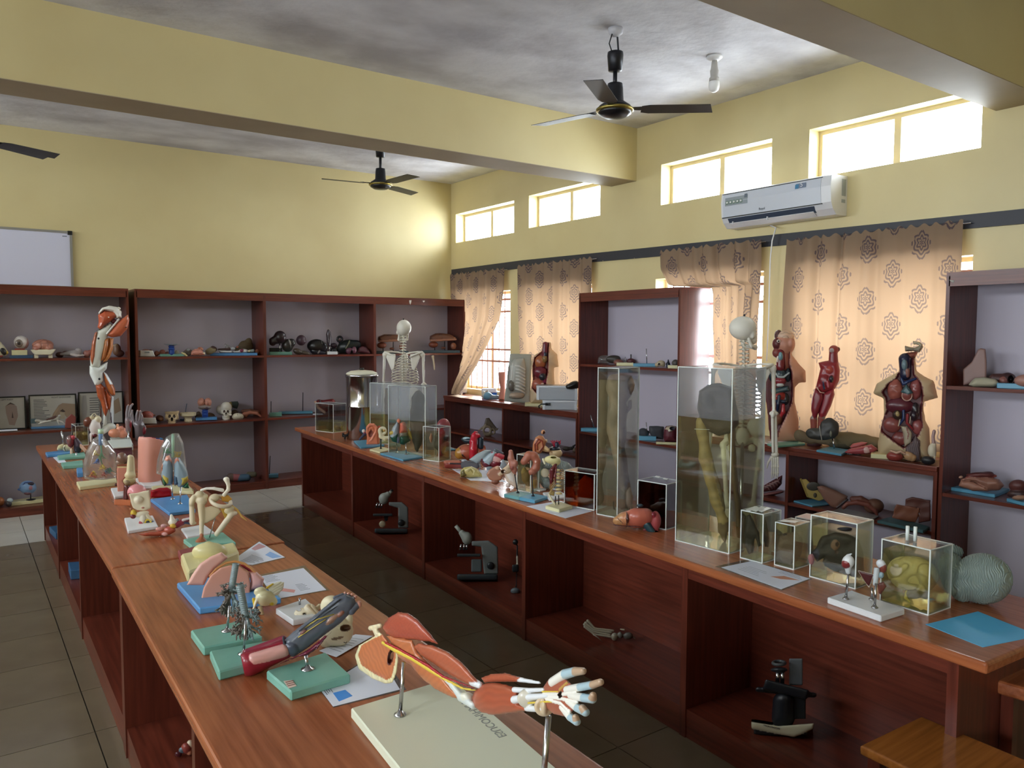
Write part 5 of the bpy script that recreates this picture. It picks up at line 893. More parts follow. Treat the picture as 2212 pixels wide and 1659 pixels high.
it.sdf('cartilage', [Pg([(400, 515), (500, 440), (600, 395), (680, 400), (620, 450), (570, 520), (500, 560)], 40, '#98a4a8', pil=36), Pg([(560, 520), (640, 440), (700, 410), (740, 430), (700, 520), (650, 590), (590, 560)], 56, '#a3b2ba', pil=36, d=-10), C(720, 400, 800, 440, 24, 20, '#5c6068'), Pg([(770, 600), (800, 500), (830, 520), (860, 570), (880, 540), (850, 600), (800, 640)], 20, '#8a9298', d=-30, pil=16)], GLOSS, 56, k=6)
it.sdf('red_muscle', [E(620, 560, 60, 50, '#6a1c2a', rd=50), E(720, 560, 70, 50, '#7a2430', rd=50), C(690, 450, 800, 490, 30, 26, '#a83440', -30, -30), E(725, 500, 70, 42, '#d8a8a4', d=-34, rd=26, a=20), C(760, 450, 820, 470, 16, 12, '#c05a60', -50, -50), C(540, 480, 580, 560, 16, 20, '#5a2028', -20, -20)], GLOSS, 50, k=8)
it.sdf('white_wing', [Pg([(800, 520), (880, 530), (870, 570), (820, 590), (790, 560)], 14, '#e2dcd4', pil=14), E(650, 615, 44, 22, '#8b929a', d=-30), E(640, 635, 30, 12, '#b8c0c4', d=-30)], GLOSS, 36)
it = It('pelvis_bone', 'pinkish hip bone leaning upright beside the embryo models', 'bone', FI, (790, 850))
it.sdf('hip_bone', [Pg([(612, 690), (640, 640), (700, 600), (760, 590), (790, 640), (820, 700), (790, 760), (700, 782), (640, 745)], 26, '#a8735a', pil=22), E(745, 615, 32, 26, '#c9a284', d=-10), C(770, 690, 880, 600, 28, 30, '#cbb294', -6, 0), E(850, 650, 60, 40, '#cdb496', d=0), N(E(815, 655, 26, 20, '#6a4634', rd=40, d=-20))], SATIN, 50, k=12)
it.sdf('hip_wing', [Pg([(815, 650), (880, 600), (940, 640), (970, 720), (975, 850), (920, 830), (850, 770)], 22, '#d9c8b4', pil=36, d=10), C(950, 850, 975, 868, 12, 8, '#b09a84', 0, 0), Pg([(835, 680), (900, 640), (945, 720), (950, 800), (880, 770)], 24, '#e6ded4', pil=40, d=4)], SATIN, 44, k=6)
it.sdf('support_block', [E(870, 820, 30, 30, '#e8dcd4', rd=24), E(720, 780, 50, 30, '#7a4a38', rd=30)], SATIN, 24)
it = It('embryo_model', 'two brown embryo models on rods above a two-tone blue board', 'model', FI, (1080, 950))
P4 = [(820, 922), (1190, 998), (1345, 948), (985, 885)]
mid = lambda a, b: ((a[0]+b[0])/2, (a[1]+b[1])/2)
it.board('base_board', [P4[0], mid(P4[0], P4[1]), mid(P4[3], P4[2]), P4[3]], .02, mottled('teal_board', '#5f9498', '#6fa4a6', 6, .35)); it.board('base_board', [mid(P4[0], P4[1]), P4[1], P4[2], mid(P4[3], P4[2])], .02, LBLUE)
it.stand('support_rod', 988, 912, (950, 690), 7, DKMET, HD+.02); it.stand('support_rod', 1170, 950, (1155, 690), 7, DKMET, HD+.02)
it.sdf('embryo', [L([(905, 425, 0), (905, 500, 0), (930, 570, 0), (945, 640, 0), (955, 685, 0)], [26, 38, 46, 34, 14], '#a86a58'), E(955, 560, 34, 44, '#b07260', d=-20), E(920, 610, 24, 30, '#8a4a40', d=-24), E(900, 415, 22, 20, '#b8786a')], SATIN, 50, k=14)
it.sdf('embryo', [L([(1080, 520, 0), (1120, 465, 0), (1180, 470, 0), (1215, 530, 0), (1205, 610, 0), (1160, 660, 0)], [46, 52, 50, 44, 46, 46], '#a5604a'), E(1060, 540, 40, 40, '#a5604a'), E(1155, 655, 36, 30, '#b06e58', d=-26), N(E(1110, 600, 30, 40, '#6a342a', rd=40, d=-40)), E(1120, 560, 14, 22, '#8a4a3a', d=-44), E(1200, 540, 8, 12, '#d8b0a0', d=-42)], SATIN, 54, k=12)
it = It('specimen_jar', 'clear jar with a yellow embryo standing behind the brown embryo models', 'jar', FI, (1140, 915)); jar(it, (985, 878), (1140, 912), (1240, 890), 470, 560, FLUID2, FLUID2, ACRYL); d0 = it.jd
it.sdf('specimen', [E(1085, 720, 52, 80, '#8a6a3a', rd=40, d=d0), E(1060, 650, 30, 44, '#a88a50', rd=30, d=d0), E(1190, 800, 34, 50, '#c9ae58', rd=30, d=d0), E(1110, 800, 36, 30, '#7a5a34', rd=30, d=d0)], WET, 44, k=14, bumps=[('n', 4, .05)])
it = It('lung_artery_model', 'tall carved brown and red organ section standing behind the embryo jar', 'model', FI, (1250, 850))
it.sdf('organ', [Pg([(1160, 440), (1165, 330), (1195, 250), (1240, 220), (1290, 230), (1330, 290), (1310, 380), (1260, 440), (1200, 460)], 50, '#b0714c', pil=40), E(1290, 185, 26, 28, '#c2875c'), N(E(1300, 200, 10, 22, '#5a3020', rd=30, d=-20)), L([(1200, 420, -44), (1190, 330, -50), (1230, 270, -50), (1280, 290, -48), (1290, 360, -44), (1250, 410, -46)], 8, '#7a2e20'), L([(1220, 390, -52), (1215, 330, -54), (1250, 300, -54)], 8, '#8e3a28'), C(1310, 370, 1350, 400, 26, 20, '#cfae7e', -10, -20), E(1325, 290, 16, 22, '#dcc6a0')], GLOSS, 56, k=5)
it.stand('support_rod', 1240, 860, (1240, 440), 10, CHROME, foot=3); it.board('base_board', [(1180, 860), (1250, 880), (1330, 860), (1250, 845)], .012, WHITEB)
it = It('kidney_vessel_model', 'cream ball with dark blue collar and spiky red vessels on a rod', 'model', FI, (1440, 840))
it.sdf('ball', [E(1440, 440, 78, 62, '#d9bc92', rd=70), E(1430, 390, 62, 34, '#d0ae80')], GLOSS, 40, k=8); it.sdf('blue_collar', [E(1430, 388, 66, 30, '#161d2c', rd=68, d=-2), C(1450, 390, 1450, 330, 32, 30, '#1c2740')], GLOSS, 40, k=8); it.sdf('tube_arm', [C(1300, 395, 1380, 400, 22, 26, '#cdb088', -10, 0)], GLOSS, 20)
it.tubes('red_vessels', [([(1430, 370, -10), (1410+16*i, 320, -20+6*i), (1378+24*i, 285-6*(i % 2), -24+8*i)], [14, 11, 5]) for i in range(6)], flat('vessel_crimson', '#9c2038', .4)); it.tubes('dark_vessels', [([(1440, 350, 20), (1385+26*i, 295+4*(i % 2), 10)], [12, 6]) for i in range(5)], flat('vessel_navy', '#1c2234', .4))
it.stand('support_rod', 1440, 850, (1440, 480), 10, CHROME); it.board('base_board', [(1390, 850), (1450, 870), (1530, 850), (1460, 838)], .01, WHITEB)
def gut(label, fr, base, segs, ends, n=60, ang=80, freq=.45):
    it = It('gut_model', label, 'model', fr, base)
    for pr in segs: it.sdf('gut_coil', pr, SATIN, n, k=10, bumps=[('s', 4.0, freq, ang, 1.0)], streak=(ang, freq, .12))
    if ends: it.sdf('cut_end', ends, SATIN, 30)
    return it
gut('grey ridged gut coil with two cream cut ends behind the spine model', FI, (1440, 865), [[L([(1270, 600, 20), (1280, 720, 10), (1330, 800, 0)], [60, 64, 60], '#7d8683')] , [L([(1330, 580, 40), (1450, 560, 40), (1560, 600, 40), (1640, 680, 40)], [58, 58, 58, 52], '#838c88')], [L([(1330, 800, -10), (1450, 815, -10), (1570, 800, -10), (1620, 740, 0)], [56, 60, 60, 50], '#78817f')]], [E(1312, 672, 56, 56, '#cfc5ac', rd=12, d=-60), E(1545, 690, 52, 56, '#c9bda2', rd=10, d=-44, a=30)])
sheet('paper_sheet', 'white paper under the cream spine stand at the desk edge', FI, [(1090, 1070), (1560, 1212), (1872, 1130), (1500, 1005)])
it = It('spare_board', 'bare white board behind the spine model by the amber jar', 'board', FI, (1430, 985)); it.board('board', [(1285, 905), (1365, 985), (1597, 948), (1500, 890)], .014, WHITEB)
it = It('neck_spine_model', 'cream neck vertebrae with brown nerves and skull base on a cream block', 'model', FI, (1480, 1095))
it.board('base_board', [(1315, 1065), (1480, 1108), (1645, 1062), (1480, 1010)], .018, CREAMB, z=HD+.001)
it.stand('support_rod', 1437, 1052, (1437, 950), 7, DKMET, HD+.019, foot=0); it.stand('support_rod', 1475, 1048, (1475, 940), 7, DKMET, HD+.019, foot=0)
it.sdf('skull_base', [E(1400, 520, 96, 50, '#d6cc94', rd=60, a=8), E(1400, 490, 60, 26, '#ded4a0', rd=40), E(1470, 530, 28, 44, '#d2c48c'), N(E(1410, 490, 36, 12, '#8a7c44', rd=40, d=-20)), C(1290, 510, 1310, 560, 14, 12, '#e0d8b4', -20, -20), E(1430, 570, 40, 26, '#cdbf8a')], SATIN, 48, k=10)
for i in range(7): y_ = 640+46*i; it.sdf('vertebra', [E(1462+3*i-2, y_, 34+i, 17, '#d4c08c', rd=30), C(1480, y_, 1500+2*i, y_+10, 9, 5, '#c9a86a', 0, 20)], SATIN, 22, k=6)
it.sdf('neck_muscle', [L([(1440, 570, -20), (1400, 640, -24), (1390, 760, -24), (1385, 860, -20)], [16, 30, 24, 14], '#5a1f22'), L([(1450, 600, -34), (1430, 720, -36), (1440, 800, -34)], [8, 10, 6], '#6e2a2a')], GLOSS, 44, k=8)
it.tubes('spinal_nerves', [([(1480, 640+22*i, 10), (1520, 632+23*i, 20), (1545+5*(i % 3), 650+23*i, 24)], [6, 5, 2.5]) for i in range(11)]+[([(1440, 720+30*i, -30), (1395, 770+32*i, -36), (1360+6*i, 850+20*i, -36)], [6, 6, 3]) for i in range(4)], flat('nerve_brown', '#a8814a', .45))
it.sdf('lower_ligament', [L([(1360, 930, -20), (1390, 990, -20), (1430, 1045, -20)], [12, 16, 10], '#d9d2b4'), Pg([(1350, 930), (1380, 860), (1430, 900), (1420, 950)], 14, '#9a8048', pil=12)], SATIN, 34)
it = It('specimen_jar', 'amber jar with white glued edges next to the tall leg jar', 'jar', FI, (1900, 1122)); jar(it, (1622, 1035), (1900, 1122), (2055, 1075), 690, 700, AMBER, AMBER, ACRYL); d0 = it.jd
it.sdf('specimen', [Pg([(1700, 1040), (1690, 900), (1720, 760), (1790, 690), (1880, 740), (1920, 860), (1900, 1000), (1830, 1070)], 70, '#8c5426', d=d0, pil=60), E(1680, 880, 40, 60, '#7a4018', rd=40, d=d0)], WET, 44, bumps=[('n', 6, .04)])
it = It('specimen_jar', 'tallest narrow jar holding a preserved lower leg and foot', 'jar', FJ, (530, 1242)); jar(it, (399, 1205), (530, 1242), (684, 1195), 122, 215, FLUID2, FLUID2, ACRYL); d0 = it.jd
it.sdf('specimen', [Pg([(448, 200), (470, 165), (560, 158), (640, 175), (660, 240), (640, 330), (600, 380), (605, 470), (590, 640), (600, 800), (625, 960), (640, 1020), (660, 1080), (640, 1150), (560, 1190), (530, 1150), (545, 1020), (520, 880), (480, 720), (455, 600), (450, 440), (470, 330), (450, 260)], 60, '#8f7c70', d=d0, pil=70), E(500, 480, 46, 120, '#8a7a72', rd=44, d=d0-24), Pg([(520, 230), (620, 180), (650, 240), (610, 330), (560, 300)], 62, '#837873', d=d0-6, pil=40), Pg([(540, 560), (600, 560), (590, 800), (610, 960), (550, 940), (530, 760)], 60, '#7d685a', d=d0-4, pil=30), Pg([(560, 1020), (630, 1010), (655, 1080), (630, 1160), (560, 1180), (545, 1100)], 50, '#8d8070', d=d0-20, pil=40), L([(500, 1120, d0-20), (505, 1170, d0-20), (525, 1190, d0-20)], [14, 12, 8], '#4a3a30'), *[C(570+22*i, 1130, 565+24*i, 1185, 10, 7, '#7d7060', d0-40, d0-46) for i in range(4)], Pg([(610, 360), (650, 340), (640, 420), (600, 460)], 14, '#5a4a40', d=d0, pil=12)], WET, 100, k=8, bumps=[('n', 5, .03)], streak=(75, .07, .12))
it = It('specimen_jar', 'squat dark amber jar between the leg jar and the largest jar', 'jar', FJ, (893, 1332)); jar(it, (707, 1278), (893, 1332), (1010, 1296), 990, 1000, DAMBER, DAMBER, ACRYL, ); d0 = it.jd
it.sdf('specimen', [E(850, 1130, 80, 110, '#3a160e', rd=60, d=d0), E(770, 1090, 40, 40, '#5a1e12', rd=34, d=d0)], WET, 30)
for j in range(2): it.board('lid_label', [(820+60*j-10, 935+16*j-4), (850+60*j-10, 942+16*j-4), (862+60*j-10, 934+16*j-4), (832+60*j-10, 928+16*j-4)], .001, EDGE, z=HD+it.jH+.0006, bev=0)
it = It('stomach_model', 'pink stomach model with a dark teal tube end lying on its side', 'model', FJ, (690, 1330))
it.sdf('stomach', [E(680, 1240, 100, 76, '#b56350', rd=80), E(590, 1250, 60, 52, '#c0835c', rd=60), E(745, 1230, 60, 62, '#a85a4c', rd=60), Pg([(500, 1240), (560, 1200), (600, 1195), (610, 1300), (520, 1300), (495, 1270)], 50, '#b9895c', pil=40), L([(600, 1195, -62), (606, 1250, -70), (600, 1310, -62)], 4, '#4a2a24')], GLOSS, 56, k=20)
it.sdf('intestine_bulb', [E(815, 1260, 42, 72, '#a04a4c', rd=40), E(800, 1220, 24, 26, '#7a2430', d=-20), C(730, 1330, 830, 1330, 10, 10, '#8a3c40', 0, 0)], GLOSS, 36, k=8); it.sdf('teal_tube', [L([(750, 1290, -20), (785, 1340, -26), (815, 1395, -26)], [30, 26, 22], '#234048'), E(700, 1148, 26, 14, '#2a3c44', rd=26)], GLOSS, 36); it.sdf('vessel_line', [L([(500, 1290, -40), (560, 1300, -60), (700, 1305, -70)], 4, '#3a1a24'), L([(530, 1240, -50), (570, 1280, -60)], 3, '#3a1a24')], GLOSS, 44)
it = It('specimen_jar', 'largest acrylic jar with a dark pelvis and hanging arm bones', 'jar', FJ, (1364, 1512)); jar(it, (986, 1402), (1364, 1512), (1612, 1438), 126, 518, FLUID2, FLUID2, FOG); d0 = it.jd
it.sdf('specimen', [Pg([(1130, 420), (1145, 290), (1200, 250), (1300, 240), (1390, 270), (1420, 360), (1440, 540), (1380, 600), (1290, 620), (1200, 590), (1150, 520)], 70, '#453630', d=d0, pil=60), E(1210, 370, 60, 70, '#3a2c28', rd=50, d=d0-40), E(1330, 540, 90, 50, '#3f322c', rd=50, d=d0-20)], WET, 60, k=12, bumps=[('n', 8, .03)])
it.sdf('arm_specimen', [L([(1160, 520, d0), (1180, 700, d0), (1190, 800, d0), (1230, 980, d0), (1280, 1150, d0), (1320, 1260, d0)], [44, 40, 46, 38, 36, 40], '#9a8458'), Pg([(1280, 1230), (1360, 1240), (1360, 1340), (1340, 1435), (1310, 1400), (1280, 1340)], 30, '#6e5a40', d=d0, pil=24), L([(1230, 820, d0-10), (1290, 1000, d0-10), (1330, 1180, d0-10)], [14, 14, 14], '#5f5038')], WET, 80, k=10, bumps=[('n', 4, .03)], streak=(-15, .08, .15))
it.sdf('second_arm', [L([(1380, 560, d0+60), (1400, 900, d0+60), (1430, 1150, d0+60), (1440, 1380, d0+60)], [30, 24, 22, 16], '#7e6a46')], WET, 60, bumps=[('n', 3, .03)])
it.board('level_mark', [], .001, EDGE) if False else MB().box(*[v for ab in zip(it.pt(1105, 575, d0-120), it.pt(1218, 582, d0-120)+Vector((0, .004, 0))) for v in sorted(ab)]).build('name_strip', EDGE, it.root)
it = It('specimen_jar', 'small jar with a blackened hand in front of the largest jar', 'jar', FK, (352, 520)); jar(it, (192, 478), (352, 520), (478, 480), 168, 180, FLUID2, FLUID2, ACRYL); d0 = it.jd
it.sdf('specimen', [Pg([(235, 180), (265, 165), (290, 220), (330, 300), (340, 390), (325, 400), (300, 340), (285, 440), (255, 452), (240, 420), (225, 380), (220, 320), (230, 260)], 26, '#1d1a18', d=d0-20, pil=24), Pg([(365, 180), (390, 260), (405, 360), (395, 400), (370, 400), (355, 300)], 24, '#1d1a18', d=d0+20, pil=20), L([(222, 200, d0), (205, 280, d0), (210, 360, d0)], [10, 12, 8], '#8a6a54')], WET, 60, bumps=[('n', 3, .06)])
for j in range(3): it.board('lid_strip', [(232+44*j, 122+3*j+12), (262+44*j, 133+3*j+12), (330+44*j, 112+3*j+6), (300+44*j, 103+3*j+6)], .001, EDGE, z=HD+it.jH+.0006, bev=0)
it = It('specimen_jar', 'small jar with a brown preserved heart right of the hand jar', 'jar', FK, (575, 565)); jar(it, (412, 535), (575, 565), (688, 528), 250, 262, FLUID2, FLUID2, ACRYL); d0 = it.jd
it.sdf('specimen', [Pg([(445, 380), (470, 320), (530, 295), (600, 300), (640, 340), (640, 430), (600, 500), (545, 530), (490, 500), (455, 440)], 52, '#6d5a4c', d=d0, pil=50), C(620, 320, 635, 300, 16, 14, '#8a7662', d0, d0), E(510, 310, 20, 14, '#3a2e28', rd=14, d=d0-30)], WET, 50, k=8, bumps=[('n', 4, .05)])
it.board('lid_label', [(470, 214), (585, 226), (620, 214), (500, 205)], .001, EDGE, z=HD+it.jH+.0006, bev=0)
it = It('specimen_jar', 'small pink lidded jar half hidden behind the heart and lung jars', 'jar', FK, (690, 500)); jar(it, (588, 470), (690, 500), (770, 470), 205, 250, FLUID2, FLUID2, ACRYL, flat('pale_pink_lid', '#c9aaa6', .3)); it.sdf('specimen', [E(685, 370, 30, 70, '#8a7040', rd=24, d=it.jd)], WET, 24, bumps=[('n', 3, .06)])
it = It('specimen_jar', 'wide jar with a black lung slice between the heart and brain jars', 'jar', FK, (1013, 702)); jar(it, (682, 612), (1013, 702), (1130, 660), 236, 322, FLUID2, FLUID2, ACRYL); d0 = it.jd
it.sdf('specimen', [Pg([(700, 440), (740, 390), (780, 320), (870, 290), (960, 310), (1040, 350), (1075, 440), (1075, 560), (1050, 630), (960, 600), (860, 570), (790, 540), (770, 500), (790, 480), (740, 510)], 40, '#26221f', d=d0, pil=40), E(935, 272, 60, 22, '#23262c', rd=40, d=d0), E(870, 385, 34, 42, '#7a5a46', rd=20, d=d0-32), N(E(885, 380, 10, 14, '#3a2018', rd=16, d=d0-54)), N(E(880, 435, 10, 12, '#3a2018', rd=16, d=d0-50)), E(700, 490, 24, 40, '#8a5a58', rd=14, d=d0-10)], WET, 64, bumps=[('n', 4, .04)])
it = It('specimen_jar', 'wide jar of yellow fluid with a pale preserved brain', 'jar', FK, (1532, 890)); jar(it, (1152, 795), (1532, 890), (1690, 833), 420, 492, FLUID, FLUID, ACRYL); d0 = it.jd
it.sdf('specimen', [E(1420, 590, 180, 125, '#cfbf94', rd=110, d=d0, a=4), E(1350, 560, 110, 90, '#cfc097', rd=100, d=d0-10), E(1500, 620, 100, 100, '#cbb98c', rd=90, d=d0)], WET, 90, k=24, bumps=[('g', 7, .05)], dark=.3)
it.sdf('brain_stem', [E(1430, 730, 70, 40, '#6e5f3c', rd=50, d=d0-10), L([(1380, 720, d0-30), (1370, 760, d0-30), (1400, 790, d0-30)], [12, 10, 6], '#c9b868'), E(1510, 740, 34, 30, '#5d4c30', rd=30, d=d0)], WET, 36, k=8)
h = it.pt(1410, 330, it.jd); tz = Vector((0, 0, 0))
for dx in (-.012, .012): MB().tube([Vector((h.x+dx, h.y-.0, it.jH)), Vector((h.x+dx, h.y, it.jH+.05))], .006, 8).build('lid_peg', EDGE, it.root, True)
it = It('skin_bone_model', 'small white stand with three rods holding white and maroon joint pieces', 'model', FK, (1150, 850))
it.board('base_board', [(812, 758), (1195, 890), (1365, 838), (985, 708)], .022, WHITEB, bev=.003)
for a in ((945, 770, 965, 575), (1150, 832, 1160, 660), (1132, 775, 1132, 690)): it.stand('support_rod', a[0], a[1], (a[2], a[3]), 9, CHROME, HD+.022, foot=2.6)
it.sdf('joint_piece', [E(962, 505, 44, 48, '#dadcdc', rd=40), E(950, 520, 36, 34, '#7e3030', rd=36, d=-8), C(960, 540, 963, 575, 26, 20, '#c6cbcc'), C(955, 460, 985, 450, 8, 6, '#c8ccd0')], GLOSS, 40, k=6)
it.sdf('joint_piece', [E(1195, 520, 36, 30, '#d8dadc', rd=30, a=30), E(1210, 550, 28, 36, '#7a3c30', rd=28), E(1195, 600, 22, 24, '#8fa8b0')], GLOSS, 34, k=6)
it.sdf('joint_piece', [Pg([(1035, 570), (1140, 598), (1110, 680), (1090, 660)], 16, '#4a1c1c', rn=4), L([(1035, 570, -4), (1140, 598, -4), (1110, 685, -4), (1035, 570, -4)], 5, '#c9bcae'), C(1165, 560, 1155, 660, 22, 18, '#c2c8ca', -10, -10), N(C(1166, 565, 1168, 545, 12, 14, '#3a2a28', -10, -10)), Pg([(1170, 660), (1215, 645), (1235, 680), (1195, 740), (1175, 730)], 18, '#6e3c30', pil=16, d=10)], GLOSS, 44)
it = gut('grey ridged gut loop at the right end of the middle desk', FK, (1920, 815), [[L([(1690, 530, 60), (1730, 620, 30), (1790, 680, 10)], [90, 110, 110], '#7b8780')], [E(1920, 625, 215, 180, '#7f8b84', rd=150, a=12)], [L([(1690, 420, 120), (1740, 440, 110)], [46, 40, ], '#77837c')]], None, 110, 84, .36)
sheet('laminated_sheet', 'laminated sheet with an orange tooth drawing before the hand jar', FK, [(60, 545), (485, 700), (688, 625), (275, 500)], [(15, 538), (488, 710), (708, 625), (245, 488)], [('pic', [(.6, .45), (.75, .5), (.95, .75), (.7, .72), (.66, .6)], '#c98a6c'), ('lines', .15, .5, .25, .6, 5), ('lines', .55, .95, .82, .95, 3)])
sheet('paper_sheet', 'bright blue card at the near end of the middle desk', FK, [(1512, 950), (1920, 1112), (2320, 1030), (1885, 858)], None, (), 'card', flat('bright_blue_card', '#4fb0e2', .5))
# ------------------------------------------------------------------ inside the desk bays and the seats
FZ = (600, 1000, 2.458)
MG, MGD = '#8d9088', '#2c3438'
it = It('microscope', 'grey monocular microscope in the second bay, eyepiece leaning right', 'microscope', FZ, (600, 372), z=.122)
it.sdf('base', [B(602, 360, 88, 12, MGD, hd=50)], SATIN, 30); it.sdf('arm', [Pg([(640, 345), (640, 240), (590, 225), (590, 208), (660, 208), (692, 235), (694, 345)], 26, '#6d7270', rn=6)], SATIN, 36); it.sdf('stage', [B(558, 276, 52, 7, MGD, hd=44), C(575, 282, 575, 300, 12, 10, MGD)], SATIN, 30)
it.sdf('head', [E(562, 190, 26, 30, MG, rd=24), C(570, 180, 585, 168, 20, 16, MG)], SATIN, 30, k=6); it.rod('eyepiece', (580, 180), (605, 148), 9, flat('eyepiece_grey', '#8d9088', .4)); it.rod('eyepiece_cap', (603, 150), (609, 142), 9, BLACK)
for dx in (0, 14, 28): it.rod('objective_lens', (530+dx, 212), (520+dx, 238), 5, CHROME)
it.sdf('mirror', [E(556, 325, 18, 18, '#a89a80', rd=6, d=-30)], GLOSS, 18); it.sdf('focus_knob', [E(655, 318, 18, 18, '#1c2022', rd=12, d=-28)], SATIN, 18)
it = It('microscope', 'grey monocular microscope in the third bay, eyepiece leaning left', 'microscope', FZ, (1050, 622), z=.122)
it.sdf('base', [B(1060, 606, 108, 16, MGD, hd=60)], SATIN, 30); it.sdf('arm', [Pg([(1095, 590), (1080, 445), (1030, 440), (1030, 415), (1120, 412), (1168, 445), (1172, 590)], 32, '#6d7270', rn=6)], SATIN, 36); it.sdf('stage', [B(1015, 490, 62, 8, MGD, hd=52), B(1056, 545, 28, 34, '#5d6668', hd=26)], SATIN, 30)
it.sdf('head', [E(1005, 400, 28, 34, MG, rd=26), C(990, 385, 978, 372, 22, 17, MG)], SATIN, 30, k=6); it.rod('eyepiece', (980, 375), (945, 334), 10, flat('eyepiece_grey', '#8d9088', .4))
for dx in (0, 16, 30): it.rod('objective_lens', (975+dx, 432), (968+dx*1.1, 462), 6, CHROME)
it.sdf('focus_knob', [E(1130, 546, 20, 20, '#1c2022', rd=12, d=-34)], SATIN, 18)
it = It('microscope', 'cream based microscope with its eyepiece removed in the last bay', 'microscope', FO, (500, 690), z=.122)
it.sdf('base', [Pg([(272, 590), (470, 620), (720, 600), (715, 640), (578, 700), (275, 640)], 120, '#b3ac92', d=60, rn=14), B(480, 665, 190, 20, '#1a1c20', hd=110, d=60)], SATIN, 44, k=6); it.board('maker_plate', [(375, 605), (455, 628), (460, 645), (372, 620)], .001, INK, z=.17) if False else None
it.sdf('pillar', [C(500, 560, 505, 450, 82, 80, '#14161c', 60, 60), B(600, 480, 60, 90, '#16181e', hd=50, d=90)], SATIN, 36); it.sdf('stage', [B(520, 360, 160, 36, '#111319', hd=90, d=60, a=14), C(320, 360, 720, 400, 20, 20, '#111319', 20, 60)], SATIN, 36, k=8)
it.sdf('arm', [B(590, 235, 48, 95, '#56585a', hd=36, d=120)], SATIN, 30); it.sdf('nosepiece', [E(470, 220, 60, 20, '#232528', rd=50, d=40), T(470, 172, 42, 12, '#4a4c4c', tilt=72, d=40)], SATIN, 34, k=4)
for dx in (0, 34): it.rod('objective_lens', (462+dx, 235, 40), (458+dx, 318, 40), 15, CHROME)
for k in range(2):
    p_ = it.pt(410-0+60*0, 630, -58); 
text('small_lettering', 'MICROSCOPE', 18*it.u, INK, it.root, frame3(it.pt(418, 628, -64), it.pt(470, 636, -64)-it.pt(360, 610, -64), (0, 0, 1)))
it = It('hand_bones', 'loose skeleton hand lying in the wide bay of the middle desk', 'bone', (1100, 1180, 5.53), (1150, 1130), z=.122)
for p in (((900, 935), (1000, 1020), (1200, 1060)), ((905, 960), (1010, 1050), (1225, 1085)), ((940, 890), (1020, 980), (1240, 1010)), ((915, 915), (1010, 1000), (1215, 1030))): it.sdf('finger_bone', [L([(*p[0], 0), (*p[1], -10), (*p[2], 0)], [18, 12, 17], '#a39a86'), E(*p[0], 20, 17, '#a89f8a')], SATIN, 34, k=6)
it.sdf('wrist_bones', [E(1260, 1080, 44, 50, '#8e8674', rd=40), E(1330, 1060, 40, 40, '#6e6a60', rd=36), E(1420, 1070, 60, 44, '#5d5a52', rd=40), C(1330, 990, 1370, 1000, 8, 14, '#b0a890'), C(1440, 1050, 1500, 1100, 12, 10, '#77715f'), N(E(1360, 1030, 24, 20, '#2a2824', rd=50))], SATIN, 44, k=8); it.tubes('loose_splinter', [([(1000, 1050, -60), (1060, 1090, -60), (1120, 1150, -60)], [8, 7, 3])], flat('splinter_bone', '#8f8776', .6))
it = It('joint_model', 'small pale model mostly hidden behind the post right of the second microscope', 'model', FZ, (1255, 690), z=.122)
it.sdf('grey_foot', [E(1262, 680, 26, 18, '#5c666a')], SATIN, 18); it.sdf('dark_frame', [B(1262, 560, 18, 20, '#1d2224'), E(1262, 420, 16, 16, '#14181a'), C(1272, 500, 1274, 540, 6, 5, '#b8b09a', -8, -8), C(1272, 440, 1266, 660, 5, 5, '#1d2224')], SATIN, 40)
FY = (1840, 1340, 5.946)
def stool(label, fr, pts, z, th, mat, leg=True):
    it = It('stool', label, 'stool', fr, np.mean(pts, 0), z=z-th); it.z0 = z-th
    P = [it.zpt(x, y, z) for x, y in pts]
    m = MB().prism(P, (0, 0, -th)); m.bevel(th*.35, 3); m.build('seat', mat, it.root); c = sum(P, Vector())/4
    for p in P:
        q = c+(p-c)*.84; m = MB(); m.box(q.x-.02, q.x+.02, q.y-.02, q.y+.02, -(z-th), -.001); m.build('leg', WOODZ, it.root)
    it.root.location.z = z-th
    return it
def world_rect(fr, a, b, w, z):     # a,b: two frame corners of one edge; w: width to the right of a->b
    A, Bq = onz(fr[0]+a[0]/fr[2], fr[1]+a[1]/fr[2], z), onz(fr[0]+b[0]/fr[2], fr[1]+b[1]/fr[2], z); e = (Bq-A)[:2]; e = e/np.linalg.norm(e); nrm = np.array([e[1], -e[0]]); return [A, Bq, Bq+np.array([*nrm*w, 0]), A+np.array([*nrm*w, 0])]
def stool_w(label, rect, z, th, mat):
    c = sum(rect)/4; root = empty('stool', (c[0], c[1], 0)); tag(root, label, 'stool'); P = [Vector((p[0]-c[0], p[1]-c[1], z)) for p in rect]
    m = MB().prism(P, (0, 0, -th)); m.bevel(th*.3, 3); m.build('seat', mat, root)
    for p in P:
        q = p*.82; MB().box(q.x-.018, q.x+.018, q.y-.018, q.y+.018, 0, z-th).build('leg', WOODZ, root)
    for i in range(4):
        a, b = P[i]*.82, P[(i+1) % 4]*.82; MB().tube([Vector((a.x, a.y, .15)), Vector((b.x, b.y, .15))], .012, 6).build('stretcher', WOODZ, root)
stool_w('orange brown wooden stool with white glare at the lower right corner', world_rect(FY, (100, 1605), (890, 1228), .42, .50), .50, .028, STOOLW)
stool_w('rounded brown wooden seat cut by the right edge beside the desk end', world_rect(FY, (1835, 760), (2230, 385), .40, .62), .62, .045, TOPX)
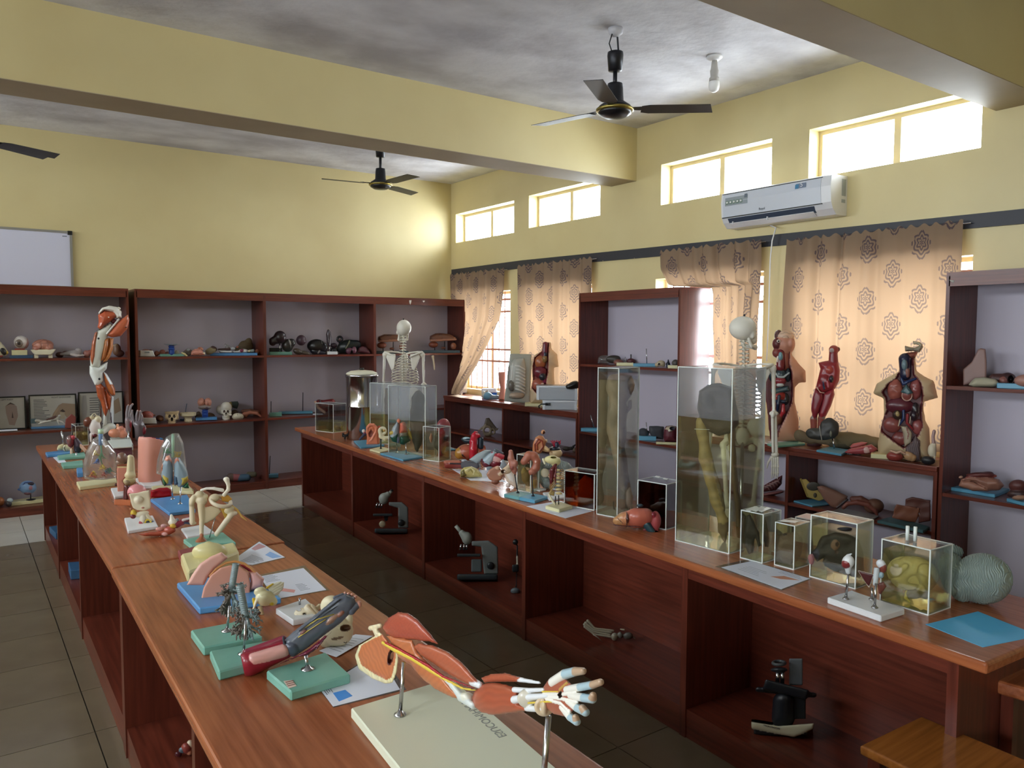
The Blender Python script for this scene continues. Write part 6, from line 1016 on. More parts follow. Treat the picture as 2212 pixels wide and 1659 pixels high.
# ------------------------------------------------------------------ bookcases on the back wall
SY = 8.60
def S(name, label, cat, fr, base, z, wy=SY, group=None): return It(name, label, cat, fr, base, z=z, wy=wy, group=group)
ZA, ZB, ZC = 1.462, .785, .085
def slab(it, name, x0, x1, y0, y1, mat, d0=-30, d1=60, parent=None):      # upright-faced box seen from the front
    a, b = it.pt(x0, y1, d0), it.pt(x1, y0, d0); dep = (d1-d0)*it.u
    return MB().box(a.x, b.x, a.y, a.y+dep, max(a.z, 0.0003) if a.z < .02 else a.z, b.z).bevel(.002, 1).build(name, mat, parent or it.root)
it = S('skull_section_model', 'cream, black and yellow head model cut by the left edge, top shelf', 'model', FU, (40, 440), ZA)
it.sdf('head_half', [Pg([(-60, 300), (0, 200), (60, 270), (120, 360), (90, 400), (0, 420), (-60, 430)], 60, '#d8d0b0', pil=50), E(40, 340, 40, 60, '#2a2622', rd=30, d=-44, a=-40), E(90, 360, 24, 26, '#c9a83a', d=-30), E(10, 410, 30, 16, '#8a3c34', d=-40)], SATIN, 40)
it = S('eye_model', 'large white eyeball model with brown iris propped on a cream block', 'model', FU, (280, 435), ZA)
slab(it, 'base_board', 130, 455, 392, 437, flat('navy_board', '#34506e', .4), -40, 90); slab(it, 'cream_block', 160, 375, 322, 394, CREAMB, -20, 70); slab(it, 'red_cradle', 200, 340, 300, 324, flat('cradle_red', '#8a3e34', .5), 0, 50)
it.sdf('eyeball', [E(285, 212, 96, 90, '#d6cdc6', rd=90, d=10), E(340, 225, 58, 80, '#b08a84', rd=70, d=24)], GLOSS, 40, k=10); it.sdf('iris', [E(262, 228, 58, 54, '#7d6f62', rd=26, d=-66), E(262, 228, 26, 24, '#3a3028', rd=16, d=-84)], GLOSS, 30)
it = S('brain_model', 'pink brown brain resting in a cream footed dish on the top shelf', 'model', FU, (590, 450), ZA)
it.sdf('brain', [E(590, 275, 150, 84, '#b57a66', rd=110), E(500, 320, 60, 40, '#b07260', rd=70, d=-50), E(680, 315, 60, 40, '#b57a66', rd=70, d=-50)], SATIN, 64, k=20, bumps=[('g', 6, .045)], dark=.3)
it.sdf('dish', [Pg([(418, 335), (768, 330), (740, 375), (700, 408), (490, 410), (450, 380)], 110, '#d8d0b4', rn=10)], SATIN, 44)
for x in (500, 695): slab(it, 'foot', x-28, x+28, 400, 452, flat('cream_foot', '#d8d0b4', .4), -70, -30); slab(it, 'foot', x-28, x+28, 400, 448, flat('cream_foot', '#d8d0b4', .4), 40, 80)
it = S('hand_model', 'pale grey dissected hand lying palm down on the top shelf', 'model', FU, (1000, 432), ZA)
it.sdf('hand', [C(840, 385, 960, 375, 16, 40, '#8a827e'), E(1040, 370, 90, 44, '#928a88', rd=60), E(1080, 330, 46, 32, '#a09896', rd=40), L([(980, 390, -50), (1060, 410, -64), (1150, 400, -50)], [16, 18, 14], '#b8aca6'), E(860, 384, 30, 12, '#d0c4ae')], SATIN, 44, k=10)
it = S('muscle_block', 'dark red brown muscle pieces beside the dish of the pink brain', 'model', FU, (800, 410), ZA, 8.68); it.sdf('muscle', [E(820, 370, 60, 40, '#5d3a34', rd=40), E(900, 350, 50, 30, '#6a4038', rd=30)], SATIN, 30, bumps=[('n', 4, .05)])
it = S('muscle_block', 'reddish lumps half hidden by the standing leg on the top shelf', 'model', FU, (1210, 420), ZA); it.sdf('muscle', [E(1190, 375, 50, 50, '#a0675a', rd=40), E(1240, 360, 50, 44, '#8e544a', rd=40)], SATIN, 30, k=8, bumps=[('n', 4, .05)])
it = S('head_section_model', 'dark brown head shaped model right of the standing leg', 'model', FU, (1630, 420), ZA); it.sdf('head', [E(1610, 320, 60, 80, '#70503c', rd=60), E(1650, 370, 60, 50, '#4a2a24', rd=50), E(1600, 270, 40, 30, '#8a7a66', rd=40)], SATIN, 36, k=10, bumps=[('n', 4, .04)])
def poster(label, fr, c4, title, kind):
    it = S('framed_print', label, 'picture', fr, ((c4[0][0]+c4[1][0])/2, c4[0][1]), ZB, 8.72, 'framed prints on the lower left shelf'); a, b, c, d = [it.pt(x, y, 8*(y < 1000)) for x, y in c4]
    a.z = b.z = .001; ex = (b-a); ez = ((d-a)+(c-b))/2; W, H = ex.length, ez.length; ex.normalize(); ez.normalize(); ez = (ez-ex*ez.dot(ex)).normalized(); n = ex.cross(ez)   # n towards the viewer
    fb = empty('tmp'); bpy.data.objects.remove(fb); M = frame3(a, ex, ez); t = .012
    def q(name, x0, x1, y0, y1, z0, z1, mat): o = MB().box(x0, x1, y0, y1, z0, z1).build(name, mat, it.root); o.matrix_local = M; return o
    q('backing', 0, W, 0, H, -.012, 0, BLACK); fm = MB()
    for r_ in ((0, W, 0, t), (0, W, H-t, H), (0, t, t, H-t), (W-t, W, t, H-t)): fm.box(r_[0], r_[1], r_[2], r_[3], 0, .008)
    o = fm.build('black_frame', BLACK, it.root); o.matrix_local = M
    q('print_sheet', t, W-t, t, H-t, 0, .002, mottled('aged_print', '#a8a59c', '#b8b5ae', 3, .5) if 'aged_print' not in MATS else MATS['aged_print'])
    TN, DK = flat('print_tan', '#96806a', .6), flat('print_dark', '#4a3c36', .6)
    def blob(name, pts, mat, z=.0024): o = MB().prism([(x*W, y*H, z) for x, y in pts], (0, 0, .0004)).build(name, mat, it.root); o.matrix_local = M
    o = text('title_lettering', title, H*.062, flat('print_black', '#38343a', .6), it.root, M @ Matrix.Translation((W*(.68 if kind == 1 else .5), H*.9, .003)))
    if kind == 1:
        m = MB(); rg = random.Random(3)
        for k in range(15): y = H*(.83-.046*k); m.box(W*.10, W*(.10+rg.uniform(.18, .34)), y, y+H*.014, .0024, .0028)
        o = tag(m.build('printed_lines', flat('print_black', '#38343a', .6), it.root), kind='stuff'); o.matrix_local = M
        blob('printed_arm', [(.44, .2), (.5, .42), (.62, .66), (.7, .72), (.97, .68), (.97, .2), (.8, .25), (.72, .4), (.6, .3)], TN); blob('printed_shoulder', [(.64, .48), (.70, .54), (.76, .46), (.72, .44)], DK, .003); blob('printed_muscle', [(.5, .3), (.54, .5), (.64, .62), (.6, .5)], flat('print_ochre', '#a48a70', .6), .003); blob('printed_socket', [(.64, .24), (.64, .44), (.74, .44), (.74, .24)], flat('print_bone', '#b0a288', .6), .003)
    elif kind == 0:
        blob('printed_foot', [(.12, .2), (.05, .5), (.1, .74), (.25, .78), (.33, .6), (.28, .3), (.22, .1)], flat('print_grey', '#9c9894', .6)); blob('printed_foot', [(.62, .15), (.56, .5), (.55, .72), (.68, .8), (.8, .7), (.82, .4), (.74, .12)], flat('print_flesh', '#98857c', .6)); blob('printed_mark', [(.68, .35), (.7, .55), (.72, .35)], DK, .003); blob('printed_mark', [(.56, .72), (.66, .82), (.78, .74), (.66, .77)], DK, .003)
    else:
        blob('printed_bone', [(.05, .15), (.1, .9), (.18, .9), (.2, .5), (.16, .15)], flat('print_grey', '#9c9894', .6)); blob('printed_flesh', [(.8, .3), (.78, .7), (.9, .8), (.95, .4)], TN)
        m = MB()
        for k in range(9): m.box(W*.25, W*(.5-.03*(k % 3)), H*(.8-.07*k), H*(.8-.07*k)+.006, .0024, .0028)
        o = tag(m.build('printed_lines', flat('print_black', '#38343a', .6), it.root), kind='stuff'); o.matrix_local = M
    return it
poster('framed chart with two foot drawings at the far left of the shelf', FU, [(-270, 1425), (366, 1408), (348, 955), (-250, 975)], 'OF THE LEFT FOOT', 0)
poster('framed shoulder chart with a list of printed lines, middle of three', FU, [(405, 1370), (1062, 1350), (1040, 900), (372, 932)], 'RIGHT SHOULDER', 1)
poster('framed brown chart half hidden behind the standing leg', FU, [(1085, 1350), (1706, 1345), (1690, 890), (1060, 905)], ' ', 2)
it = S('animal_skeleton_model', 'white and dark bone model on a bright blue board before the shoulder chart', 'model', FU, (660, 1470), ZB, 8.52)
it.board('base_board', [(395, 1400), (430, 1440), (895, 1425), (890, 1385)], .014, BLUEB); slab(it, 'grey_end_block', 425, 500, 1320, 1385, flat('dark_teal_block', '#465a60', .5), 20, 60)
it.sdf('bones', [L([(500, 1345, 20), (600, 1360, 10), (700, 1340, 10), (790, 1320, 10)], [22, 16, 18, 30], '#a8a498'), L([(530, 1390, 0), (600, 1365, 0), (690, 1350, 0)], [8, 12, 14], '#d0cdc2'), L([(790, 1320, 0), (800, 1360, -10), (815, 1400, -20)], [16, 9, 6], '#d0cbc0'), L([(810, 1350, 0), (860, 1360, -10), (895, 1390, -20)], [12, 10, 6], '#cfcac2'), E(750, 1300, 40, 20, '#5a3a34', rd=20, a=-30), C(640, 1330, 740, 1300, 9, 16, '#5a3a34', -6, -6), E(820, 1280, 22, 20, '#bdb8ae', d=4)], SATIN, 56, k=8)
it = S('tissue_block_model', 'faceted dark red tissue block at the right of the blue board', 'model', FU, (970, 1490), ZB, 8.50)
it.sdf('block', [Pg([(895, 1480), (905, 1360), (950, 1320), (985, 1285), (1048, 1330), (1040, 1470), (960, 1490)], 50, '#7c3a34', rn=8), E(1000, 1330, 30, 24, '#8a463c', rd=50)], SATIN, 36)
sheet_s = S('paper_stack', 'thin white papers lying on the shelf below the foot chart', 'paper', FU, (80, 1490), ZB, 8.5); slab(sheet_s, 'paper_sheet', -200, 240, 1448, 1490, PAPER, -20, 60)
it = S('eye_globe_model', 'blue veined globe on a small stand on the bottom shelf', 'model', FB, (325, 1220), ZC+.035)
it.sdf('globe', [E(292, 1090, 92, 72, '#7f9fc6', rd=72), E(205, 1112, 24, 12, '#4a6ca8'), L([(210, 1100, -30), (260, 1040, -62), (340, 1035, -60)], 5, '#2e4a86'), E(325, 1050, 36, 18, '#3a2e3a', rd=20, d=-56), E(320, 1095, 22, 24, '#a0707a', rd=16, d=-62), E(290, 1155, 40, 16, '#6a4a52', rd=30, d=-30)], GLOSS, 44)
it.rod('stem', (322, 1222), (322, 1155), 5, DKMET); MB().lathe([(44*it.u, 0), (44*it.u, .006), (6*it.u, .012)], it.pt(325, 1222), 20).build('foot_disc', DKMET, it.root, True)
it = S('spare_board', 'long cream board lying on the bottom shelf under the blue globe', 'board', FB, (290, 1290), ZC); it.board('board', [(95, 1255), (100, 1280), (560, 1230), (540, 1195)], .034, CREAMB)
it = S('organ_ball', 'orange brown ball at the left edge of the bottom shelf', 'model', FB, (0, 1285), ZC); it.sdf('ball', [E(-5, 1232, 52, 52, '#a8683e', rd=50)], SATIN, 26, bumps=[('n', 2, .06)])
it = S('pebble_model', 'pale grey oval model between the orange ball and cream board', 'model', FB, (100, 1285), ZC, 8.52); it.sdf('oval', [E(104, 1212, 34, 24, '#aab8bc', rd=30), E(90, 1250, 34, 34, '#3a3638', rd=34)], GLOSS, 26)
# right unit, first bay
ZB = .775
it = S('sign_box', 'white wedge shaped box with a small grey label on the top shelf', 'box', FV, (210, 508), ZA); it.sdf('box_body', [Pg([(95, 402), (305, 408), (345, 508), (92, 506)], 60, '#dcdad2', rn=4), B(70, 455, 24, 50, '#a89a94', hd=50, d=20)], SATIN, 34); a = it.pt(170, 448, -64); b = it.pt(250, 425, -64); MB().box(a.x, b.x, a.y-.001, a.y, a.z, b.z).build('grey_label', flat('label_grey', '#9aa0a0', .5), it.root)
it = S('tissue_pieces', 'pinkish brown organ lumps behind the white wedge box', 'model', FV, (440, 490), ZA, 8.7); it.sdf('lumps', [E(370, 440, 46, 44, '#a86a54', rd=40), E(460, 425, 60, 46, '#a0604e', rd=40, a=-20), E(540, 440, 34, 34, '#7a453c', rd=30), E(180, 400, 80, 20, '#b8806c', rd=40), E(270, 395, 30, 16, '#7a4a40', rd=30)], SATIN, 50, bumps=[('n', 4, .05)])
it = S('vertebra_column_model', 'blue ribbed column with a clear saucer on a green board, top shelf', 'model', FV, (640, 505), ZA)
slab(it, 'base_board', 425, 822, 466, 507, GREENB, -40, 100); it.sdf('column', [C(615, 460, 612, 340, 48, 42, '#23489a'), T(612, 345, 42, 12, '#1d3d88', tilt=90), T(612, 385, 48, 10, '#2a50a4', tilt=90)], GLOSS, 36, k=6); MB().lathe([(30*it.u, 0), (70*it.u, .006), (125*it.u, .014), (122*it.u, .017), (60*it.u, .01)], it.pt(620, 330), 28).build('saucer', flat('clear_saucer', '#9aa2a4', .2), it.root, True)
it = S('cap_model', 'small pale cream disc behind the blue column', 'model', FV, (705, 480), ZA, 8.66); it.sdf('disc', [E(702, 425, 36, 42, '#b8b09c', rd=14)], SATIN, 22)
it = S('bone_wedge_model', 'dark hinged wedge with a cream tip lying on the top shelf', 'model', FV, (860, 505), ZA, 8.55); it.sdf('wedge', [Pg([(780, 450), (880, 370), (945, 400), (950, 480), (900, 500), (850, 470)], 30, '#453a30', pil=24), E(890, 400, 30, 24, '#8a8a86', rd=20, d=-20), L([(785, 450, -20), (830, 470, -24), (870, 500, -20)], [14, 18, 10], '#cfc08a')], SATIN, 40)
it = S('brain_section_model', 'pink folded brain half lying on the top shelf', 'model', FV, (1030, 505), ZA, 8.53); it.sdf('brain', [Pg([(925, 495), (935, 430), (990, 385), (1070, 380), (1130, 420), (1170, 480), (1080, 500)], 60, '#c98672', pil=50), E(1090, 390, 50, 40, '#a86a50', rd=40, d=30), E(1140, 455, 30, 20, '#d8cfa8', d=-20)], SATIN, 50, bumps=[('g', 5, .06)], dark=.3)
it = S('tissue_block_model', 'olive brown block with a dark cap right of the pink brain half', 'model', FV, (1280, 490), ZA); it.sdf('block', [Pg([(1170, 400), (1250, 345), (1345, 380), (1340, 430), (1230, 470), (1185, 465)], 50, '#7a6c4c', rn=8), E(1310, 370, 60, 34, '#4a3028', rd=50, d=20, a=20)], SATIN, 40, bumps=[('n', 4, .05)])
it = S('dissection_tray', 'white trays with dark pieces and a shell on a blue board', 'tray', FV, (1650, 495), ZA); slab(it, 'base_board', 1250, 2030, 452, 497, BLUEB, -40, 110)
it.sdf('tray', [Pg([(1375, 405), (1620, 415), (1610, 455), (1410, 455)], 60, '#d5d6d6', pil=30), Pg([(1620, 420), (1870, 410), (1850, 452), (1640, 455)], 60, '#d5d6d6', pil=30), E(1800, 420, 80, 34, '#dcd8d8', rd=50), E(1770, 415, 32, 30, '#7e2a4a', rd=30, d=-40), C(1870, 425, 1960, 415, 18, 26, '#8a9490'), E(1895, 420, 16, 22, '#cfc49a', d=-10)], GLOSS, 60, k=4)
it.sdf('dark_pieces', [C(1390, 395, 1570, 390, 16, 24, '#46302c'), E(1530, 350, 40, 24, '#8a8684', rd=24), C(1500, 300, 1600, 370, 8, 16, '#7e7c7c'), C(1480, 330, 1500, 300, 5, 5, '#5a5a5a'), E(1625, 380, 40, 26, '#a0a4a6', rd=24), E(1700, 355, 24, 20, '#9a5a44', rd=20)], GLOSS, 50)
it = S('cloth_bag', 'olive brown crumpled bag at the right end of the top shelf', 'bag', FV, (1830, 490), ZA, 8.74); it.sdf('bag', [E(1830, 360, 130, 110, '#5a4a34', rd=70, a=-20), E(1880, 270, 60, 60, '#5f5038', rd=50), E(1740, 400, 80, 70, '#544630', rd=60)], MATTE, 44, k=20, bumps=[('n', 9, .03)])
it = S('organ_ball', 'small orange brown rounded model beside the crumpled bag', 'model', FV, (2030, 485), ZA, 8.6); it.sdf('ball', [E(2025, 435, 40, 48, '#8e5640', rd=40)], SATIN, 24)
it = S('brain_model', 'pink half brain on a white angular stand, second shelf', 'model', FW, (220, 568), ZB)
it.sdf('brain', [E(190, 440, 92, 60, '#b8695e', rd=70, a=8), E(140, 450, 60, 50, '#b8695e', rd=50)], SATIN, 50, k=10, bumps=[('g', 6, .055)], dark=.3); it.sdf('stand', [Pg([(60, 480), (290, 478), (310, 475), (328, 568), (60, 570)], 70, '#d2cfc6', rn=6)], SATIN, 30)
it = S('tissue_pieces', 'brown dried lumps left of the open skull', 'model', FW, (380, 530), ZB, 8.68); it.sdf('lumps', [E(370, 470, 56, 54, '#6e4630', rd=40), E(390, 490, 40, 30, '#9a6a4a', rd=30, d=-30), E(290, 425, 18, 14, '#a8785c', d=10)], SATIN, 36, bumps=[('n', 5, .05)])
def skull(it, cx, cy, w, col, cut=False, a=0):
    s_ = w/100.0; e = lambda x, y, rx, ry, c, **k: E(cx+x*s_, cy+y*s_, rx*s_, ry*s_, c, a=a, **{q: v*s_ for q, v in k.items()})
    pr = [e(0, -30, 50, 48, col, rd=58, d=10), e(0, 25, 34, 36, col, rd=36, d=-18), e(-36, 10, 12, 20, col, rd=16, d=-14), e(36, 10, 12, 20, col, rd=16, d=-14), e(0, 56, 24, 16, col, rd=24, d=-24)]
    if not cut: pr += [e(0, 78, 24, 18, col, rd=24, d=-22), e(-26, 62, 8, 26, col, rd=14, d=-4), e(26, 62, 8, 26, col, rd=14, d=-4)]
    sb = [N(e(-19, 4, 13, 12, '#4a3a30', rd=22, d=-54)), N(e(19, 4, 13, 12, '#4a3a30', rd=22, d=-54)), N(e(0, 27, 7, 12, '#3c2e26', rd=16, d=-52)), N(e(-34, 40, 9, 12, '#6a5848', rd=22, d=-40)), N(e(34, 40, 9, 12, '#6a5848', rd=22, d=-40))]
    if cut: sb.append(N(B(cx, cy-70*s_, 80*s_, 42*s_, '#7c6a50', hd=90*s_, a=-3)))
    return pr, sb, s_
it = S('skull_model', 'yellowed skull with its top sawn off on the second shelf', 'skull', FW, (545, 545), ZB); pr, sb, s_ = skull(it, 545, 440, 210, '#c2ab84', True); it.sdf('cranium', pr+sb+[N(E(545, 380, 86, 40, '#7c6a50', rd=90))], SATIN, 64, k=14)
for i in range(6): it.sdf('tooth', [B(505+17*i, 540, 6, 9, '#d9cfb4', hd=6, d=-76+abs(i-2.5)*4, rn=3)], GLOSS, 10)
it = S('stone_mortar', 'cream octagonal bowl on a narrow foot on the second shelf', 'bowl', FW, (805, 530), ZB); MB().lathe([(52*it.u, 0), (54*it.u, 20*it.u), (48*it.u, 40*it.u), (60*it.u, 66*it.u), (108*it.u, 86*it.u), (114*it.u, 128*it.u), (100*it.u, 128*it.u), (92*it.u, 100*it.u), (40*it.u, 84*it.u)], it.pt(780, 530), 8).build('bowl', flat('cream_mortar', '#cfc3a0', .5), it.root)
it = S('spare_board', 'board with a slanting blue grey rod behind the cream bowl', 'board', FW, (735, 500), ZB, 8.74); slab(it, 'board', 660, 800, 480, 502, flat('dim_blue_board', '#2e5a80', .5), 0, 50); it.rod('slanted_rod', (722, 490, 20), (762, 258, 20), 7, flat('blue_grey_rod', '#5a6478', .4))
it = S('brain_model', 'pink split brain raised on a blue column over a blue board', 'model', FW, (1045, 525), ZB)
slab(it, 'base_board', 892, 1197, 478, 527, BLUEB, -50, 110); it.sdf('column', [B(1025, 425, 42, 58, '#1f4190', hd=40), T(1025, 400, 40, 8, '#28509e', tilt=90), T(1025, 440, 40, 8, '#28509e', tilt=90)], GLOSS, 30)
it.sdf('brain', [E(972, 262, 58, 66, '#c08572', rd=80), E(1066, 262, 56, 66, '#c08572', rd=80)], SATIN, 60, bumps=[('g', 4, .05)], dark=.25); it.sdf('skull_half', [E(1020, 330, 100, 40, '#8a7c74', rd=80), E(1050, 345, 40, 26, '#4a3a44', rd=60, d=-30)], SATIN, 36)
it = S('tissue_pieces', 'dark brown organ pieces behind the blue column', 'model', FW, (1020, 470), ZB, 8.72); it.sdf('lumps', [E(930, 420, 50, 60, '#5a4432', rd=40), E(1100, 425, 70, 50, '#6a4c36', rd=40)], SATIN, 36, bumps=[('n', 5, .05)])
it = S('skull_model', 'white complete skull with jaw on the second shelf', 'skull', FW, (1350, 508), ZB); pr, sb, s_ = skull(it, 1330, 385, 165, '#d9d4c6', a=-4); it.sdf('cranium', pr+[E(1255, 370, 70, 72, '#b8b0a0', rd=80, d=40)]+sb, SATIN, 72, k=14)
m = MB()
for i in range(7): p0 = it.pt(1318+14*i, 442, -70); m.box(p0.x-.005, p0.x+.005, p0.y, p0.y+.006, p0.z-.008, p0.z+.008)
tag(m.build('teeth', flat('ivory_teeth', '#e6e2d2', .3), it.root), kind='stuff')
it = S('tissue_block_model', 'green and yellow wedge block behind the white skull', 'model', FW, (1460, 470), ZB, 8.74); it.sdf('block', [Pg([(1400, 240), (1500, 236), (1515, 270), (1490, 345), (1430, 330)], 50, '#1f2c28', rn=6), Pg([(1360, 260), (1400, 238), (1430, 320), (1410, 330)], 50, '#84703a', rn=6), E(1450, 420, 60, 60, '#5a4632', rd=40)], SATIN, 40)
it = S('cranium_shell', 'cream skull cap with dark seams right of the white skull', 'bone', FW, (1500, 485), ZB, 8.56); it.sdf('cap', [E(1500, 450, 86, 52, '#c9c0a8', rd=70), L([(1490, 405, -56), (1500, 440, -66), (1540, 455, -60)], 3, '#7a6a54')], SATIN, 40)
it = S('muscle_slab_model', 'arched brown and pink muscle slab at the right of the second shelf', 'model', FW, (1720, 465), ZB); it.sdf('slab', [L([(1590, 420, 0), (1680, 390, 0), (1780, 400, 0), (1830, 440, 0)], [34, 24, 24, 16], '#a86a54'), L([(1570, 370, 40), (1680, 360, 40), (1800, 385, 40), (1850, 430, 40)], [26, 24, 24, 18], '#6a4030'), E(1610, 440, 30, 24, '#b0705a')], SATIN, 50, k=10)
it = S('leg_section_model', 'short pink, blue and olive cylinder pieces on the bottom shelf', 'model', FD, (2010, 680), ZC); it.sdf('cylinder_pieces', [C(1900, 635, 1920, 640, 44, 44, '#6e5a50'), C(1930, 640, 1990, 640, 42, 40, '#a8646a'), C(2000, 645, 2080, 640, 42, 40, '#4a6a84'), C(2100, 610, 2160, 605, 34, 30, '#6a6450', 20, 20)], SATIN, 44)
# right unit, second bay
DKG = '#2b2a2a'; PUR = '#4a2a38'
it = S('liver_model', 'dark head shaped organ on a rod over a pale green board', 'model', FX, (390, 645), ZA); slab(it, 'base_board', 190, 605, 590, 645, GREENB, -30, 100); it.rod('support_rod', (377, 590), (375, 440), 11, CHROME)
it.sdf('organ', [E(380, 320, 115, 120, '#2c2024', rd=80), Pg([(180, 350), (270, 290), (330, 240), (360, 440), (190, 460)], 60, '#2e2226', pil=50), E(250, 400, 70, 80, '#3a2828', rd=50)], GLOSS, 50, k=14)
it = S('storage_block', 'black block behind the dark head shaped organ', 'block', FX, (300, 590), ZA, 8.72); slab(it, 'block', 185, 420, 465, 592, flat('black_block', '#0c0e14', .4), 0, 60)
for lb, pr in (('large dark grey liver with a pale band beside the head shaped organ', [[E(520, 450, 110, 120, '#38332f', rd=80), E(590, 400, 80, 80, '#322e2c', rd=70), L([(545, 340, -70), (575, 420, -86), (580, 510, -80)], 8, '#9a948a')]]), ('dark grey liver with a pointed brown lobe lying on the shelf', [[E(700, 550, 90, 56, '#3f352c', rd=60, a=20), E(840, 580, 90, 40, '#453a2e', rd=44, a=16), L([(790, 520, -50), (770, 570, -60)], 6, '#9a948a')]]), ('broad black liver with a shiny crest in the middle of the bay', [[E(1050, 460, 170, 120, '#221f1e', rd=90), E(1180, 490, 80, 90, '#26242a', rd=60), L([(1140, 360, -70), (1170, 460, -84)], 6, '#8a867e')]]), ('dark blue grey liver lobe in front of the broad black one', [[E(1030, 560, 100, 60, '#282830', rd=60, a=14), E(1150, 580, 80, 40, '#34323e', rd=40, a=14), L([(1120, 520, -44), (1080, 590, -50)], 6, '#8e8a86')]])):
    pr = flatten(pr); cx_ = np.mean([p['p'][0] for p in pr]); dpt = 8.62 if 'large' in lb or 'broad' in lb else 8.5
    it = S('liver_model', lb, 'model', FX, (cx_, 615), ZA, dpt, 'dark liver models on the top shelf'); it.sdf('liver', pr, GLOSS, 50, k=24, bumps=[('n', 4, .012)])
it = S('spleen_model', 'purple brown ball resting between the dark livers', 'model', FX, (772, 490), ZA+.10, 8.6); it.sdf('ball', [E(772, 388, 94, 98, '#45303a', rd=90)], SATIN, 34)
it = S('spleen_model', 'tall dark spindle organ on a rod over a white block', 'model', FX, (1340, 625), ZA, 8.52); slab(it, 'base_board', 1250, 1437, 572, 626, WHITEB, -30, 60); it.rod('support_rod', (1293, 575), (1290, 470), 9, CHROME); it.sdf('organ', [Pg([(1225, 260), (1250, 170), (1275, 160), (1310, 200), (1325, 300), (1318, 420), (1310, 470), (1260, 475), (1240, 400)], 46, '#3a2e34', pil=44)], GLOSS, 50)
it = S('kidney_model', 'small dark ring shaped kidney behind the tall spindle organ', 'model', FX, (1480, 440), ZA+.13, 8.72); it.sdf('kidney', [T(1480, 372, 44, 22, '#201c22', d=0), E(1485, 390, 20, 16, '#7a4a34')], GLOSS, 36); it.stand('support_rod', 1480, 440, (1480, 400), 8, CHROME, ZA+.13, foot=0)
it.rod('support_rod', (1440, 600, 0), (1470, 420, 0), 8, CHROME)
it = S('kidney_model', 'dark purple bean piece lying right of the tall spindle', 'model', FX, (1380, 600), ZA, 8.66); it.sdf('kidney', [E(1370, 440, 60, 44, '#3a2430', rd=40), E(1360, 540, 70, 60, '#1c1a20', rd=50)], GLOSS, 36, k=8)
it = S('liver_model', 'largest dark green black liver at the right end of the bay', 'model', FX, (1640, 605), ZA, 8.64); it.sdf('liver', [E(1640, 470, 200, 130, '#1d2422', rd=90, a=-4), E(1780, 440, 100, 90, '#1a1e22', rd=70), E(1510, 510, 90, 80, '#2a2f2c', rd=60), L([(1660, 355, -70), (1640, 420, -92), (1590, 500, -90)], 7, '#6a6a52')], GLOSS, 60, k=24)
it = S('kidney_model', 'purple bean shaped kidney in front of the largest liver', 'model', FX, (1690, 605), ZA, 8.5); it.sdf('kidney', [E(1660, 545, 70, 60, '#5d3444', rd=44), E(1745, 530, 44, 66, '#6a3a48', rd=44), N(E(1700, 575, 24, 50, '#2a1820', rd=60))], SATIN, 44, k=16)
it = S('spleen_model', 'purple red fan shaped organ by the right upright of the bay', 'model', FX, (1920, 605), ZA, 8.52); it.sdf('organ', [Pg([(1790, 590), (1830, 490), (1890, 462), (1960, 480), (2030, 550), (2050, 605), (1960, 595), (1880, 580)], 50, '#5d3038', pil=40)], SATIN, 44)
for lb, x0, x1, y0, y1, rod, mt in (('pale green board with a thin rod at the left of the second bay', 75, 168, 990, 1020, (87, 905), GREENB), ('blue grey board with a tall rod behind the hanging spine', 145, 398, 982, 1006, (325, 843), LBLUE)):
    it = S('spare_board', lb, 'board', FC, ((x0+x1)/2, y1), ZB, 8.58 if x0 < 100 else 8.7); slab(it, 'board', x0, x1, y0, y1, mt, -10, 40); it.rod('support_rod', (rod[0], y0+4, 10), (rod[0]+1, rod[1], 10), 3, DKMET)
it = S('rib_section_model', 'dark red hollow chest section lying open on the second shelf', 'model', FC, (490, 990), ZB, 8.62); it.sdf('shell', [Pg([(415, 900), (440, 885), (480, 890), (550, 880), (572, 900), (540, 960), (500, 985), (450, 960)], 44, '#6e2428', pil=26), L([(418, 905, -30), (440, 950, -40), (490, 985, -40)], 9, '#c09a84'), L([(450, 890, -40), (470, 940, -44), (520, 950, -44)], 6, '#3a1418')], SATIN, 44)
it = S('paper_sheet', 'white paper lying at the right of the second shelf', 'paper', FC, (440, 1005), ZB, 8.5); slab(it, 'paper_sheet', 400, 475, 1002, 1004, PAPER, -10, 50)
it = S('spare_board', 'blue board with a leaning rod on the bottom shelf by the spine', 'board', FC, (105, 1462), ZC); slab(it, 'board', 70, 142, 1436, 1464, LBLUE, -20, 40); it.rod('support_rod', (74, 1440, 10), (82, 1298, 10), 3, DKMET)
for lb, x0 in (('sliced brown brain on a dark stand behind the first skeleton', 880), ('sliced brown brain on a dark stand at the right end of the bookcase', 1265)):
    it = S('brain_slice_model', lb, 'model', FC, (x0+95, 556), ZA, 8.6); slab(it, 'base_board', x0-50+(15 if x0 < 1000 else 0), x0+235, 538, 556, flat('slate_board', '#3f5058', .4), -20, 50)
    for rx in (45, 120, 190): it.rod('support_rod', (x0+rx, 540, 10), (x0+rx, 470, 10), 3, DKMET)
    it.sdf('slice', [Pg([(x0+10, 430), (x0+50, 410), (x0+150, 412), (x0+205, 440), (x0+195, 462), (x0+30, 470), (x0+5, 455)], 40, '#6e4632', pil=20), L([(x0+15, 465, -30), (x0+110, 462, -38), (x0+200, 455, -30)], 8, '#9a6a52'), E(x0+90, 425, 50, 10, '#54342a', rd=30, d=-10)], SATIN, 50, bumps=[('n', 2, .08)])
    it.sdf('lower_slice', [E(x0+35, 495, 36, 24, '#8a4c38', rd=26), E(x0+110, 520, 20, 10, '#7a4a36', rd=16), E(x0+185, 505, 22, 26, '#8e5a44', rd=18)], SATIN, 34)
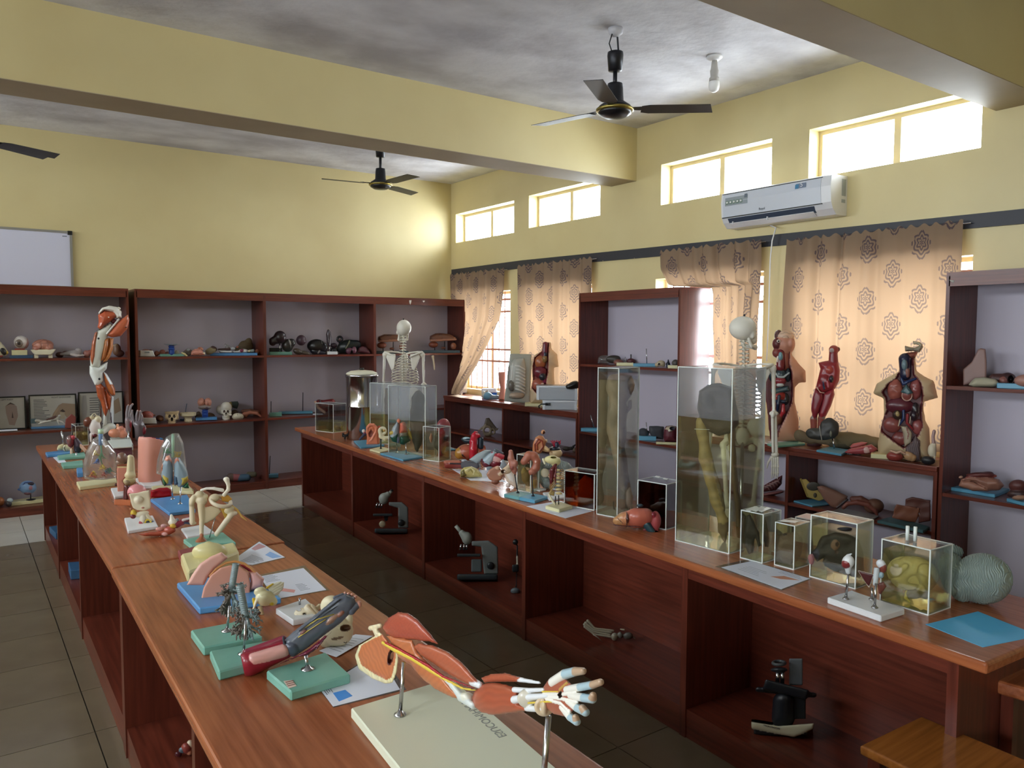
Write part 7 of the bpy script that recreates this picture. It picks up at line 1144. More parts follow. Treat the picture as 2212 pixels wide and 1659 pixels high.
it = S('hanging_bone', 'single pale bone dangling from the shelf edge beside the first skeleton', 'bone', FC, (1300, 565), ZA-.03, 8.435); it.sdf('bone', [L([(1296, 572, 0), (1300, 600, 0), (1306, 640, 0), (1308, 668, 0)], [11, 7, 7, 5], '#c2b298'), E(1296, 572, 12, 8, '#cbbba0')], SATIN, 40, floor=False)
it.rod('tie', (1296, 566), (1296, 556), 2, DKMET)
for i, (x, h) in enumerate(((1128, 34), (1228, 14))): it = S('plaster_flake', ('large' if i == 0 else 'small')+' white flake stuck on the bookcase header above the first skeleton', 'flake', FC, (x, 165), 2.08, 8.437); it.sdf('flake', [Pg([(x-9, 148), (x+10, 148), (x+6, 148+h*.6), (x, 148+h), (x-6, 148+h*.6)], 3, '#e2dcd6', rn=1)], SATIN, 18, floor=False)
# ------------------------------------------------------------------ window side cabinets and bookcases
def W(name, label, cat, fr, base, z, wx=5.12): return It(name, label, cat, fr, base, z=z, wx=wx)
ZF = .935
it = W('paper_sheet', 'brown folder on the cabinet beneath the drawn aside curtain', 'paper', FL_, (120, 1220), ZF, 5.02); it.board('folder', [(45, 1212), (150, 1232), (230, 1225), (130, 1206)], .003, flat('buff_folder', '#b09a84', .6))
it = W('toy_device', 'blue and white plastic device on the sill beside the curtain', 'device', FL_, (410, 1190), ZF, 5.2); it.sdf('body', [B(400, 1120, 66, 18, '#d8dde4', hd=40), B(355, 1150, 22, 34, '#2a62b8', hd=30), B(450, 1150, 20, 30, '#2a62b8', hd=30), B(405, 1160, 34, 30, '#39424e', hd=30), E(405, 1115, 40, 16, '#eef0f2', rd=34)], GLOSS, 44, k=6)
it = W('foot_arch_model', 'pale blue and white foot joint model lying on the far cabinet', 'model', FL_, (410, 1262), ZF, 5.06); it.sdf('joint', [E(385, 1225, 44, 34, '#6a9cb8', rd=30), C(400, 1235, 475, 1240, 24, 18, '#8a98a4'), E(352, 1215, 20, 34, '#c2bcb0', rd=20), C(370, 1195, 385, 1180, 10, 8, '#b8a89a'), E(470, 1238, 14, 20, '#78868e', rd=18)], GLOSS, 44, k=8)
it = W('skin_block', 'tall salmon pink block behind the foot joint model', 'model', FL_, (515, 1260), ZF, 5.16); it.sdf('block', [Pg([(480, 1010), (548, 1005), (545, 1170), (540, 1260), (482, 1258), (500, 1160)], 40, '#a86a58', rn=8)], SATIN, 30)
it = W('rib_cage_panel', 'clear moulded rib cage on an upright grey panel', 'model', FL_, (655, 1285), ZF, 5.08)
it.sdf('panel', [Pg([(588, 842), (782, 846), (768, 1292), (535, 1270)], 12, '#9a9c92', rn=5)], SATIN, 50)
it.sdf('chest', [Pg([(560, 1130), (580, 940), (630, 885), (715, 880), (730, 960), (725, 1130), (700, 1200), (580, 1190)], 44, '#a9aaa4', pil=60, d=-10), E(600, 1130, 30, 50, '#6a665e', rd=20, d=-44), E(650, 1215, 70, 30, '#b09a84', rd=20, d=-16), E(640, 1230, 66, 18, '#8a8478', rd=14, d=-18)], GLOSS, 50, k=8)
for i in range(8): y = 945+30*i; it.sdf('rib', [L([(618, y, -40), (670, y+10, -58), (720, y+40, -44)], [7, 9, 7], '#c9c9c4')], GLOSS, 24)
it.sdf('spine_line', [L([(612, 930, -40), (606, 1020, -46), (600, 1100, -44)], [8, 9, 8], '#cfcfc8'), L([(575, 960, -30), (565, 1060, -34), (570, 1150, -30)], 7, '#b8b8b2')], GLOSS, 30)
def torso_shell(it, pts, opening, thick, skin, inner, d=0):
    it.sdf('skin_shell', [Pg(pts, thick, skin, d=d, pil=thick*1.3), N(Pg(opening, thick*2, inner, d=d-thick*2.2))], SATIN, 72, k=6)
it = W('torso_model', 'small armless torso with open red organs beside the rib cage panel', 'model', FL_, (860, 1310), ZF, 5.10)
slab(it, 'base_board', 720, 885, 1292, 1342, CREAMB, -80, 80)
torso_shell(it, [(880, 740), (955, 742), (960, 800), (1010, 850), (1025, 960), (985, 970), (985, 1060), (990, 1150), (960, 1290), (770, 1290), (768, 1190), (790, 1080), (775, 930), (800, 860), (870, 820)], [(885, 745), (935, 742), (930, 830), (925, 1000), (910, 1090), (905, 1180), (830, 1200), (785, 1150), (800, 1080), (795, 960), (810, 880), (870, 830)], 90, '#cfb695', '#8a4038')
it.sdf('chest_organs', [E(860, 920, 50, 60, '#a8603c', rd=30, d=-40), C(905, 760, 900, 860, 24, 26, '#6a2434', -40, -50), E(900, 890, 26, 34, '#8a6a40', rd=24, d=-60), E(905, 850, 20, 24, '#22263a', d=-60)], GLOSS, 44, k=4)
it.sdf('belly_organs', [E(860, 1010, 60, 56, '#6e2430', rd=40, d=-46), E(880, 1050, 34, 34, '#2a2830', rd=30, d=-66), E(840, 1120, 56, 54, '#a85a48', rd=40, d=-40), E(900, 1070, 24, 40, '#7a2a44', rd=20, d=-60), E(880, 1130, 20, 24, '#d8b8a8', d=-70)], GLOSS, 44, k=4)
it = W('equipment_case', 'lower aluminium edged case with a black plug in its side', 'case', FL_, (1035, 1370), ZF, 4.98)
def case(it, x0, x1, y0, y1, xr, dep):
    a, b = it.pt(x0, y1), it.pt(x1, y0); w = b.x-a.x; o = MB().box(a.x, b.x, 0, dep, max(a.z, 0), b.z).bevel(.004, 1).build('case_body', flat('pale_case', '#a2a6ac', .4), it.root)
    for xx in (a.x-.002, b.x-.024): box('corner_strip', xx, xx+.026, -.003, dep+.003, max(a.z, 0)+.0005, b.z+.002, ALUM, it.root)
    box('rim_strip', a.x-.003, b.x+.003, -.004, dep+.004, b.z-.014, b.z+.003, ALUM, it.root); return a, b
case(it, 880, 1185, 1290, 1378, 0, .24)
it.tubes('black_plug', [([(945, 1325, -4), (905, 1318, -12), (870, 1318, -14), (845, 1335, -14), (850, 1355, -6)], 6)], BLACK); slab(it, 'plug_head', 905, 948, 1308, 1332, BLACK, -12, 0)
it = W('equipment_case', 'upper aluminium edged case stacked on the lower one', 'case', FL_, (1015, 1287), ZF+it.pt(1035, 1290).z+.004, 5.00); case(it, 826, 1190, 1163, 1287, 0, .22)
it = W('cloth_bundle', 'black leather bag lying on the upper case by the bookcase', 'bag', FL_, (1135, 1160), it.z0+.115, 5.1); it.sdf('bag', [E(1145, 1128, 60, 30, '#1c1a18', rd=50, a=-12), E(1180, 1120, 30, 30, '#26231f', rd=40)], GLOSS, 36, k=12, bumps=[('n', 5, .07)])
it = W('pelvis_bone', 'dark cream animal pelvis bone on the shelf of the far cabinet', 'bone', FL_, (405, 1560), .50, 5.1)
it.sdf('bone', [T(385, 1510, 34, 10, '#8a7a66', d=-10), T(430, 1520, 22, 8, '#8a7a66', d=-10), Pg([(370, 1400), (400, 1395), (440, 1450), (480, 1500), (430, 1500), (390, 1480), (350, 1480)], 16, '#6a5c50', pil=16, d=10), L([(370, 1460, 0), (335, 1490, 0), (310, 1508, 0)], [10, 8, 5], '#8a7a66'), L([(440, 1510, 0), (470, 1500, 0), (482, 1490, 0)], [9, 7, 4], '#8a7a66'), E(390, 1545, 40, 18, '#93836e', rd=20)], SATIN, 56, k=10)
it = W('animal_model', 'small dark animal shaped model on the far cabinet shelf near the bookcase', 'model', FI, (1610, 410), .50, 5.1); it.sdf('body', [E(1570, 375, 50, 26, '#4a4038', rd=24), E(1625, 370, 34, 20, '#3a3430', rd=20), C(1650, 350, 1672, 330, 14, 8, '#2c2a2c'), E(1665, 390, 24, 30, '#7a6a58', rd=18)], SATIN, 36, k=6)
ZM, ZM2 = 1.413, .755
MWX = 5.10
it = W('clear_cover', 'clear plastic dome at the left of the single bookcase upper shelf', 'cover', FQ, (275, 718), ZM, MWX); it.sdf('dome', [Pg([(225, 712), (232, 660), (260, 645), (300, 645), (322, 660), (322, 712)], 44, '#ffffff', pil=30)], PLAST, 34)
it = W('organ_lumps', 'dark brown and red organ lumps behind the clear dome', 'model', FQ, (400, 712), ZM, 5.18); it.sdf('lumps', [E(350, 670, 60, 34, '#3a332c', rd=30), E(395, 695, 46, 24, '#7a4a3e', rd=28, d=-20), E(490, 686, 40, 22, '#54282a', rd=26)], SATIN, 40, bumps=[('n', 3, .06)]); it.sdf('black_knob', [C(490, 680, 490, 634, 6, 6, '#101014')], GLOSS, 16)
it = W('spare_board', 'cream board with a short pin on the upper shelf', 'board', FQ, (440, 725), ZM, 5.04); slab(it, 'board', 375, 510, 702, 726, CREAMB, -20, 60); it.rod('pin', (446, 704, 10), (446, 655, 10), 3, CHROME)
it = W('spare_board', 'pale blue board with a tall rod on the upper shelf', 'board', FQ, (595, 727), ZM, 5.06); slab(it, 'board', 508, 690, 704, 728, LBLUE, -20, 60); it.rod('support_rod', (618, 706, 10), (613, 585, 10), 3.5, CHROME)
it = W('skull_model', 'small cream animal skull on the upper shelf of the single bookcase', 'skull', FQ, (722, 733), ZM, 5.04); it.sdf('skull', [E(730, 700, 34, 24, '#b8a98c', rd=26), E(700, 712, 20, 18, '#b0a084', rd=18), N(E(715, 706, 8, 7, '#4a4034', rd=20, d=-24)), E(748, 715, 14, 14, '#a89a80', rd=14)], SATIN, 34, k=8)
it = W('bird_model', 'dark navy pointed piece standing by the small skull', 'model', FQ, (787, 722), ZM, 5.1); it.sdf('piece', [C(788, 715, 788, 662, 18, 5, '#1a2030'), E(785, 695, 18, 14, '#1a2030')], GLOSS, 26, k=6)
it = W('spare_board', 'cream board at the right end of the upper shelf', 'board', FQ, (825, 748), ZM, 4.99); slab(it, 'board', 784, 866, 724, 748, CREAMB, -10, 50)
it = W('organ_lumps', 'dull grey lump behind the cream end board', 'model', FQ, (848, 725), ZM, 5.14); it.sdf('lump', [E(846, 690, 30, 30, '#4a4440', rd=30)], SATIN, 20)
it = W('spare_board', 'sky blue board with a slanting rod at the left of the lower shelf', 'board', FQ, (170, 1262), ZM2, 5.02); slab(it, 'board', 92, 250, 1238, 1262, mottled('sky_board', '#5a9ab8', '#66a6c4', 6, .4), -10, 60); it.rod('slanted_rod', (198, 1240, 20), (168, 1130, 20), 4, CHROME)
it = W('spare_board', 'sky blue board with a slanting rod behind the leg jar', 'board', FQ, (620, 1328), ZM2, 5.02); slab(it, 'board', 540, 692, 1298, 1328, MATS['sky_board'], -10, 60); it.rod('slanted_rod', (622, 1300, 20), (612, 1185, 20), 4, CHROME)
it = W('cloth_bundle', 'dark grey folded cloth between rod board and red face model', 'cloth', FQ, (700, 1315), ZM2, 5.12); it.sdf('cloth', [Pg([(630, 1200), (760, 1205), (750, 1310), (660, 1310), (640, 1260)], 40, '#45464a', pil=40), E(590, 1265, 40, 40, '#3a3c42', rd=34)], MATTE, 40, k=10, bumps=[('n', 5, .04)])
it = W('face_section_model', 'cream and crimson face section on the lower shelf of the single bookcase', 'model', FQ, (805, 1328), ZM2, 5.04); it.sdf('face', [Pg([(755, 1215), (770, 1188), (820, 1182), (862, 1195), (862, 1320), (760, 1315), (748, 1270)], 50, '#5a1e2a', pil=50), Pg([(758, 1215), (775, 1190), (830, 1184), (855, 1200), (820, 1260), (790, 1240)], 52, '#b8aa92', pil=40, d=-6), N(E(822, 1205, 22, 16, '#2c2a30', rd=30, d=-54)), E(800, 1225, 14, 10, '#d8d0c0', d=-54)], SATIN, 50)
it = W('spare_board', 'thin cream boards at the right front of the lower shelf', 'board', FQ, (800, 1345), ZM2, 4.985); slab(it, 'board', 690, 865, 1330, 1347, CREAMB, -4, 30)
# near window cabinet
ZN = .885
it = W('torso_model', 'torso model with exposed brain and face on a green board', 'model', FM, (290, 1320), ZN, 5.10)
it.board('base_board', [(80, 1320), (150, 1345), (460, 1318), (380, 1290)], .016, GREENB)
torso_shell(it, [(300, 300), (330, 440), (400, 530), (465, 600), (470, 715), (400, 720), (360, 760), (355, 900), (395, 1080), (395, 1300), (170, 1305), (110, 1290), (95, 1180), (80, 1000), (60, 850), (60, 600), (160, 540), (280, 470), (285, 330)], [(275, 360), (300, 360), (290, 520), (320, 600), (330, 760), (320, 920), (250, 1080), (200, 1180), (165, 1290), (110, 1270), (60, 1000), (60, 650), (130, 560), (160, 500), (180, 440)], 120, '#c58f74', '#5a1c22')
it.sdf('head', [E(255, 330, 105, 115, '#b8806a', rd=100, d=10), E(180, 330, 50, 60, '#5e2a2a', rd=70, d=-20), E(175, 420, 44, 50, '#7a3a34', rd=50, d=-30), E(318, 318, 22, 40, '#c9917c', rd=20, d=-80), C(260, 420, 250, 540, 60, 70, '#a8604c', 10, 10)], SATIN, 60, k=14)
it.sdf('brain', [E(262, 255, 92, 58, '#d8b8a0', rd=88, d=6)], SATIN, 50, bumps=[('g', 4, .075)], dark=.35); it.sdf('skull_edge', [E(195, 250, 44, 60, '#5a3a38', rd=70, d=30)], SATIN, 24); it.sdf('eye', [E(195, 303, 20, 16, '#d8d0c8', d=-84), E(195, 303, 9, 8, '#2a2428', d=-98)], GLOSS, 20)
it.sdf('throat', [C(215, 420, 215, 560, 40, 46, '#6e1f26', -50, -60), E(215, 450, 22, 40, '#6f96a0', rd=20, d=-96), C(185, 460, 180, 500, 10, 10, '#dcd0c4', -90, -90)], GLOSS, 40, k=4)
it.sdf('chest_organs', [E(220, 640, 60, 60, '#2c3a40', rd=40, d=-60), E(210, 700, 60, 40, '#8a3038', rd=36, d=-70), L([(150, 600, -80), (190, 660, -96), (250, 660, -96), (300, 620, -80)], 9, '#a8b0b0'), E(290, 640, 30, 70, '#1c262c', rd=30, d=-50), E(130, 640, 34, 70, '#22303a', rd=30, d=-40), E(210, 740, 40, 18, '#c2c8c4', rd=20, d=-90)], GLOSS, 50, k=4)
it.sdf('belly_organs', [Pg([(110, 780), (290, 745), (310, 800), (220, 820), (130, 850)], 34, '#3a4c50', d=-60, pil=24), E(200, 860, 80, 54, '#8e2a22', rd=40, d=-60), E(265, 880, 36, 60, '#1c2026', rd=30, d=-60), L([(200, 850, -110), (190, 930, -110), (180, 1000, -100)], [16, 18, 14], '#1f2a44'), C(140, 900, 260, 905, 14, 14, '#232c40', -96, -96), L([(240, 940, -90), (240, 1010, -90), (210, 1060, -80)], [16, 24, 16], '#a82c34'), E(185, 1080, 50, 60, '#7a4a38', rd=40, d=-70), E(150, 1000, 36, 60, '#8e2430', rd=34, d=-60)], GLOSS, 60, k=4)
it = W('paper_sheet', 'white papers lying in front of the green torso board', 'paper', FM, (280, 1385), ZN, 5.0); it.board('paper_sheet', [(85, 1350), (280, 1392), (495, 1352), (330, 1335)], .002, PAPER)
it = W('muscle_figure_model', 'slim red muscle figure without arms standing before the curtain', 'model', FM, (600, 1330), ZN, 5.16)
it.sdf('trunk', [Pg([(590, 500), (640, 485), (700, 475), (790, 480), (808, 580), (800, 680), (760, 760), (640, 800), (560, 760), (590, 640), (610, 560)], 60, '#8a2a30', pil=60), E(660, 680, 64, 80, '#7a1c22', rd=40, d=-34), E(700, 570, 40, 40, '#a0453c', rd=30, d=-44), E(720, 660, 22, 34, '#2a2028', rd=20, d=-66), L([(640, 690, -66), (650, 760, -60)], 9, '#26304a'), L([(680, 690, -70), (690, 740, -66)], 9, '#b8606a'), L([(570, 740, -40), (610, 795, -50), (650, 800, -50)], 6, '#c99a88')], GLOSS, 60, k=6)
it.sdf('head', [E(745, 370, 50, 46, '#8e3a36', rd=44), C(740, 400, 740, 490, 42, 50, '#7e2a30'), E(725, 375, 22, 20, '#a8a0a0', d=-36), E(790, 365, 18, 22, '#5a2420')], GLOSS, 44, k=10)
it.sdf('left_leg', [Pg([(560, 750), (640, 800), (650, 860), (610, 960), (580, 1040), (540, 1080), (515, 960), (525, 850)], 52, '#7c2430', pil=44), C(545, 1070, 545, 1190, 36, 30, '#8c4a40'), E(545, 1060, 36, 40, '#8a7a74', rd=34)], GLOSS, 50, k=10)
it.sdf('right_leg', [Pg([(640, 800), (750, 740), (755, 820), (720, 930), (670, 1030), (610, 1070), (590, 1010), (620, 900)], 52, '#8a2a34', pil=44, d=6), C(620, 1060, 610, 1180, 36, 30, '#8c4a40', 6, 6), E(625, 1050, 34, 40, '#8a7a74', rd=34, d=4)], GLOSS, 50, k=10)
it.sdf('foot_base', [E(545, 1310, 70, 40, '#4a3030', rd=50), C(545, 1190, 540, 1300, 28, 34, '#5a3434'), C(610, 1180, 600, 1300, 26, 30, '#5a3434')], GLOSS, 36, k=14)
it = W('kidney_section_model', 'dark grey cut kidney disc on a rod over a pale blue board', 'model', FM, (720, 1400), ZN, 5.0)
it.board('base_board', [(570, 1385), (820, 1425), (905, 1385), (700, 1355)], .016, LBLUE); it.rod('support_rod', (748, 1372, 0), (735, 1275, 0), 9, CHROME)
it.sdf('kidney', [E(700, 1175, 98, 108, '#33312f', rd=44, d=-20), E(560, 1225, 96, 60, '#36342f', rd=40, d=-20, a=8), E(640, 1240, 80, 50, '#2f2e2c', rd=40, d=-20)], SATIN, 60, k=24, bumps=[('n', 2, .08)]); it.sdf('duct', [L([(600, 1150, -60), (610, 1210, -66), (625, 1285, -60)], 6, '#8a867e'), E(715, 1225, 14, 34, '#6a6a5c', d=-60)], GLOSS, 30)
it = W('cloth_bundle', 'bunched olive curtain hem lying on the cabinet behind the red pieces', 'cloth', FM, (980, 1390), ZN, 5.2); it.sdf('cloth', [L([(400, 1240, 20), (520, 1280, 20), (700, 1290, 10)], [50, 40, 40], '#6a5c46'), L([(780, 1270, 0), (900, 1290, 0), (1050, 1310, 0), (1170, 1330, 0)], [70, 80, 76, 70], '#6e6248'), E(840, 1340, 140, 40, '#4a4434', rd=60)], MATTE, 60, k=20, bumps=[('n', 9, .025)])
it = W('muscle_piece', 'pink and red muscle piece with a white fan on the cabinet', 'model', FM, (1010, 1450), ZN, 5.0); it.sdf('muscle', [Pg([(845, 1420), (900, 1385), (1000, 1365), (1120, 1340), (1190, 1390), (1130, 1430), (1020, 1445), (880, 1440)], 50, '#a0484e', pil=36), E(1070, 1400, 36, 34, '#cda4a0', rd=16, d=-40), C(860, 1440, 1010, 1450, 7, 7, '#1c1414', -30, -30)], GLOSS, 50)
it = W('muscle_piece', 'rose coloured flap of muscle lying on top of the red piece', 'model', FM, (990, 1380), ZN+.03, 5.06); it.sdf('muscle', [Pg([(900, 1355), (930, 1325), (1020, 1305), (1088, 1312), (1060, 1340), (980, 1372), (920, 1378)], 40, '#b05a58', pil=26)], GLOSS, 40)
it = W('torso_model', 'headless cream torso with blue throat and open organs, wide curtain behind', 'model', FM, (1450, 1440), ZN, 5.09)
slab(it, 'base_board', 1112, 1310, 1402, 1472, CREAMB, -110, 100); slab(it, 'base_board', 1540, 1765, 1455, 1500, CREAMB, -100, 100)
torso_shell(it, [(1400, 450), (1560, 420), (1570, 560), (1640, 610), (1745, 660), (1785, 830), (1650, 870), (1640, 930), (1660, 1060), (1700, 1130), (1715, 1460), (1190, 1410), (1180, 1300), (1210, 1130), (1245, 1000), (1240, 840), (1135, 790), (1170, 690), (1290, 620), (1390, 570)], [(1395, 450), (1530, 420), (1540, 600), (1610, 680), (1630, 800), (1610, 1000), (1625, 1110), (1590, 1190), (1550, 1240), (1490, 1300), (1440, 1330), (1320, 1240), (1225, 1170), (1215, 1100), (1280, 960), (1270, 830), (1230, 780), (1290, 690), (1370, 640), (1400, 570)], 140, '#c6b08c', '#6a2c30')
it.sdf('neck_organs', [C(1455, 450, 1460, 600, 66, 56, '#22263e', -30, -50), E(1450, 500, 30, 50, '#6a8088', rd=26, d=-96), C(1480, 560, 1480, 610, 24, 20, '#8a5a50', -90, -90)], GLOSS, 44)
it.sdf('jaw', [Pg([(1430, 410), (1470, 380), (1560, 370), (1600, 340), (1560, 430), (1480, 450), (1430, 440)], 60, '#8a4c3c', pil=40), Pg([(1450, 310), (1545, 330), (1610, 305), (1640, 320), (1600, 380), (1540, 365), (1455, 370)], 66, '#8a8270', pil=26), Pg([(1530, 262), (1600, 272), (1635, 300), (1620, 330), (1580, 300), (1540, 300)], 40, '#b0a68c', pil=16)], SATIN, 50)
it.sdf('lungs', [E(1355, 750, 80, 110, '#a0584c', rd=50, d=-60), E(1560, 740, 62, 110, '#8e4a48', rd=50, d=-60)], GLOSS, 44, bumps=[('n', 2.5, .09)]); it.sdf('heart', [E(1475, 800, 62, 64, '#8a4a44', rd=50, d=-90), Pg([(1410, 770), (1470, 690), (1540, 780), (1480, 830)], 40, '#3f5c60', d=-100, pil=30), L([(1420, 640, -96), (1440, 690, -104), (1480, 670, -104), (1560, 640, -90)], [14, 18, 16, 12], '#20305a'), T(1475, 810, 50, 6, '#b08a78', d=-120)], GLOSS, 50)
it.sdf('liver', [E(1400, 910, 140, 80, '#5e2832', rd=60, d=-70), E(1560, 960, 40, 84, '#2c2226', rd=40, d=-70)], GLOSS, 44, k=20); it.sdf('kidneys', [E(1380, 1000, 50, 50, '#3f2c26', rd=34, d=-110), E(1380, 990, 18, 26, '#b09a6a', rd=14, d=-138), E(1545, 1010, 38, 52, '#2a1c24', rd=30, d=-100)], GLOSS, 36)
it.sdf('main_vessels', [L([(1440, 960, -110), (1440, 1040, -114), (1400, 1100, -100)], [16, 16, 10], '#26345c'), L([(1480, 1000, -112), (1475, 1080, -112), (1530, 1140, -96)], [16, 14, 10], '#8a2a30'), L([(1410, 1020, -110), (1390, 1110, -104)], 7, '#b8a890'), L([(1510, 1020, -110), (1500, 1100, -104)], 7, '#b8a890')], GLOSS, 44)
it.sdf('pelvic_organs', [E(1330, 1100, 90, 80, '#8a4844', rd=50, d=-60), E(1580, 1120, 60, 80, '#8e4a48', rd=40, d=-60), E(1400, 1240, 80, 70, '#7a3c3a', rd=40, d=-60), Pg([(1410, 1110), (1480, 1110), (1530, 1180), (1520, 1280), (1450, 1320), (1440, 1200)], 36, '#a89a84', d=-90, pil=24), L([(1470, 1130, -124), (1490, 1190, -126), (1480, 1240, -124)], 5, '#7a2a2c')], GLOSS, 50, k=6)
it.sdf('nerve_tassel', [Pg([(1460, 1320), (1520, 1270), (1560, 1200), (1610, 1260), (1610, 1460), (1460, 1460)], 50, '#5a4a4c', d=-110, pil=36)], SATIN, 44, bumps=[('s', 3, .35, 80)], streak=(90, .35, .35))
it = W('intestine_model', 'red organ piece with a pale worm shaped tube at the cabinet front', 'model', FM, (1410, 1530), ZN, 4.985); it.sdf('organ', [E(1350, 1485, 84, 50, '#8a3a34', rd=60, a=6)], GLOSS, 36); it.sdf('worm_tube', [L([(1310, 1430, -40), (1370, 1450, -56), (1410, 1435, -56), (1450, 1460, -40)], [10, 12, 12, 12], '#c09a84')], GLOSS, 36); it.sdf('pale_coil', [E(1490, 1480, 60, 44, '#b08a66', rd=50, a=20), E(1530, 1500, 36, 36, '#a8825e', rd=36), E(1470, 1455, 36, 24, '#b8926e', rd=30)], GLOSS, 36, k=4, bumps=[('n', 3, .05)])
it = W('stone_model', 'smooth black oval stone at the right end of the near cabinet', 'stone', FM, (1680, 1560), ZN, 4.99); it.sdf('stone', [E(1682, 1520, 72, 44, '#1d1c1e', rd=50, a=6)], SATIN, 28)
it = W('joint_model', 'small white figure shaped bone piece beside the cream torso', 'model', FM, (1735, 1460), ZN, 5.06); it.sdf('piece', [L([(1745, 1140, 0), (1735, 1190, 0), (1740, 1250, 0)], [18, 16, 20], '#a88a84'), E(1725, 1330, 44, 70, '#c9bda4', rd=36), Pg([(1730, 1260), (1768, 1260), (1765, 1450), (1740, 1430)], 20, '#d0c4aa', pil=16)], SATIN, 44, k=10)
ZS = .47
it = W('rib_model', 'dark ribbed chest wall piece on the near cabinet shelf', 'model', FN, (110, 425), ZS, 5.08); it.sdf('shell', [Pg([(25, 350), (110, 300), (195, 255), (190, 330), (140, 385), (60, 395), (25, 400)], 40, '#54282a', pil=34), E(110, 410, 100, 16, '#7a4a48', rd=40, a=-10)], SATIN, 44); it.tubes('rib', [([(40+22*i, 350-10*i, -36), (70+22*i, 355-12*i, -46), (90+22*i, 385-14*i, -40)], 6) for i in range(5)], flat('rib_pink', '#8a6a68', .5))
it = W('spare_board', 'teal board under the leaning yellow book', 'board', FN, (440, 530), ZS, 5.02); it.board('board', [(285, 490), (440, 535), (650, 512), (500, 472)], .012, LBLUE)
it = W('book', 'yellow covered book leaning in the near cabinet', 'book', FN, (450, 500), ZS+.015, 5.10); o = it.sdf('pages', [Pg([(345, 325), (390, 318), (560, 480), (500, 502), (400, 470)], 26, '#a8904e', rn=4), Pg([(336, 318), (352, 310), (412, 470), (398, 474)], 28, '#8a7438', rn=2)], SATIN, 40); it.sdf('cover_picture', [E(450, 380, 60, 40, '#3f3a30', rd=6, d=-28), E(465, 455, 16, 24, '#4a4030', rd=5, d=-28)], SATIN, 30)
it = W('skin_slab_model', 'brown pink curved skin slab resting against the yellow book', 'model', FN, (640, 505), ZS, 5.06); it.sdf('slab', [Pg([(480, 322), (530, 310), (640, 350), (742, 400), (735, 435), (650, 508), (600, 490), (540, 430)], 40, '#8a6456', pil=40), C(650, 500, 738, 430, 9, 9, '#3a2424', -30, -30)], SATIN, 44)
it = W('muscle_slab_model', 'arched terracotta muscle ring lying on the near cabinet shelf', 'model', FN, (860, 560), ZS, 5.04); it.sdf('arch', [L([(705, 500, 0), (740, 470, 0), (820, 460, 0), (910, 480, 0), (970, 530, 0), (985, 560, 0)], [18, 18, 20, 20, 18, 12], '#7a4238'), E(960, 490, 84, 64, '#6e4a3c', rd=60, d=50), L([(780, 430, 30), (850, 430, 30), (900, 450, 30)], [24, 26, 20], '#6a3a30')], SATIN, 50, k=8)
it = W('spare_board', 'pale grey board lying under the terracotta arch', 'board', FN, (800, 590), ZS, 5.0); it.board('board', [(600, 562), (930, 635), (1000, 600), (680, 530)], .01, flat('dull_pale_board', '#8a8684', .5))
it = W('skin_layer_block', 'terracotta skin layer block on a dark teal board', 'model', FN, (1270, 650), ZS, 5.04); it.board('base_board', [(985, 615), (1370, 700), (1425, 668), (1120, 580)], .02, flat('dark_teal_board', '#35585c', .5)); it.sdf('block', [Pg([(1145, 480), (1345, 520), (1310, 640), (1105, 595)], 16, '#7c4834', rn=4, d=-20), Pg([(1225, 440), (1280, 425), (1430, 450), (1430, 620), (1330, 640), (1340, 520), (1220, 500)], 60, '#5a3028', d=30, rn=6)], SATIN, 50, bumps=[('n', 2.5, .06)])
# right bookcase
ZR, ZR2 = 1.393, .728; RX = 5.06
it = W('skin_block', 'upright brownish pink slab model at the left of the right bookcase', 'model', FR, (365, 668), ZR, 5.12); it.sdf('slab', [Pg([(303, 580), (350, 540), (385, 472), (400, 465), (425, 470), (432, 540), (430, 640), (303, 668)], 26, '#8a6a62', rn=8)], SATIN, 40)
it = W('cloth_bundle', 'cream crumpled cloth lump lying on the right bookcase shelf', 'cloth', FR, (420, 685), ZR, 5.0); it.sdf('cloth', [Pg([(335, 672), (370, 635), (420, 625), (480, 640), (505, 668), (470, 682), (360, 684)], 36, '#a8a28c', pil=26)], MATTE, 44, bumps=[('n', 4, .05)])
it = W('vessel_model', 'dark red brown tube shaped organ behind the cream cloth', 'model', FR, (530, 675), ZR, 5.12); it.sdf('tube', [C(470, 630, 560, 635, 28, 34, '#4a2c2a'), E(545, 630, 36, 34, '#3a2222', rd=34), E(520, 640, 22, 20, '#8a5a52', rd=20, d=-26), N(E(562, 632, 16, 20, '#1c1012', rd=40, d=-14))], SATIN, 40, k=8)
it = W('face_section_model', 'pink rounded section model on a blue board cut by the right edge', 'model', FR, (600, 704), ZR, 5.02); slab(it, 'base_board', 485, 720, 680, 704, LBLUE, -10, 40); it.sdf('section', [E(640, 660, 62, 34, '#a07468', rd=34)], SATIN, 28)
it = W('wall_pin', 'short black pin with a slim shaft on the bookcase side', 'pin', FR, (285, 606), ZR+.11, 5.09); it.rod('pin', (277, 606), (299, 606), 1.6, BLACK)
it = W('face_section_model', 'pinkish face section model on a blue board, lower right shelf', 'model', FR, (390, 1290), ZR2, 5.02); it.board('base_board', [(215, 1235), (475, 1278), (560, 1245), (320, 1212)], .022, LBLUE, bev=.003)
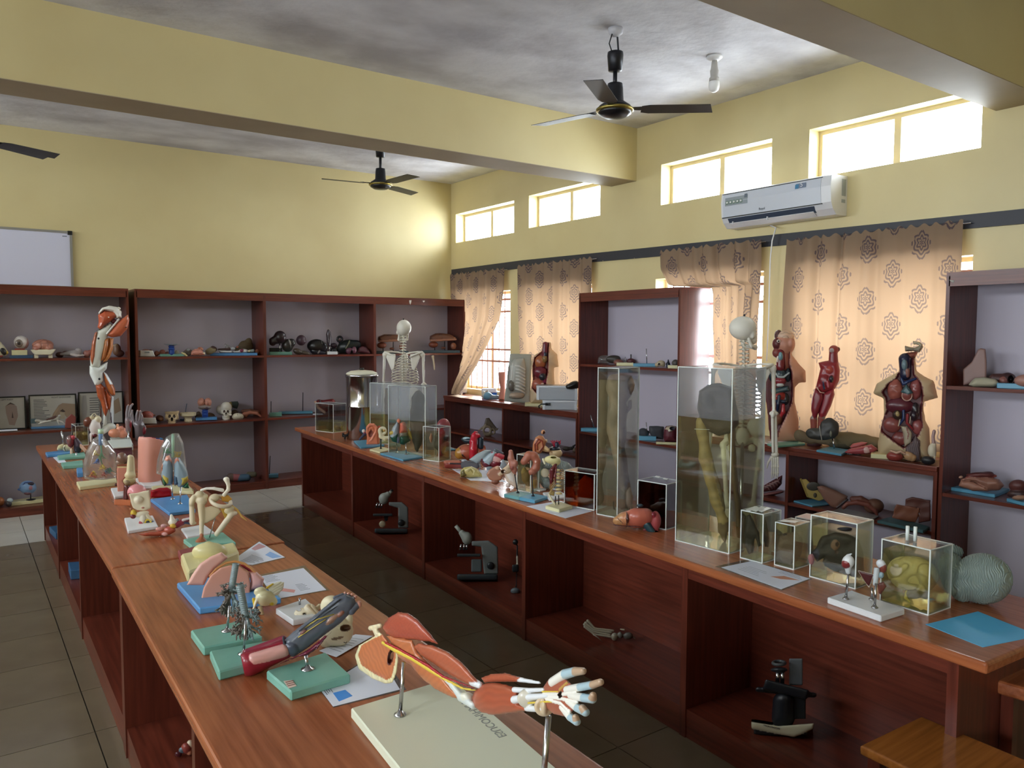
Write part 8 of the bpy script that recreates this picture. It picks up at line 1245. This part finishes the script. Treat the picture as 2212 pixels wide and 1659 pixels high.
it.sdf('section', [Pg([(275, 1235), (290, 1200), (360, 1210), (420, 1235), (440, 1262), (350, 1258)], 30, '#9a6c5a', d=-20, pil=20), Pg([(280, 1200), (330, 1180), (430, 1180), (500, 1195), (530, 1230), (500, 1255), (430, 1260), (360, 1210)], 50, '#8e6252', pil=40), E(400, 1175, 80, 16, '#5a2826', rd=40), C(320, 1190, 480, 1180, 8, 8, '#7a3a34', -20, -10), E(440, 1165, 26, 10, '#4a2222', rd=20), E(290, 1185, 14, 10, '#a07a68', d=-20)], SATIN, 56, k=6, bumps=[('n', 2, .1)])
it = W('face_section_model', 'dark red rounded model over a blue board cut by the right edge', 'model', FR, (600, 1320), ZR2, 5.0); it.board('base_board', [(538, 1292), (640, 1318), (720, 1318), (620, 1280)], .02, LBLUE); it.sdf('section', [E(600, 1225, 50, 34, '#5a302e', rd=40), E(600, 1270, 60, 26, '#3a2424', rd=40), E(610, 1290, 40, 14, '#a07860', rd=30, d=-20)], SATIN, 40, k=8)
it = W('wall_scrap', 'small torn paper tab on the right bookcase header', 'paper', FR, (240, 122), 2.03, 4.945); it.sdf('tab', [Pg([(225, 114), (256, 116), (252, 130), (238, 126)], 3, '#a8a49c', rn=1)], SATIN, 14, floor=False)
# ------------------------------------------------------------------ skeletons, in millimetres
class Mm(It):
    def __init__(s, name, label, cat, xy, rz):
        s.b = np.array([xy[0], xy[1], 0.0]); s.u = .001; s.z0 = 0; s.shift = 0; s.fr = (0, 0, 1); s.root = empty(name, s.b, rz); tag(s.root, label, cat)
    def arr(s, P): return np.asarray(P, float).reshape(-1, 3)*.001
    def pt(s, x, y, d=0): return Vector((x*.001, d*.001, -y*.001))
def skeleton(label, xy, rz, head=0.0, H0=160):
    """front faces local -Y (d<0); y is minus the height in mm"""
    it = Mm('skeleton_model', label, 'skeleton', xy, rz); BN, B2 = '#dcd8cc', '#cfcabb'
    Y = lambda z: -(z+H0)
    ca, sa = math.cos(head), math.sin(head); hp = lambda x, d: (x*ca-d*sa, x*sa+d*ca)
    def he(x, z, rx, rz_, c, rd, d): X_, D_ = hp(x, d); e = E(X_, Y(z), rx, rz_, c, rd=rd, d=D_); return e
    k = max(abs(ca), .0)
    rx_, rd_ = (70, 86) if k > .7 else (86, 70)
    it.sdf('skull', [E(*[hp(0, 8)[0], Y(1625)], rx_, 76, BN, rd=rd_, d=hp(0, 8)[1]), he(0, 1572, 44, 40, BN, 44, -50), he(-50, 1580, 14, 22, BN, 20, -34), he(50, 1580, 14, 22, BN, 20, -34), he(0, 1540, 30, 22, B2, 30, -62), N(he(-26, 1592, 17, 15, '#5a4a40', 22, -92)), N(he(26, 1592, 17, 15, '#5a4a40', 22, -92)), N(he(0, 1566, 10, 16, '#4a3a32', 20, -98))], SATIN, 64, k=18)
    it.sdf('jaw', [[C(hp(-44, -10)[0], Y(1555), hp(-40, -30)[0], Y(1510), 10, 12, BN, hp(-44, -10)[1], hp(-40, -30)[1])], [C(hp(44, -10)[0], Y(1555), hp(40, -30)[0], Y(1510), 10, 12, BN, hp(44, -10)[1], hp(40, -30)[1])], [C(hp(-40, -30)[0], Y(1510), hp(0, -88)[0], Y(1500), 12, 15, BN, hp(-40, -30)[1], hp(0, -88)[1])], [C(hp(40, -30)[0], Y(1510), hp(0, -88)[0], Y(1500), 12, 15, BN, hp(40, -30)[1], hp(0, -88)[1])]], SATIN, 44, k=10)
    m = MB().tube([it.pt(0, Y(1700), 8), it.pt(0, Y(1715), 8)], .006, 8).build('top_screw', DKMET, it.root)
    n = 24
    sp = lambda f: (0, 1540-f*600, 22+18*math.sin(f*6.2-1.2)+10)
    for i in range(n):
        f = i/(n-1); x, z, d = sp(f); r = 15+9*f
        it.sdf('vertebra', [E(x, Y(z), r, 10, BN, rd=r*.85, d=d), C(x, Y(z), x, Y(z-10), 7, 4, B2, d+r, d+r+22), C(x-r, Y(z), x-r-14, Y(z-2), 6, 4, B2, d+8, d+16), C(x+r, Y(z), x+r+14, Y(z-2), 6, 4, B2, d+8, d+16)], SATIN, 20, k=6)
    for i in range(11):
        f = .32+.042*i; x, z, d = sp(f); w = [62, 88, 104, 114, 122, 126, 128, 126, 122, 112, 98][i]; dp = [60, 84, 98, 108, 114, 118, 118, 112, 100, 76, 50][i]
        for s_ in (-1, 1):
            pts = []
            for j in range(11):
                t = j/10*(math.pi*.93 if i < 9 else math.pi*.7); pts.append((s_*w*math.sin(t)*1.0+s_*8*(1-j/10), Y(z-9*j-i*1.0), d+4-dp*(1-math.cos(t))))
            m = MB().tube([it.pt(*p) for p in pts], [.005]*11, 6); m.build('rib', MATS.get('rib_bone') or flat('rib_bone', '#d6d1c4', .5), it.root, True)
    it.sdf('breastbone', [C(0, Y(1350), 0, Y(1230), 20, 14, B2, -130, -180), C(0, Y(1230), 0, Y(1180), 12, 8, B2, -180, -186)], SATIN, 24)
    for s_ in (-1, 1):
        it.sdf('collar_bone', [L([(s_*14, Y(1372), -110), (s_*70, Y(1385), -90), (s_*130, Y(1392), -30), (s_*172, Y(1390), 0)], [10, 8, 8, 10], BN)], SATIN, 30, k=4)
        it.sdf('shoulder_blade', [Pg([(s_*70, Y(1370)), (s_*150, Y(1380)), (s_*165, Y(1340)), (s_*110, Y(1210)), (s_*85, Y(1230))], 9, BN, d=74, rn=4, gx=-.18*s_), L([(s_*72, Y(1345), 84), (s_*130, Y(1372), 70), (s_*180, Y(1388), 18)], [7, 9, 12], BN)], SATIN, 44, k=8)
        it.sdf('upper_arm_bone', [C(s_*188, Y(1362), s_*196, Y(1090), 14, 11, BN, 14, 20), E(s_*182, Y(1366), 25, 26, BN, rd=24, d=12), E(s_*196, Y(1075), 30, 17, BN, rd=17, d=20)], SATIN, 50, k=10)
        it.sdf('forearm_bone', [C(s_*188, Y(1060), s_*200, Y(820), 11, 9, BN, 26, 0), E(s_*188, Y(1070), 14, 24, BN, rd=16, d=36)], SATIN, 44, k=8); it.sdf('forearm_bone', [C(s_*208, Y(1058), s_*222, Y(820), 9, 13, BN, 10, -14)], SATIN, 40)
        it.sdf('wrist_bones', [E(s_*212, Y(800), 26, 18, B2, rd=14, d=-8)], SATIN, 24, bumps=[('n', 3, .1)])
        for q in range(4): x0 = s_*(196+12*q); it.sdf('finger_bone', [L([(x0, Y(785), -8), (x0+s_*3, Y(725), -14), (x0+s_*4, Y(680), -22), (x0+s_*4, Y(650-6*abs(q-1.5)), -30)], [7, 6, 5.5, 4], BN), E(x0+s_*3, Y(725), 8, 8, BN, d=-14), E(x0+s_*4, Y(680), 7, 7, BN, d=-22)], SATIN, 34, k=3)
        it.sdf('thumb_bone', [L([(s_*196, Y(790), -20), (s_*178, Y(745), -40), (s_*172, Y(705), -52)], [7, 7, 4], BN)], SATIN, 26)
        it.sdf('thigh_bone', [C(s_*118, Y(870), s_*84, Y(480), 17, 16, BN, 20, 0), E(s_*92, Y(890), 24, 24, BN, rd=24, d=10), C(s_*92, Y(890), s_*122, Y(862), 15, 18, BN, 10, 20), E(s_*84, Y(460), 40, 26, BN, rd=28)], SATIN, 50, k=12)
        it.sdf('shin_bone', [C(s_*80, Y(430), s_*76, Y(90), 15, 12, BN, 0, 10), E(s_*80, Y(432), 38, 18, BN, rd=26), E(s_*76, Y(82), 22, 16, BN, rd=20, d=10), C(s_*104, Y(410), s_*98, Y(80), 7, 9, B2, 16, 16)], SATIN, 50, k=8)
        it.sdf('foot_bones', [C(s_*80, Y(50), s_*84, Y(24), 24, 16, BN, 30, -40), *[C(s_*(66+11*q), Y(26), s_*(58+17*q), Y(14), 9, 6, B2, -40, -150+10*q) for q in range(5)], E(s_*80, Y(24), 20, 20, BN, rd=24, d=54)], SATIN, 44, k=6)
    it.sdf('pelvis', [E(-88, Y(985), 58, 66, BN, rd=24, d=20, a=-18), E(88, Y(985), 58, 66, BN, rd=24, d=20, a=18), E(0, Y(925), 42, 60, BN, rd=22, d=54), C(-92, Y(910), -20, Y(862), 20, 14, BN, 0, -40), C(92, Y(910), 20, Y(862), 20, 14, BN, 0, -40), E(-66, Y(845), 24, 26, BN, rd=18, d=10), E(66, Y(845), 24, 26, BN, rd=18, d=10), N(E(0, Y(920), 50, 40, '#b8b2a2', rd=40, d=-20))], SATIN, 64, k=16)
    MB().tube([(0, .06, .06), (0, .06, .95+H0*.001)], .012, 10).build('stand_pole', CHROME, it.root, True)
    m = MB()
    for q in range(5): a = q*2*math.pi/5; m.tube([(0, .06, .07), (.27*math.cos(a), .06+.27*math.sin(a), .055)], .012, 8)
    m.build('stand_feet', WHITE, it.root, True)
    for q in range(5): a = q*2*math.pi/5; MB().lathe([(.004, 0), (.024, .004), (.024, .04), (.004, .044)], (.27*math.cos(a), .06+.27*math.sin(a), 0.001), 12).build('castor', BLACK, it.root, True)
    return it
def at_depth(px, py, dep): d = ray(px, py); return (CAMP+d*dep)
p = at_depth(872, 700, 7.55); skeleton('white standing skeleton seen from behind, in front of the back bookcase', p[:2], math.atan2(-p[0], p[1])+math.pi-.15, .45, 135)
p = at_depth(1607, 700, 5.05); skeleton('white standing skeleton facing away behind the largest jar', p[:2], math.atan2(-p[0], p[1])+math.pi+.12, -1.1, 120)
